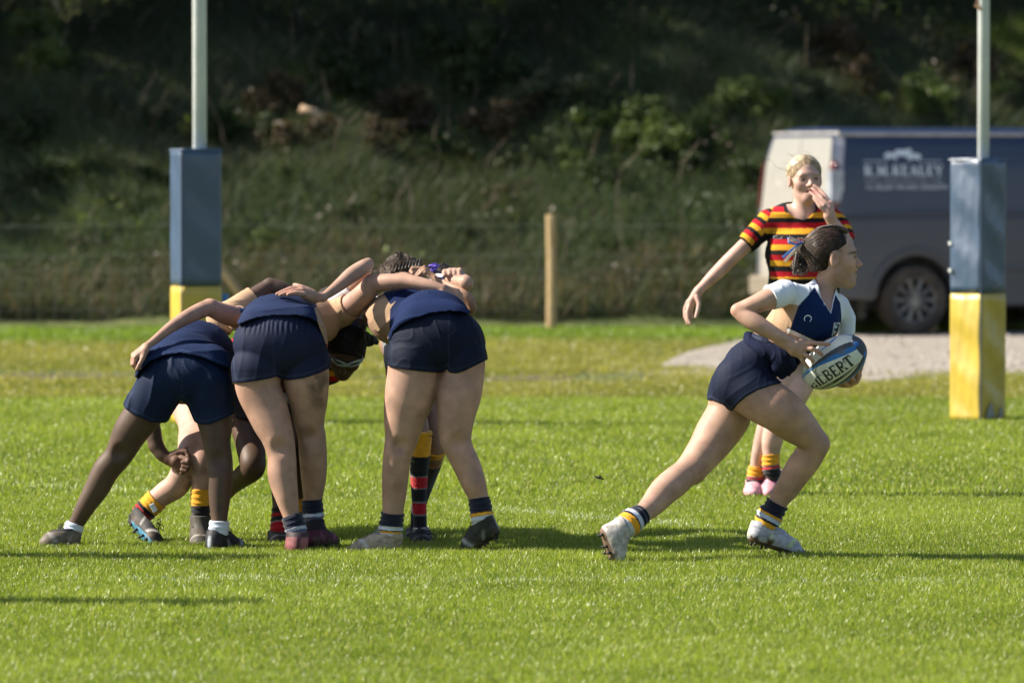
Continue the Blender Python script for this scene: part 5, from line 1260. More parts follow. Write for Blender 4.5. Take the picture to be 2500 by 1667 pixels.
# ------------------------------------------------------------------ the ball
def build_ball():
    D = 23.45-.115; c = P('R9', 1462, 812, D); a, b = .150, .0945
    ax = nrm(P('R9', 1960, 500, D-.045)-P('R9', 965, 1125, D+.045)); ax = nrm(ax)
    # surface frame: ax along the ball, nz facing the camera, ny across
    view = np.array([0, -1., 0]); nz = nrm(view-ax*(view@ax)); ny = np.cross(nz, ax); ny = ny if ny[2] > 0 else -ny
    nu, nv = 300, 280; V = []; C = []
    k = 1.0
    def pos(u, th, off=0):                         # u in -1..1 along, th around; th=0 faces the camera, positive = up
        r = math.sqrt(max(0, 1-u*u))**.92*(b+off); return c+ax*u*(a+off)+(nz*cos(th)+ny*sin(th))*r
    for i in range(nu+1):
        u = -cos(pi*i/nu)
        for j in range(nv):
            th = 2*pi*j/nv; V.append(pos(u, th))
            t = (th+pi) % (2*pi)-pi
            # four panels; seams at t = -0.95, +0.62 and opposite. coloured wedges between the white panels
            q = (t-.42+pi/4) % (pi/2)-pi/4            # distance from the panel seam
            wdt = .10+.30*max(0, (u+.35)/1.35)**1.1
            col = (.66, .68, .60)
            if -wdt*1.25 < q < -wdt*.25 and u > -.75: col = (.02, .15, .42)
            elif -wdt*.25 <= q < wdt*.75 and u > -.55: col = (.05, .055, .07)
            elif abs(q) < .12 and u <= -.55: col = (.22, .35, .62)
            if u > .86: col = (.05, .055, .07) if abs(q) > .25 or u > .95 else (.02, .15, .42)
            if u > .955: col = (.06, .065, .08)
            C.append(col)
    V = np.array(V); C = np.array(C, float)
    n = snoise(V, 26, 3, 3); C *= (1-.12*sstep(n, 0, .6))[:, None]
    d = np.linalg.norm(V-pos(.45, .12), axis=1); C = mixc(C, (.12, .11, .08), (1-sstep(d, .01, .05))*sstep(snoise(V, 60, 5, 3), -.2, .6)*.7)
    q = []
    for i in range(nu):
        for j in range(nv): q.append((i*nv+j, (i+1)*nv+j, (i+1)*nv+(j+1) % nv, i*nv+(j+1) % nv))
    ballm = vmat("ball_rubber", rough=.55, bscale=900, bstr=.5, vary=.05)
    o = raw_mesh("rugby_ball", V-c, quads=np.array(q), col=C, mat=ballm); o.location = c
    tag(o, 'scuffed white, blue and black rugby ball held by the running person', 'rugby ball')
    ink = pmat("ball_ink", (.015, .018, .02), (.04, .045, .045), scale=60, rough=.7); bink = pmat("ball_blue_ink", (.02, .15, .45), (.03, .2, .5), rough=.6)
    def on(u, v, l):                               # u metres along from the middle, v metres across (up)
        uu = max(-.98, min(.98, u/a)); r = b*math.sqrt(1-uu*uu)**.92; th = v/max(r, .02)
        return pos(uu, th, l)-c
    th0 = -.34
    # word follows the lower panel
    mb = MB(); W = .225; H = .040
    lettering(mb, "GILBERT", lambda u, v, l: on(-.128+u, -.052+v*(.55+.6*sstep(np.array(u), 0, .09)).item(), l*.6), .044, gap=.05, width=W, bold=1.12)
    mb.build("ball_word", ink, o)
    mb = MB()
    def stroke(pts, w):
        V = []; F = []
        for i, (u, v) in enumerate(pts):
            ww = w*(.35+.65*sin(pi*i/(len(pts)-1)))
            V += [on(u, v-ww/2, .001), on(u, v+ww/2, .001), on(u, v+ww/2, -.001), on(u, v-ww/2, -.001)]
            if i: F += [((i-1)*4+j, (i-1)*4+(j+1) % 4, i*4+(j+1) % 4, i*4+j) for j in range(4)]
        F += [(3, 2, 1, 0), tuple(len(V)-4+j for j in range(4))]; mb.add(V, F)
    stroke([(-.125+.25*i/20, -.063-.004*sin(pi*i/20)) for i in range(21)], .0045)
    stroke([(-.10+.16*i/20, -.072-.004*sin(pi*i/20)) for i in range(21)], .006)
    stroke([(-.03+.05*i/10, -.069) for i in range(11)], .009)
    for sg in (-1, 1):
        stroke([(-.052+.012*i/8-.018, .006+sg*(.002+.020*(abs(i-4)/4)**2)) for i in range(9)], .004)
        stroke([(-.062+sg*(.002+.018*(abs(i-4)/4)**2), -.016+.046*i/8) for i in range(9)], .004)
    mb.build("ball_emblem", ink, o)
    mb = MB()
    stroke([(-.02+.09*sin(1.7*i/14), .094+.030*(1-cos(2.1*i/14))-.012) for i in range(15)], .006)
    stroke([(.0+.075*sin(1.9*i/14), .088+.026*(1-cos(2.2*i/14))-.004) for i in range(15)], .004)
    mb.build("ball_swoosh", bink, o)
build_ball()
# ================================================================== the front three, seen from behind
BANDS_N = [(0, SOCKN), (.52, GOLD), (.60, (.5, .55, .66)), (.76, SOCKN), (.84, GOLD)]
def seam(V, x0, D, C, col=(.045, .055, .10)):
    t = np.exp(-((V[:, 0]-x0)/.003)**2)*(np.sin(V[:, 2]*420) > -.2)*.5*(V[:, 1] < D+.05); return mixc(C, col, t)
def build_A():
    A = Person(24.0); D = A.D; bs = base_at(A.p('Z1', 700, 1400, 0))
    legL = A.ch('Z1', [(770, 540, 0, 118), (690, 670, .02, 108), (603, 790, .04, 96), (540, 915, .06, 77), (470, 1000, .08, 74), (418, 1100, .09, 68), (363, 1190, .1, 55), (302, 1300, .12, 41), (270, 1350, .12, 38)])
    legR = A.ch('Z1', [(1020, 540, 0, 122), (1050, 660, 0, 108), (1066, 760, -.02, 92), (1073, 850, -.03, 76), (1088, 950, -.04, 72), (1092, 1060, -.05, 70), (1088, 1170, -.06, 57), (1087, 1275, -.07, 44), (1086, 1350, -.07, 40)])
    tor = [ell(A.p('Z1', 895, 500, .03), [.185, .13, .11], k=.05), ell(A.p('Z1', 890, 405, .2), [.15, .16, .110], k=.06), ell(A.p('Z1', 935, 350, .42), [.165, .17, .120], k=.06),
           cone(A.p('Z1', 800, 350, .56), A.p('Z1', 1080, 350, .56), .06, .06, .05)]
    neck = A.ch('Z1', [(950, 370, .62, 80), (960, 390, .72, 75)]); hc = A.p('Z1', 965, 400, .80); R = frame((0, .15, -1), (0, 1, .1))
    hp, g = head_prims(hc, R, 1.0)
    armR = A.ch('Z2', [(900, 760, .5, 120), (1070, 625, .55, 92), (1215, 528, .58, 84), (1340, 435, .6, 66)])+A.ch('Z2', [(1340, 437, .6, 66), (1440, 470, .6, 74), (1600, 570, .6, 62), (1740, 660, .6, 48)])
    handR = hand_prims(A.p('Z2', 1740, 660, .6), (1, -.02, -.45), (0.2, .2, 1), 1)
    armL = A.ch('Z1', [(800, 400, .5, 70), (708, 640, .42, 50), (728, 800, .38, 44), (742, 870, .37, 40)])+A.ch('Z1', [(742, 870, .37, 40), (775, 915, .36, 38), (812, 945, .35, 30)])
    F = lambda pts, k=.005: chain([(A.p('Z1', x, y, dd), RR('Z1', r, D)) for x, y, dd, r in pts], k)
    handL = F([(812, 945, .35, 31), (850, 955, .345, 42), (872, 985, .34, 34)], .008)+F([(830, 925, .35, 28), (868, 905, .35, 22), (905, 902, .34, 15), (920, 925, .33, 12)])
    handL += F([(880, 935, .33, 17), (918, 945, .31, 14), (915, 962, .30, 12), (885, 958, .305, 11)])+F([(885, 960, .33, 17), (925, 968, .31, 14), (918, 986, .30, 12), (888, 980, .305, 11)])
    handL += F([(880, 985, .33, 16), (916, 992, .31, 13), (905, 1008, .30, 11), (880, 1000, .305, 10)])+F([(865, 1000, .34, 15), (893, 1012, .32, 12), (880, 1020, .31, 10)])
    PIT = [dict(ball(A.p(z_, x_, y_, dd_-RR(z_, r_, D)-.014), .026, .035), op='sub') for z_, x_, y_, dd_, r_ in (('Z1', 540, 915, .06, 77), ('Z1', 1085, 945, -.04, 72))]
    skp = tor+legL+legR+PIT+neck+hp+armR+handR+armL+handL
    def cf(V):
        C = blotch(V, DARK, .08, flush=[(A.p('Z1', 880, 970, .35), .07, (.26, .13, .09), .7)], seed=11)
        t = sstep(V[:, 2], .40, .85)*0; return C
    body = sm("person", skp, .0045, cf, skin_m, None, bs, smooth=8, keep=[(A.p("Z1", 880, 970, .35), .08)])
    tag(body, 'leftmost navy clad person of the scrum, bent over with dark legs and short white socks', 'person')
    sp = infl(tor[:1]+legL[:27]+legR[:27], .016)
    out = poly('Z1', [(558, 642), (600, 560), (625, 470), (700, 330), (1100, 330), (1170, 500), (1172, 690), (1120, 715), (1040, 745), (985, 748), (955, 735), (915, 650), (882, 612), (850, 660), (832, 738), (790, 744), (720, 738), (640, 700), (580, 668)], D)
    def scf(V):
        C = np.tile(np.array((.005, .013, .040)), (len(V), 1)); e = poly_sd(out, V[:, 0], V[:, 2]); C = mixc(C, (.03, .05, .10), np.exp(-((e+.014)/.003)**2)*.4); return seam(V, A.p('Z1', 890, 0)[0], D, C)
    sh = sm("shorts", sp, .004, scf, short_m, body, bs, [('int', out)], wrinkle(.0065, 75, (.25, .2, 1), (1, .2, -.2), 3))
    jp = infl(tor, .016)+infl(armR[:9], .008)
    jp += [cone(A.p('Z1', 730, 450, .0), A.p('Z1', 1040, 420, .0), .085, .085, .05)]
    out2 = poly('Z1', [(628, 500), (632, 440), (600, 200), (1300, 0), (1400, 300), (1156, 250), (1158, 452), (1100, 425), (1000, 382), (880, 358), (790, 372), (710, 405), (660, 455), (640, 490)], D)
    bei = poly('Z1', [(1052, 150), (1060, 215), (1085, 255), (1122, 300), (1142, 350), (1175, 372), (1300, 372), (1700, 372), (1700, -100), (1050, -100)], D)
    def jc(V):
        C = np.tile(np.array((.010, .020, .062)), (len(V), 1)); C[inpoly(V, bei)] = BEIGE; e = poly_sd(out2, V[:, 0], V[:, 2]); return mixc(C, (.03, .06, .14), np.exp(-((e+.012)/.003)**2)*.5)
    sm("jersey", jp, .004, jc, cloth_m, body, bs, [('int', out2)], wrinkle(.0055, 60, (.9, .1, .35), (-.3, .3, 1), 6))
    AR = armR; slv = infl(armR[:18], .010); armR = [dict(a=AR[0]['a'], b=AR[8]['b']), dict(a=AR[9]['a'], b=AR[17]['b'])]; ax = nrm(armR[1]['b']-armR[1]['a'])
    sm("sleeve", slv, .004, lambda V: np.where((((V-armR[1]['b'])@ax) > -.016)[:, None], np.array([[.10, .06, .03]]), np.array([BEIGE])), cloth_m, body, bs, [('plane', armR[1]['b']-ax*.012, -ax)], wrinkle(.003, 120, ax, (0, .3, 1)))
    for pts, hl, to, an, sd in (([(298, 1290, .12, 50), (288, 1325, .12, 54), (275, 1365, .12, 48)], (322, 1432, .12), (95, 1432, .06), (272, 1350, .12), 1),
                                ([(1088, 1278, -.07, 55), (1086, 1320, -.07, 57), (1084, 1360, -.07, 50)], (1035, 1455, -.12), (1235, 1465, .10), (1082, 1350, -.06), 2)):
        sock(body, bs, [A.pr('Z1', *q) for q in pts], [(0, (.55, .60, .72))], scr=.0015, seed=sd)
        boot(body, bs, A.p('Z1', *hl), A.p('Z1', *to), A.p('Z1', *an), (((.14, .115, .09) if sd == 1 else (.018, .018, .020)), ((.25, .27, .3) if sd == 1 else (.03, .03, .03)), (.45, .5, .56) if sd == 2 else (.3, .28, .26), (.02, .02, .025)), seed=sd, h=.004)
    hr = [ell(g(0, -.014, .036), np.array([.082, .096, .083]), R, .02)]
    sm("hair", hr, .005, (.012, .010, .009), hair_m, body, bs, [('plane', g(0, .045, .03), R@nrm((0, -1, .5)))], lambda Q: .004*snoise(Q, 60, 3, 2))
def build_B():
    A = Person(23.9); D = A.D; bs = base_at(A.p('Z4', 560, 1400, 0))
    legL = A.ch('Z4', [(235, 60, .0, 178), (243, 200, 0, 166), (296, 330, -.01, 158), (341, 450, -.03, 142), (385, 560, -.05, 121), (415, 700, -.06, 106), (421, 850, -.07, 107), (452, 1000, -.09, 86), (483, 1130, -.1, 63), (505, 1230, -.11, 58)])
    legR = A.ch('Z4', [(590, 20, .03, 172), (597, 140, .02, 168), (612, 300, .03, 140), (617, 450, .04, 110), (636, 560, .05, 104), (646, 700, .06, 103), (651, 850, .08, 94), (647, 1010, .1, 69), (645, 1110, .11, 60)])
    tor = [ell(A.p('Z3', 450, 865, .02), [.190, .13, .135], k=.05), ell(A.p('Z3', 455, 690, .17), [.160, .17, .110], k=.06), ell(A.p('Z3', 610, 700, .42), [.165, .18, .115], k=.06),
           cone(A.p('Z3', 330, 700, .58), A.p('Z3', 900, 660, .52), .06, .07, .05)]
    neck = A.ch('Z3', [(760, 640, .6, 115), (860, 600, .70, 110)]); hc = A.p('Z3', 880, 610, .80); R = frame((.1, .1, -1), (.3, 1, .1))
    hp, g = head_prims(hc, R, 1.0)
    armR = A.ch('Z3', [(905, 640, .45, 120), (985, 590, .40, 100), (1070, 530, .36, 96), (1150, 455, .32, 90), (1205, 385, .30, 78)])+A.ch('Z3', [(1205, 378, .30, 76), (1330, 366, .26, 70), (1500, 362, .22, 60), (1650, 388, .18, 50), (1780, 425, .16, 42)])
    handR = hand_prims(A.p('Z3', 1770, 425, .155), (1, .15, -.42), (.3, -.7, .6), 1, (.5, .55, .6, .6), .02, .95, .3, .5)
    armL = A.ch('Z2', [(1200, 830, .45, 105), (1060, 740, .4, 96), (930, 695, .34, 93), (800, 640, .3, 78)])+A.ch('Z2', [(790, 632, .3, 76), (680, 678, .26, 72), (560, 740, .2, 64), (420, 830, .14, 50), (290, 935, .08, 38), (215, 990, .05, 33)])
    handL = hand_prims(A.p('Z2', 225, 985, .05), (-.62, -.12, -.55), (-.6, -.3, .75), -1, (.75, .8, .8, .8), .0, .95, .3, .5)
    HK = [(A.p('Z3', 1860, 470, .1), .12), (A.p('Z2', 160, 1040, .0), .11)]
    PIT = [dict(ball(A.p(z_, x_, y_, dd_-RR(z_, r_, D)-.014), .026, .035), op='sub') for z_, x_, y_, dd_, r_ in (('Z4', 400, 640, -.06, 110), ('Z4', 640, 570, .05, 104))]
    skp = tor+legL+legR+PIT+neck+hp+armR+handR+armL+handL
    def cf(V): return blotch(V, (.37, .225, .165), .07, mud=[(A.p('Z4', 370, 300, -.05), .045, (.16, .10, .075), .6), (A.p('Z4', 700, 170, -.05), .075, (.09, .065, .045), .85), (A.p('Z4', 690, 280, -.03), .06, (.12, .08, .06), .7), (A.p('Z4', 600, 520, -.0), .05, (.2, .12, .09), .6), (A.p('Z2', 740, 620, .27), .03, (.22, .13, .09), .7), (A.p('Z4', 700, 650, 0), .08, (.25, .16, .12), .5)],
                            flush=[(A.p('Z2', 950, 690, .3), .06, (.55, .27, .20), .6)], seed=21)
    body = sm("person", skp, .004, cf, skin_m, None, bs, smooth=9, keep=HK)
    tag(body, 'middle navy clad person of the scrum, mud on the pale thighs, pink left boot', 'person')
    sp = infl(tor[:1]+legL[:27]+legR[:18], .010)
    out = poly('Z3', [(60, 1184), (38, 1000), (20, 850), (80, 640), (300, 560), (700, 560), (860, 690), (900, 900), (858, 1068), (780, 1105), (650, 1145), (520, 1166), (462, 1160), (430, 1134), (360, 1152), (240, 1170), (140, 1184)], D)
    def scf(V):
        C = np.tile(np.array((.011, .016, .042)), (len(V), 1)); e = poly_sd(out, V[:, 0], V[:, 2]); C = mixc(C, (.06, .075, .13), np.exp(-((e+.016)/.003)**2)*.35)
        return seam(V, A.p('Z3', 405, 0)[0], D, C)
    gath = lambda Q: -.0028*np.sin(Q[:, 0]*300+5*snoise(Q, 7, 3, 2))*(.6+.8*snoise(Q, 9, 8, 1))*sstep(Q[:, 2], A.p('Z3', 0, 820)[2], A.p('Z3', 0, 690)[2])
    w1 = wrinkle(.0028, 60, (.3, .2, 1), (1, .2, -.3), 4)
    sm("shorts", sp, .0035, scf, short_m, body, bs, [('int', out)], lambda Q: gath(Q)+w1(Q))
    jp = infl(tor, .013)+infl(armR[:9]+armL[:9], .010)+[cone(A.p('Z3', 250, 740, -.01), A.p('Z3', 640, 700, -.01), .075, .075, .05)]
    out2 = poly('Z3', [(108, 712), (60, 600), (100, 200), (1300, 300), (1300, 620), (1100, 612), (1010, 680), (920, 812), (828, 880), (800, 800), (760, 690), (700, 655), (600, 634), (420, 632), (280, 650), (180, 682)], D)
    nav = poly('Z3', [(0, 900), (0, 200), (600, 300), (640, 470), (722, 545), (752, 640), (790, 800), (800, 900)], D)
    col = poly('Z3', [(1105, 600), (1000, 690), (912, 820), (945, 820), (1060, 690), (1130, 620)], D)
    def jc(V):
        C = np.tile(np.array(BEIGE), (len(V), 1))*.85; C[inpoly(V, nav)] = (.012, .021, .062); C[inpoly(V, col)] = (.45, .50, .55); e = poly_sd(nav, V[:, 0], V[:, 2]); return mixc(C, (.3, .18, .1), np.exp(-((poly_sd(col, V[:, 0], V[:, 2]))/.002)**2)*.5)
    sm("jersey", jp, .004, jc, cloth_m, body, bs, [('int', out2)], wrinkle(.0055, 65, (.9, .1, .3), (-.3, .3, 1), 7))
    for ar, nm, cc, tt in ((armR, 'sleeve', BEIGE, 1.0), (armL, 'sleeve', (.60, .52, .45), 1)):
        sl = infl(ar[:18], .009); pa, pb = ar[9]['a'], ar[17]['b']; ax = nrm(pb-pa); e0 = pa*.45+pb*.55 if ar is armR else pa*.75+pb*.25
        sm(nm, sl, .004, lambda V, e0=e0, ax=ax, cc=cc: np.where((((V-e0)@ax) > -.0025)[:, None], np.array([[.26, .15, .09]]), np.array([cc])), cloth_m, body, bs, [('plane', e0, -ax)], wrinkle(.0035, 110, ax, (0, .3, 1)))
    sock(body, bs, [A.pr('Z4', *q) for q in ((485, 1140, -.1, 74), (505, 1190, -.105, 80), (518, 1235, -.11, 80), (525, 1270, -.11, 74))], [(0, SOCKN), (.72, (.45, .5, .6)), (.88, (.1, .12, .2))], scr=.002, seed=1)
    sock(body, bs, [A.pr('Z4', *q) for q in ((640, 1022, .1, 76), (642, 1080, .1, 80), (648, 1130, .1, 78), (650, 1170, .1, 74))], [(0, SOCKN), (.68, (.45, .5, .6)), (.84, (.1, .1, .15))], scr=.002, seed=2)
    boot(body, bs, A.p('Z4', 538, 1424, -.20), A.p('Z4', 505, 1420, .05), A.p('Z4', 530, 1290, -.12), ((.27, .10, .11), (.05, .04, .04), (.06, .02, .03), (.03, .025, .03)), seed=3, mudf=.1, ankr=.040)
    boot(body, bs, A.p('Z4', 612, 1385, .02), A.p('Z4', 840, 1380, .17), A.p('Z4', 655, 1210, .10), ((.085, .020, .036), (.02, .02, .02), (.3, .08, .14), (.012, .012, .015)), seed=4, mudf=.9)
    hr = [ell(g(0, -.014, .036), np.array([.088, .100, .088]), R, .02)]
    sm("hair", hr, .005, (.02, .014, .010), hair_m, body, bs, [('plane', g(0, .05, .03), R@nrm((0, -1, .5)))], lambda Q: .006*snoise(Q, 50, 3, 2))
def build_C():
    A = Person(23.8); D = A.D; bs = base_at(A.p('Z4', 1550, 1400, 0))
    legL = A.ch('Z4', [(1395, 0, 0, 195), (1384, 100, 0, 192), (1358, 250, 0, 185), (1323, 400, .0, 156), (1300, 560, .0, 124), (1267, 700, 0, 104), (1252, 850, .01, 99), (1243, 1000, .02, 88), (1233, 1120, .02, 76), (1225, 1220, .03, 62), (1225, 1280, .03, 56)])
    legR = A.ch('Z4', [(1745, 0, .0, 170), (1742, 100, 0, 166), (1718, 250, -.01, 168), (1700, 400, -.02, 141), (1692, 550, -.02, 121), (1720, 650, -.02, 106), (1782, 780, -.02, 101), (1828, 900, -.03, 90), (1863, 1000, -.03, 73), (1885, 1100, -.04, 62), (1900, 1190, -.04, 56)])
    tor = [ell(A.p('Z3', 1735, 850, .02), [.190, .13, .14], k=.05), ell(A.p('Z3', 1700, 680, .17), [.150, .17, .118], k=.06), ell(A.p('Z3', 1480, 670, .45), [.165, .18, .120], k=.06),
           cone(A.p('Z3', 1250, 640, .58), A.p('Z3', 1750, 560, .58), .065, .065, .05)]
    neck = A.ch('Z7', [(700, 900, .62, 300), (650, 850, .70, 280)]); hc = A.p('Z7', 660, 800, .80); R = frame((-.1, .25, -1), (-.25, .9, .3))
    hp, g = head_prims(hc, R, 1.03)
    armL = A.ch('Z6', [(950, 1130, .6, 150), (1180, 935, .58, 118), (1350, 790, .54, 106), (1500, 620, .48, 98), (1560, 470, .42, 96)])+A.ch('Z6', [(1555, 455, .42, 100), (1480, 510, .39, 125), (1290, 640, .36, 138), (1080, 810, .32, 112), (900, 950, .28, 86), (770, 1040, .25, 72)])
    F = lambda pts, k=.004: chain([(A.p('Z6', x, y, dd), RR('Z6', r, D)) for x, y, dd, r in pts], k)
    handL = F([(770, 1040, .25, 80), (640, 1030, .23, 88), (480, 970, .2, 88), (380, 930, .18, 66)], .01)+F([(600, 990, .2, 80), (420, 890, .2, 58)], .02)+F([(620, 1070, .22, 75), (440, 1010, .17, 60)], .02)
    handL += F([(430, 885, .21, 55), (340, 840, .22, 44), (275, 825, .23, 36)])
    handL += F([(400, 885, .19, 54), (210, 890, .18, 44), (60, 950, .17, 40), (-25, 985, .165, 32)])
    handL += F([(410, 930, .17, 54), (240, 930, .155, 44), (110, 970, .145, 40), (25, 1000, .14, 32)])
    handL += F([(440, 985, .15, 52), (300, 965, .14, 44), (220, 975, .135, 38), (165, 990, .13, 32)])
    armR = A.ch('Z7', [(1300, 780, .55, 120), (1480, 760, .5, 108), (1680, 760, .44, 112), (1860, 770, .38, 122)])+A.ch('Z7', [(1880, 800, .38, 128), (1860, 760, .42, 118), (1760, 660, .52, 92), (1660, 600, .60, 66)])
    G7 = lambda pts, k=.011: chain([(A.p('Z7', x, y, dd), RR('Z7', r, D)) for x, y, dd, r in pts], k)
    handR = G7([(1700, 650, .54, 88), (1600, 620, .52, 92), (1490, 620, .52, 84)], .01)
    for kx, ky, kr in ((1460, 575, 54), (1560, 548, 50), (1650, 545, 50), (1745, 545, 54)): handR += G7([(kx+30, 640, .56, kr), (kx, ky, .53, kr), (kx-10, ky+30, .45, kr*.85), (kx-5, ky+80, .44, kr*.7)])
    handR += G7([(1660, 680, .50, 52), (1560, 660, .45, 46), (1480, 640, .45, 36)])
    HK = [(A.p('Z6', 280, 920, .18), .09), (A.p('Z7', 1600, 580, .55), .10)]
    PIT = [dict(ball(A.p(z_, x_, y_, dd_-RR(z_, r_, D)-.014), .026, .035), op='sub') for z_, x_, y_, dd_, r_ in (('Z4', 1282, 640, 0, 112), ('Z4', 1706, 610, -.02, 112))]
    skp = tor+legL+legR+PIT+neck+hp+armL+handL+armR+handR
    def cf(V): return blotch(V, (.38, .235, .175), .07, mud=[(A.p('Z4', 1200, 320, -.08), .06, (.22, .14, .1), .6), (A.p('Z4', 1480, 300, -.1), .02, (.15, .1, .08), .6), (A.p('Z6', 1560, 420, .38), .035, (.2, .12, .08), .8), (A.p('Z4', 1300, 930, -.05), .05, (.28, .16, .12), .5), (A.p('Z4', 1450, 420, -.05), .06, (.26, .16, .12), .5), (A.p('Z4', 1700, 480, -.08), .05, (.25, .155, .12), .6), (A.p('Z4', 1270, 650, -.06), .05, (.24, .15, .11), .6), (A.p('Z4', 1860, 880, -.06), .05, (.25, .15, .11), .5)],
                            flush=[(A.p('Z6', 200, 930, .15), .05, (.5, .24, .18), .6)], seed=31)
    body = sm("person", skp, .004, cf, skin_m, None, bs, smooth=9, keep=HK)
    tag(body, 'rightmost navy clad person of the scrum, legs apart, elbow raised over the middle player', 'person')
    sp = infl(tor[:1]+legL[:27]+legR[:27], .012)
    out = poly('Z3', [(1332, 1046), (1340, 900), (1300, 760), (1400, 560), (2000, 540), (2120, 760), (2160, 1000), (2134, 1004), (2040, 1050), (1960, 1088), (1890, 1106), (1838, 1100), (1818, 1072), (1790, 1098), (1760, 1106), (1640, 1092), (1500, 1076), (1400, 1064)], D)
    def scf(V):
        C = np.tile(np.array((.005, .009, .024)), (len(V), 1)); e = poly_sd(out, V[:, 0], V[:, 2]); C = mixc(C, (.03, .045, .08), np.exp(-((e+.016)/.003)**2)*.35); return seam(V, A.p('Z3', 1835, 0)[0], D, C)
    sm("shorts", sp, .0035, scf, short_m, body, bs, [('int', out)], wrinkle(.005, 65, (.3, .2, 1), (1, .2, -.3), 9))
    jp = infl(tor, .014)+infl(armL[:9]+armR[:9], .010)+[cone(A.p('Z3', 1560, 710, -.02), A.p('Z3', 1880, 680, -.02), .075, .07, .05)]
    out2 = poly('Z3', [(1338, 835), (1290, 810), (1200, 780), (1100, 600), (1000, 300), (2100, 200), (2100, 560), (2005, 622), (1930, 603), (1840, 598), (1700, 612), (1560, 655), (1450, 706), (1380, 770), (1350, 850)], D)
    nav = poly('Z3', [(1250, 300), (1255, 455), (1300, 500), (1345, 565), (1390, 530), (1340, 600), (1335, 850), (1500, 900), (2200, 900), (2200, 300)], D)
    lil = poly('Z3', [(1412, 532), (1395, 600), (1350, 760), (1338, 830), (1342, 620), (1360, 575)], D)
    def jc(V):
        C = np.tile(np.array(BEIGE), (len(V), 1))*.8; C[inpoly(V, nav)] = (.006, .015, .058)
        w = (V[:, 1] > D+.50) & (V[:, 2] > A.p('Z3', 0, 560)[2]); C[w] = WHITE
        return C
    sm("jersey", jp, .004, jc, cloth_m, body, bs, [('int', out2)], wrinkle(.006, 60, (.9, .1, .25), (-.3, .3, 1), 8))
    for ar, cc, f in ((armL, WHITE, .5), (armR, (.62, .68, .78), .1)):
        sl = infl(ar[:18], .009); pa, pb = ar[9]['a'], ar[17]['b']; ax = nrm(pb-pa); e0 = pa*(1-f)+pb*f
        sm("sleeve", sl, .004, cc, cloth_m, body, bs, [('plane', e0, -ax)], wrinkle(.0035, 110, ax, (0, .3, 1)))
    sock(body, bs, [A.pr('Z4', *q) for q in ((1233, 1118, .02, 86), (1228, 1170, .02, 84), (1218, 1220, .03, 90), (1216, 1260, .03, 84), (1218, 1310, .03, 72))], [(0, SOCKN), (.50, (.55, .58, .66)), (.64, SOCKN), (.68, GOLD), (.76, (.55, .58, .68))], scr=.003, seed=1)
    sock(body, bs, [A.pr('Z4', *q) for q in ((1868, 1012, -.03, 80), (1880, 1080, -.035, 84), (1888, 1140, -.04, 84), (1893, 1185, -.04, 76))], [(0, SOCKN), (.62, GOLD), (.76, (.45, .5, .6))], scr=.0022, seed=2)
    boot(body, bs, A.p('Z4', 1290, 1432, .04), A.p('Z4', 875, 1436, -.02), A.p('Z4', 1222, 1300, .03), ((.34, .28, .21), (.17, .15, .12), (.55, .52, .48)), seed=3, mudf=.15)
    boot(body, bs, A.p('Z4', 2035, 1275, -.05), A.p('Z4', 1745, 1450, .0), A.p('Z4', 1905, 1190, -.04), ((.026, .029, .028), (.02, .02, .02), (.30, .32, .32)), seed=4, mudf=.2)
    hr = [ell(g(0, -.014, .036), np.array([.088, .104, .090])*1.03, R, .02)]
    def hcf(V): t = np.clip(.5+.6*snoise(V, 55, 8, 2), 0, 1); return mixc(np.tile(np.array((.014, .011, .009)), (len(V), 1)), (.10, .075, .055), t)
    hair = sm("hair", hr, .004, hcf, hair_m, body, bs, (), lambda Q: -.004*np.abs(np.sin(Q[:, 0]*150+Q[:, 1]*40))-.005*snoise(Q, 60, 3, 2))
    rg = random.Random(9); mb = MB()
    for i in range(260):
        x = rg.uniform(120, 1000); yt = 350+((x-640)/520)**2*220
        a = A.p('Z7', x, yt+rg.uniform(20, 60), .74+rg.uniform(-.05, .05)); e = a+np.array([rg.uniform(-.03, .015), rg.uniform(-.02, .02), rg.uniform(.0, .022)])
        mb.hair([a, (a+e)/2+np.array([rg.uniform(-.006, .006), 0, .004]), e], .0007)
    for i in range(110):
        t = rg.random(); a = A.p('Z7', 560+rg.uniform(-90, 130), 360+rg.uniform(-20, 40), .74); top = A.p('Z7', 590+rg.uniform(-60, 60), 190+rg.uniform(-20, 90), .74)
        m = (a+top)/2+np.array([rg.uniform(-.012, .012), rg.uniform(-.01, .01), 0]); mb.hair([a, m, top, top+np.array([rg.uniform(-.008, .008), 0, rg.uniform(-.01, .003)])], .0007)
    mb.build("curl", pmat("curly_hair", (.03, .022, .016), (.16, .12, .085), scale=80, rough=.4), hair, smooth=True, off=bs)
    mb = MB()
    for r_ in range(9):                         # cornrows over the crown
        pts = []; 
        for i in range(9):
            t = i/8; pts.append((A.p('Z7', 450+r_*64+40*sin(t*2), 560-r_*4-(sin(pi*(.15+.6*t)))*(150+14*r_)+62, .66+.12*t)))
        mb.tube(pts, [.0034+.0010*(k % 2) for k in range(9)], 6)
    mb.build("cornrow", hair_dark, hair, smooth=True, off=bs)
hair_dark = pmat("dark_plait_hair", (.015, .011, .009), (.06, .045, .035), scale=70, rough=.45)
build_A(); build_B(); build_C()
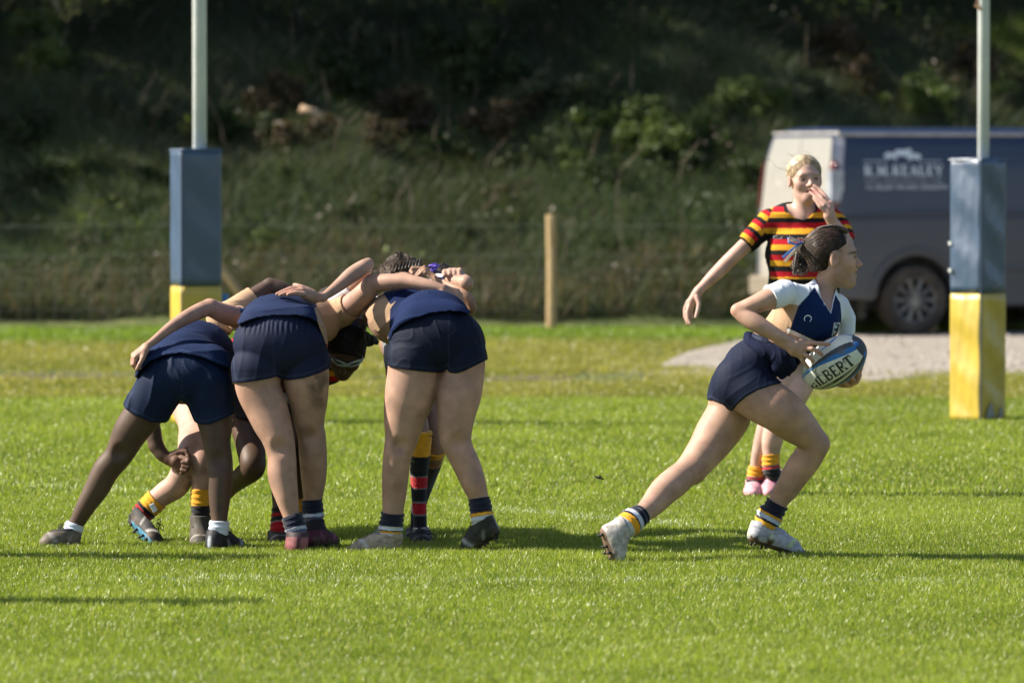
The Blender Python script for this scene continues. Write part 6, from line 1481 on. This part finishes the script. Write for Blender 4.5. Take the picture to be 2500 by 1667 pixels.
# ================================================================== the striped players
def hoops(t, period, off=0.0):
    """gold / black / red bands"""
    f = ((t+off)/period) % 1.0
    C = np.zeros((len(t), 3)); C[:] = (.66, .32, .025); C[f > .36] = (.014, .013, .015); C[f > .66] = (.42, .012, .022); return C
STR = [(0, (.66, .30, .02)), (.55, (.18, .18, .19)), (.60, (.42, .012, .02)), (.72, (.18, .18, .19)), (.76, BLACK)]
def build_H():
    A = Person(27.8); D = A.D; bs = base_at(A.p('N', 1862, 1200, 0))
    tor = [ell(A.p('N', 1962, 790, 0), [.165, .115, .12], k=.05), ell(A.p('R3', 1075, 1180, 0), [.165, .100, .13], k=.06), ell(A.p('R3', 1075, 900, -.01), [.178, .105, .14], k=.07),
           cone(A.p('R3', 850, 640, .02), A.p('R3', 1290, 640, .02), .058, .056, .05), cone(A.p('R3', 960, 590, .02), A.p('R3', 1180, 590, .02), .055, .055, .05)]
    neck = A.ch('R3', [(1070, 620, .0, 95), (1072, 540, .0, 82), (1080, 440, .0, 84)], .02)
    hc = A.p('H', 905, 612, 0); R = frame((.22, -1, -.03), (-.04, 0, 1)); s = 1.02
    hp, g = head_prims(hc, R, s, mouth=.010)
    armL = A.ch('R3', [(800, 640, .02, 92), (700, 730, .0, 74), (605, 825, -.02, 64), (490, 935, -.03, 60), (450, 975, -.03, 60), (360, 1065, -.04, 56), (285, 1135, -.05, 44), (222, 1195, -.06, 34)])
    F3 = lambda pts, k=.004: chain([(A.p('R3', x, y, dd), RR('R3', r, D)) for x, y, dd, r in pts], k)
    handL = F3([(222, 1195, -.06, 35), (195, 1240, -.06, 40), (160, 1290, -.06, 36)], .01)+F3([(205, 1220, -.06, 34), (190, 1290, -.05, 26)], .01)
    handL += F3([(135, 1290, -.06, 20), (108, 1350, -.06, 16), (108, 1410, -.07, 15), (130, 1470, -.08, 12)])+F3([(150, 1310, -.07, 20), (128, 1370, -.08, 16), (130, 1430, -.09, 15), (150, 1468, -.10, 12)])
    handL += F3([(170, 1310, -.06, 19), (155, 1370, -.05, 15), (165, 1420, -.06, 13)])+F3([(205, 1250, -.08, 22), (222, 1310, -.10, 18), (212, 1360, -.11, 16), (196, 1415, -.12, 13)])
    armR = A.ch('R3', [(1320, 650, .02, 90), (1390, 740, -.02, 72), (1425, 860, -.06, 60)])+A.ch('R3', [(1425, 865, -.06, 58), (1395, 770, -.12, 60), (1330, 670, -.17, 50), (1275, 590, -.19, 40)])
    F = lambda pts, k=.004: chain([(A.p('H', x, y, dd), RR('H', r, D)) for x, y, dd, r in pts], k)
    handR = F([(1400, 1330, -.19, 85), (1350, 1180, -.19, 88), (1290, 1060, -.18, 72)], .012)+F([(1390, 1250, -.19, 70), (1390, 1080, -.18, 60)], .012)
    handR += F([(1390, 1090, -.175, 46), (1290, 930, -.16, 38), (1180, 810, -.135, 36), (1080, 735, -.125, 30)])
    handR += F([(1330, 1090, -.19, 46), (1230, 960, -.18, 38), (1130, 860, -.16, 36), (1045, 790, -.145, 32)])
    handR += F([(1270, 1110, -.20, 44), (1180, 1020, -.185, 36), (1080, 920, -.165, 34), (1005, 865, -.15, 30)])
    handR += F([(1330, 1250, -.20, 50), (1200, 1140, -.20, 40), (1130, 1040, -.185, 36), (1075, 980, -.175, 30)])
    legL = A.ch('N', [(1935, 830, 0, 42), (1922, 915, -.02, 38), (1905, 960, -.04, 33), (1882, 1015, -.06, 26), (1868, 1055, -.06, 23), (1855, 1100, -.05, 19), (1846, 1140, -.04, 15), (1843, 1172, -.04, 15)])
    legR = A.ch('N', [(1985, 830, 0, 42), (1962, 915, -.02, 36), (1938, 970, -.06, 32), (1905, 1020, -.10, 27), (1890, 1060, -.11, 26), (1884, 1095, -.10, 22), (1882, 1125, -.10, 17), (1886, 1152, -.10, 16)])
    skp = tor+neck+hp+armL+handL+armR+handR+legL+legR
    def cf(V):
        c = blotch(V, (.50, .32, .26), .06, seed=41, flush=[(A.p('R3', 400, 1050, -.03), .2, (.60, .32, .24), .35), (A.p('H', 1350, 1100, -.19), .12, (.5, .27, .21), .4)])
        return head_color(V, hc, R, s, c, (.34, .22, .16), lip=(.50, .20, .19), cheek=(.62, .32, .27))
    body = sm("person", skp, .004, cf, skin_m, None, bs, smooth=9, keep=[(hc, .16), (A.p("R3", 150, 1370, -.07), .10), (A.p("H", 1200, 1000, -.15), .10)])
    tag(body, 'blond person in a striped jersey standing behind the runner with one hand at the mouth', 'person')
    tp = infl(tor[1:], .012)+infl(armL[:21]+armR[:12], .010)+infl(neck[:6], .010)
    neckcut = poly('R3', [(930, 380), (915, 470), (935, 560), (1000, 605), (1060, 622), (1120, 600), (1165, 545), (1180, 470), (1175, 380)], D)
    eL = A.p('R3', 600, 828, -.02); axL = nrm(armL[17]['b']-armL[6]['a']); eR = A.p('R3', 1415, 790, -.04); axR = nrm(A.p('R3', 1425, 860, -.06)-A.p('R3', 1370, 700, -.01))
    shL = A.p('R3', 745, 690, 0); shR = A.p('R3', 1345, 680, 0); z0 = A.p('R3', 0, 560)[2]; per = .0785
    xa, xb = A.p('R3', 745, 0)[0], A.p('R3', 1345, 0)[0]; xpa, xpb = A.p('R3', 800, 0)[0], A.p('R3', 1320, 0)[0]
    def jc(V):
        C = hoops(z0-V[:, 2], per)
        m = (V[:, 0] < xa+.5*(V[:, 2]-shL[2])*(V[:, 2] > shL[2])) & (V[:, 2] > A.p('R3', 0, 900)[2]); C[m] = hoops((V[m]-shL)@axL, per*.86, .045)
        m = (V[:, 0] > xb); C[m] = hoops((V[m]-shR)@axR, per*.86, .045)
        t = ((V-shL)@axL); C[(t > .02) & (V[:, 0] < xa+.02) & (((V-eL)@nrm(np.array([.7, 0, -.7]))) > .022)] = BLACK
        C[(((V[:, 0] > xa) & (V[:, 0] < xpa)) | (V[:, 0] > xpb)) & (V[:, 2] < shL[2]-.035) & (V[:, 2] < A.p('R3', 0, 770)[2])] = (.015, .014, .016)
        C[V[:, 2] < A.p('R3', 0, 1105)[2]] = (.015, .014, .016)
        e = poly_sd(neckcut, V[:, 0], V[:, 2]); C[(e < .011) & (V[:, 2] > A.p('R3', 0, 565)[2])] = (.02, .02, .022)
        return C*(1-.25*(snoise(V, 30, 4, 3) > .45))[:, None]
    ypl = [('sub', neckcut, D-.5, D+.03), ('plane', eL, -axL), ('plane', eR, -axR)]
    # the two sleeve planes would cut the trunk as well, so the sleeves are meshed together with it inside their own boxes
    jer = sm("jersey", infl(tor[1:], .012)+infl(neck[:6], .010)+infl(armL[:12]+armR[:6], .010), .0045, jc, cloth_m, body, bs, ypl[:1], wrinkle(.0035, 70, (1, .1, .2), (.3, .2, 1), 3))
    for ar, e0, ax in ((armL[6:24], eL, axL), (armR[3:18], eR, axR)):
        sm("sleeve", infl(ar, .0125), .0045, jc, cloth_m, jer, bs, [('plane', e0, -ax)], wrinkle(.003, 100, ax, (0, .3, 1)))
    mb = MB(); mb.tube([A.p('R3', 862+36*cos(t), 766+12*sin(t), -.125) for t in np.linspace(-.5, 4.6, 14)], .0014, 5); mb.build("logo", sign_m, jer, off=bs)
    sh = infl(tor[:1]+legL[:15]+legR[:15], .012)
    out = poly('N', [(1890, 650), (2050, 650), (2040, 905), (1985, 900), (1955, 880), (1935, 905), (1880, 890)], D)
    sm("shorts", sh, .006, (.012, .012, .014), short_m, body, bs, [('int', out)])
    sock(body, bs, [A.pr('N', *q) for q in ((1847, 1138, -.04, 20), (1845, 1160, -.04, 21), (1843, 1172, -.04, 21), (1842, 1180, -.04, 18))], STR, scr=.002, seed=1)
    sock(body, bs, [A.pr('N', *q) for q in ((1882, 1108, -.10, 22), (1882, 1132, -.10, 22), (1884, 1146, -.10, 22), (1888, 1156, -.10, 19))], STR, scr=.002, seed=2)
    pink = ((.62, .30, .34), (.05, .05, .06), (.35, .08, .2))
    boot(body, bs, A.p('N', 1850, 1212, .08), A.p('N', 1836, 1214, -.18), A.p('N', 1844, 1176, .0), pink, seed=1, mudf=.05, wd=1.1)
    boot(body, bs, A.p('N', 1905, 1190, .06), A.p('N', 1872, 1216, -.17), A.p('N', 1888, 1158, -.03), pink, seed=2, mudf=.05, wd=1.1)
    hr = [ell(g(0, -.016, .036), np.array([.083, .090, .082])*s, R, .02), ell(g(0, -.05, -.02), np.array([.055, .045, .06])*s, R, .03)]
    hr += [dict(ell(g(0, .095, -.012), np.array([.064, .075, .076])*s, R, .010), op='sub')]+[dict(ell(g(sx*.085, .02, -.035), np.array([.03, .05, .05])*s, R, .01), op='sub') for sx in (-1, 1)]
    par = g(-.006, .03, .115)
    def hcf(V):
        q = (V-hc)@R; t = np.clip(.5+.55*snoise(np.stack([q[:, 0]*6, q[:, 1], q[:, 2]*1.2], -1), 45, 6, 3), 0, 1)
        c = mixc(np.tile(np.array((.15, .10, .055)), (len(V), 1)), (.42, .31, .19), t); return c
    hair = sm("hair", hr, .0038, hcf, hair_m, body, bs, (), lambda Q: -.0006*snoise(((Q-hc)@R)*np.array([6, 1, 1.2]), 45, 6, 2))
    rg = random.Random(5); mb = MB(); cen = g(0, -.016, .036); er = np.array([.083, .090, .082])*s
    for i in range(260):
        sx = rg.choice([-1, 1]); l0 = nrm(np.array([sx*rg.uniform(.0, .35), rg.uniform(.2, .75), rg.uniform(.7, 1)])); l1 = nrm(np.array([sx*1.0, rg.uniform(-.6, .1), rg.uniform(-.35, .15)])); pts = []
        for k in range(6):
            t = k/5; l = nrm(l0*(1-t)+l1*t); pts.append(cen+R@(l*er*1.01))
        mb.hair(pts, [.0004, .0010, .0011, .0011, .001, .0008], 4, 2)
    for i in range(40):
        a = g(rg.uniform(-.075, .06), rg.uniform(-.05, .05), rg.uniform(.02, .10)); w = rg.uniform(.03, .09)
        mb.hair([a, a+np.array([-w*.5, .0, w*rg.uniform(.2, .6)]), a+np.array([-w, rg.uniform(-.02, .02), w*rg.uniform(.1, .7)])], [.0004, .0004, .0002], 4)
    for i in range(4):                    # a wisp blown to the left
        a = g(-.078, .0, .02+rg.uniform(-.01, .012)); pts = [a]
        for x, y in ((430, 420), (290, 290), (190, 210), (110, 150)): pts.append(A.p('H', x+rg.uniform(-14, 14), y+rg.uniform(-22, 22), .0))
        mb.hair(pts if i % 2 else pts[:4], .00022)
    mb.build("stray_hair", pmat("blond_strand", (.30, .22, .13), (.60, .48, .32), scale=40, rough=.4), hair, off=bs)
    for sx in (-1, 1):
        c = g(sx*.0305, .0765, .0035); Vq, Qq = sdf_mesh([ball(c, .0100*s, .002)], .0022); q = ((Vq-c)@R); rr = np.hypot(q[:, 0], q[:, 2])
        col = np.where((rr[:, None] < .0052) & (q[:, 1:2] > 0), np.array([[.05, .045, .05]]), np.array([[.17, .155, .15]])); raw_mesh("eye", Vq-bs, quads=Qq, col=col, mat=eye_m, parent=body)
    return body
HBODY = build_H()
for xx, dd, lab in ((-640, 23.55, 'striped shirted person just outside the left edge, level with the scrum'), (-820, 21.1, 'striped shirted person just outside the left edge, nearer than the scrum')):
    c = copy_tree(HBODY); q = P('N', xx, 1362, dd); c.location = (q[0], dd, 0); tag(c, lab, 'person')

def opponent(name_label, skin, D, tor, legs, head, arms, socks, boots, seed, shorts_poly=None, jer_poly=None, h=.005, hairc=(.015, .011, .009), mud=(), jer_col=None, extra_hair=None, shc=(.012, .012, .014), nshort=9, keep=()):
    bs = np.array([float(np.mean([q['a'][0] for L in legs for q in L])), D, 0.0])
    skp = list(tor)
    for L in legs+arms: skp += L
    hc, R, s = head; hp, g = head_prims(hc, R, s); skp += hp
    def cf(V): return head_color(V, hc, R, s, blotch(V, skin, .08, seed=seed, mud=mud), hairc, lip=tuple(v*.8 for v in skin), cheek=tuple(v*.95 for v in skin))
    body = sm("person", skp, h, cf, skin_m, None, bs, smooth=7, keep=[(hc, .15)]+list(keep)); tag(body, name_label, 'person')
    jp = infl(tor[1:], .012)
    ax = nrm(tor[-1]['c']-tor[0]['c']) if 'c' in tor[-1] else np.array([0, -1, 0]); o = tor[0]['c']
    jc = jer_col or (lambda V: hoops((V-o)@ax, .078))
    jer = sm("jersey", jp, h, jc, cloth_m, body, bs, [('int', jer_poly)] if jer_poly else (), wrinkle(.004, 70, (1, .1, .2), (.3, .2, 1), seed))
    sp = infl(tor[:1], .015)
    for L in legs: sp += infl(L[:nshort*3], .012)
    sm("shorts", sp, h, shc, short_m, body, bs, [('int', shorts_poly)] if shorts_poly else [('plane', o-np.array([0, 0, .17]), np.array([0, 0, 1.]))], wrinkle(.004, 70, (1, .1, .2), (.3, .2, 1), seed+1))
    for pts, bands, scr in socks: sock(body, bs, pts, bands, scr=scr, seed=seed)
    for (hl, to, an, cols) in boots: boot(body, bs, hl, to, an, cols, seed=seed)
    hr = [ell(g(0, -.014, .036), np.array([.082, .096, .083])*s, R, .02)]
    hair = sm("hair", hr+(extra_hair or []), h, hairc, hair_m, body, bs, [('plane', g(0, .05, .03), R@nrm((0, -1, .5)))], lambda Q: .005*snoise(Q, 55, 3, 2))
    return body, hair, g, R, bs
def build_D():
    A = Person(24.3); D = A.D
    leg1 = A.ch('Z1', [(1010, 540, .85, 125), (990, 680, .6, 112), (955, 820, .3, 92), (925, 930, .1, 74), (862, 1072, .10, 70), (795, 1125, .12, 64), (722, 1180, .14, 52), (672, 1235, .14, 45)])
    leg2 = A.ch('Z1', [(900, 520, .85, 120), (925, 640, .6, 106), (955, 740, .4, 94), (978, 850, .2, 76), (985, 945, .08, 62), (988, 1020, .06, 58), (985, 1100, .06, 50), (984, 1200, .06, 42), (984, 1260, .06, 40)])
    tor = [ell(A.p('N', 480, 925, .95), [.15, .12, .11], k=.05), ell(A.p('N', 475, 890, .72), [.14, .15, .10], k=.05), ell(A.p('N', 460, 880, .5), [.14, .13, .10], k=.05)]
    socks = [([A.pr('Z1', *q) for q in ((748, 1160, .13, 66), (690, 1215, .14, 62), (668, 1240, .14, 60), (640, 1270, .14, 52))], [(0, GOLD), (.45, BLACK), (.58, RED), (.68, BLACK), (.76, RED), (.84, BLACK)], .002),
             ([A.pr('Z1', *q) for q in ((985, 1105, .06, 56), (985, 1180, .06, 55), (986, 1230, .06, 52), (986, 1270, .06, 46))], [(0, GOLD), (.55, BLACK)], .0015)]
    dark = ((.022, .021, .021), (.05, .2, .32), (.42, .40, .38))
    body, *_ , bs = opponent('striped shirted person hidden behind the leftmost player, pale legs and yellow socks showing', (.44, .28, .22), D, tor, [leg1, leg2],
        (A.p('N', 440, 865, .30), frame((0, -.6, -1), (0, -1, .5)), 1.0), [], socks,
        [(A.p('Z1', 600, 1300, .10), A.p('Z1', 740, 1450, -.10), A.p('Z1', 648, 1262, .12), dark), (A.p('Z1', 975, 1432, .10), A.p('Z1', 985, 1448, -.14), A.p('Z1', 985, 1270, .05), ((.07, .062, .052), (.10, .07, .05), (.4, .38, .33)))],
        51, shorts_poly=poly('Z1', [(700, 300), (1200, 300), (1200, 560), (800, 560)], D), mud=[(A.p('Z1', 920, 1060, .05), .05, (.16, .09, .06), .8), (A.p('Z1', 990, 1000, .02), .05, (.2, .11, .07), .6)], nshort=3)
    mb = MB(); c = A.p('Z1', 728, 1208, .04); mb.box(c, (.022, .006, .038), np.array(Matrix.Rotation(-.5, 3, 'Y'))); mb.build("sock_tag", sign_m, body, off=bs, bevel=.002)
def build_E():
    A = Person(24.4); D = A.D
    leg1 = A.ch('Z4', [(200, 250, .55, 130), (150, 430, .35, 118), (178, 600, .12, 108), (198, 720, .0, 100), (196, 795, -.02, 92), (110, 868, .08, 76), (30, 945, .2, 58), (-50, 1060, .3, 50), (-80, 1200, .35, 40), (-85, 1300, .35, 38)])
    leg2 = A.ch('Z4', [(400, 250, .55, 120), (480, 450, .4, 100), (548, 640, .3, 72), (552, 850, .3, 60), (556, 1000, .3, 50), (560, 1100, .3, 42), (566, 1240, .3, 38)])
    tor = [ell(A.p('N', 635, 975, .55), [.13, .13, .13], k=.05), ell(A.p('N', 640, 900, .62), [.13, .14, .13], k=.05), ell(A.p('N', 650, 850, .55), [.15, .13, .10], k=.05)]
    opponent('dark skinned striped shirted person crouching behind the gap left of the middle player', (.075, .043, .028), D, tor, [leg1, leg2],
        (A.p('N', 660, 850, .30), frame((0, -.6, -1), (0, -1, .5)), 1.0), [], [([A.pr('Z4', *q) for q in ((556, 1015, .3, 50), (560, 1080, .3, 48), (562, 1150, .3, 46))], [(0, GOLD), (.7, BLACK)], .0015)],
        [(A.p('Z4', 560, 1370, .34), A.p('Z4', 600, 1375, .12), A.p('Z4', 566, 1250, .3), ((.04, .04, .04), (.03, .03, .03), (.2, .2, .2))),
         (A.p('Z4', -90, 1392, .42), A.p('Z4', -60, 1395, .2), A.p('Z4', -85, 1290, .36), ((.05, .045, .04), (.03, .03, .03), (.2, .2, .2)))], 61,
        jer_col=lambda V: hoops(P('N', 0, 990, D)[2]-V[:, 2], .075, .02), jer_poly=poly('N', [(540, 700), (760, 700), (760, 985), (540, 985)], D), shorts_poly=poly('Z4', [(20, 250), (560, 250), (500, 420), (250, 470), (120, 440), (55, 436)], D), nshort=12)
def build_F():
    A = Person(24.3); D = A.D
    leg1 = A.ch('N', [(985, 850, .55, 42), (981, 915, .35, 39), (995, 970, .2, 35), (1015, 1020, .06, 28), (1027, 1060, .0, 22), (1024, 1110, .0, 21), (1023, 1150, .02, 20), (1024, 1220, .04, 16.5), (1026, 1280, .05, 15)])
    leg2 = A.ch('N', [(1050, 850, .55, 42), (1062, 930, .4, 36), (1060, 1000, .25, 30), (1060, 1060, .12, 28), (1062, 1100, .08, 25), (1050, 1140, .16, 23), (1036, 1185, .26, 19), (1020, 1240, .34, 15), (1018, 1300, .36, 14)])
    tor = [ell(A.p('N', 1010, 840, .60), [.15, .12, .11], k=.05), ell(A.p('N', 1045, 830, .72), [.13, .13, .11], k=.05), ell(A.p('N', 1055, 810, .8), [.13, .11, .10], k=.05)]
    arm = A.ch('Z7', [(1500, 1500, .25, 110), (1750, 1420, .0, 105), (1960, 1290, -.12, 92)])+A.ch('Z7', [(1990, 1260, -.13, 88), (1930, 1120, -.13, 108), (1800, 990, -.12, 112), (1620, 880, -.08, 96), (1420, 780, -.02, 72), (1270, 700, .02, 58)])
    F = lambda pts, k=.004: chain([(A.p('Z7', x, y, dd), RR('Z7', r, D)) for x, y, dd, r in pts], k)
    hand = F([(1270, 700, .02, 60), (1170, 620, .03, 68), (1110, 570, .03, 56)], .01)
    hand += F([(1120, 540, .0, 46), (1070, 490, -.02, 42), (980, 560, -.03, 40), (890, 650, -.02, 28)])+F([(1130, 580, -.01, 44), (1080, 540, -.035, 42), (1000, 610, -.045, 38), (930, 670, -.03, 28)])
    hand += F([(1140, 610, -.01, 42), (1090, 590, -.045, 40), (1040, 650, -.045, 30)])+F([(1100, 540, .04, 60), (980, 530, .045, 60), (850, 520, .045, 56), (810, 570, .03, 46), (850, 610, .01, 30)])
    ls = [(0, GOLD), (.255, BLACK), (.46, (.17, .17, .18)), (.475, (.42, .012, .022)), (.585, (.17, .17, .18)), (.60, BLACK), (.73, (.17, .17, .18)), (.745, (.42, .012, .022)), (.86, (.17, .17, .18)), (.878, BLACK)]
    body, hair, g, R, bs = opponent('brown skinned person behind the rightmost scrum player, knee high hooped sock showing', (.27, .16, .105), D, tor, [leg1, leg2],
        (A.p('Z7', 1430, 900, .75), frame((0, -.5, -1), (0, -1, .5)), .9), [arm, hand], [([A.pr('N', *q) for q in ((1031, 1052, -.02, 25), (1027, 1110, .0, 23.5), (1023, 1150, .02, 22.5), (1023, 1220, .04, 18), (1026, 1284, .05, 16.5))], ls, .0005),
            ([A.pr('N', *q) for q in ((1063, 1096, .07, 27), (1052, 1135, .15, 25), (1038, 1180, .25, 21), (1020, 1240, .34, 17), (1018, 1300, .36, 16))], [(0, GOLD), (.16, BLACK)], .0005),
            ([A.pr('N', *q) for q in ((1027, 1286, .05, 20), (1027, 1302, .05, 20))], [(0, (.45, .45, .47))], .0015)],
        [(A.p('N', 1030, 1343, .10), A.p('N', 1034, 1347, -.13), A.p('N', 1026, 1304, .03), ((.02, .022, .024), (.03, .03, .03), (.1, .1, .1))), (A.p('N', 1018, 1336, .42), A.p('N', 1000, 1338, .2), A.p('N', 1018, 1300, .36), ((.03, .03, .03), (.03, .03, .03), (.2, .2, .2)))],
        71, shorts_poly=poly('N', [(915, 760), (1200, 760), (1100, 905), (990, 912), (936, 908), (930, 880)], D), shc=(.20, .20, .21), nshort=5, keep=[(A.p('Z7', 960, 570, .0), .09)])
    mb = MB()
    for s_ in (-1, 1):
        k = A.p('N', 1040, 1305, -.03); w = .035 if s_ > 0 else -.012
        mb.tube([k, k+np.array([w*.6, 0, .008]), k+np.array([w*1.3, -.01, -.006]), k+np.array([w*.8, -.01, -.016]), k], .0024, 5)
    mb.tube([A.p('N', 1040, 1058, -.04), A.p('N', 1052, 1064, -.045), A.p('N', 1062, 1066, -.045)], .0022, 5)
    mb.build("laces", lace_dark, body, smooth=True, off=bs)
    # purple bow on the hair, sticking up over the arms
    pm = pmat("purple_band", (.12, .06, .50), (.22, .14, .68), scale=30, rough=.5); mb = MB(); rg = random.Random(4)
    for i in range(9):
        c = A.p('Z7', 1250+rg.uniform(-60, 60), 530+rg.uniform(-35, 50), .30); a = rg.uniform(0, 3)
        mb.tube([c, c+.014*np.array([cos(a), .4, abs(sin(a))]), c+.020*np.array([cos(a+1), -.3, .5*sin(a+1)])], [.005, .010, .004], 8)
    mb.build("hair_band", pm, hair, smooth=True, off=bs)
    mb = MB(); mb.tube([A.p('Z7', 1240, 560, .30), A.p('Z7', 1330, 640, .32), A.p('Z7', 1400, 760, .4), A.p('Z7', 1420, 860, .7)], [.013, .016, .022, .03], 8); mb.build("hair_bun", hair_dark, hair, smooth=True, off=bs)
def build_G():
    A = Person(24.35); D = A.D
    leg1 = A.ch('N', [(740, 890, .75, 44), (715, 1010, .5, 38), (692, 1100, .25, 30), (688, 1180, .12, 26), (684, 1250, .06, 18), (682, 1300, .04, 15)])
    leg2 = A.ch('N', [(765, 890, .75, 42), (760, 1010, .5, 34), (758, 1110, .28, 27), (760, 1200, .18, 22), (762, 1290, .14, 15)])
    tor = [ell(A.p('N', 742, 872, .78), [.12, .12, .10], k=.05), ell(A.p('N', 752, 870, .6), [.12, .14, .09], k=.05), ell(A.p('N', 790, 882, .42), [.105, .12, .095], k=.05)]
    hc = A.p('Z8', 470, 830, .02); R = frame((-.12, -.62, -.78), (.12, -.78, .62)); s = 1.0
    neck = A.ch('Z8', [(430, 900, .12, 300), (400, 930, .35, 300)])
    eh = A.ch('Z8', [(300, 760, .05, 150), (480, 620, .08, 210), (650, 420, .12, 175), (695, 240, .16, 70)])+A.ch('Z8', [(650, 560, .06, 170), (820, 640, .10, 120), (960, 660, .14, 70)])
    body, hair, g, R, bs = opponent('dark skinned person with sports goggles, head down in the gap of the scrum', (.075, .042, .026), D, tor, [leg1, leg2],
        (hc, R, s), [neck], [([A.pr('N', *q) for q in ((686, 1240, .06, 22), (681, 1290, .04, 22), (680, 1312, .03, 20))], [(0, BLACK), (.2, RED), (.3, BLACK), (.45, (.2, .2, .2)), (.5, RED), (.85, (.5, .5, .5))], .002),
                     ([A.pr('N', *q) for q in ((760, 1215, .17, 23), (762, 1290, .14, 18))], [(0, GOLD), (.5, BLACK)], .001)],
        [(A.p('N', 672, 1341, .12), A.p('N', 688, 1345, -.11), A.p('N', 681, 1306, .03), ((.035, .033, .03), (.03, .03, .03), (.3, .3, .3))), (A.p('N', 765, 1338, .18), A.p('N', 775, 1340, -.04), A.p('N', 762, 1296, .13), ((.03, .03, .03), (.03, .03, .03), (.2, .2, .2)))],
        81, extra_hair=eh, hairc=(.006, .005, .005), shorts_poly=poly('N', [(700, 800), (900, 800), (800, 930), (700, 935)], D), nshort=3,
        jer_col=lambda V: hoops(P('N', 0, 937, D)[2]*0+V[:, 2]-P('N', 0, 925, D)[2], .07, 0))
    gm = pmat("goggle_frame", (.16, .20, .18), (.30, .36, .33), scale=20, rough=.25, coat=.5); mb = MB()
    T = lambda x, y, dd: A.p('Z8', x, y, dd)
    mb.tube([T(195, 900, .02), T(235, 990, -.03), T(330, 1075, -.07), T(430, 1090, -.09), T(480, 1085, -.095), T(560, 1100, -.09), T(660, 1070, -.07), T(735, 1000, -.03), T(745, 900, .03)], .0058, 8)
    mb.tube([T(240, 965, -.03), T(330, 1000, -.08), T(430, 1050, -.1), T(480, 1080, -.1), T(560, 1040, -.1), T(650, 1005, -.08), T(735, 985, -.03)], .0055, 8)
    mb.build("goggles", gm, body, smooth=True, off=bs)
build_D(); build_E(); build_F(); build_G()
# a clod of turf kicked up behind the runner
mb = MB(); c = P('N', 1464, 1166, 23.4)
mb.tube([(-.022, 0, .008), (-.008, 0, .0), (.006, .003, -.002), (.022, 0, -.008)], [.002, .005, .005, .001], 6); mb.tube([(-.008, 0, .0), (.0, 0, .008), (.012, 0, .004)], [.002, .004, .001], 5)
o = mb.build("turf_clod", pmat("wet_soil", (.03, .025, .015), (.06, .05, .03), scale=60, rough=.9), loc=c); tag(o, 'small dark clod of turf flying behind the runner', 'clod')
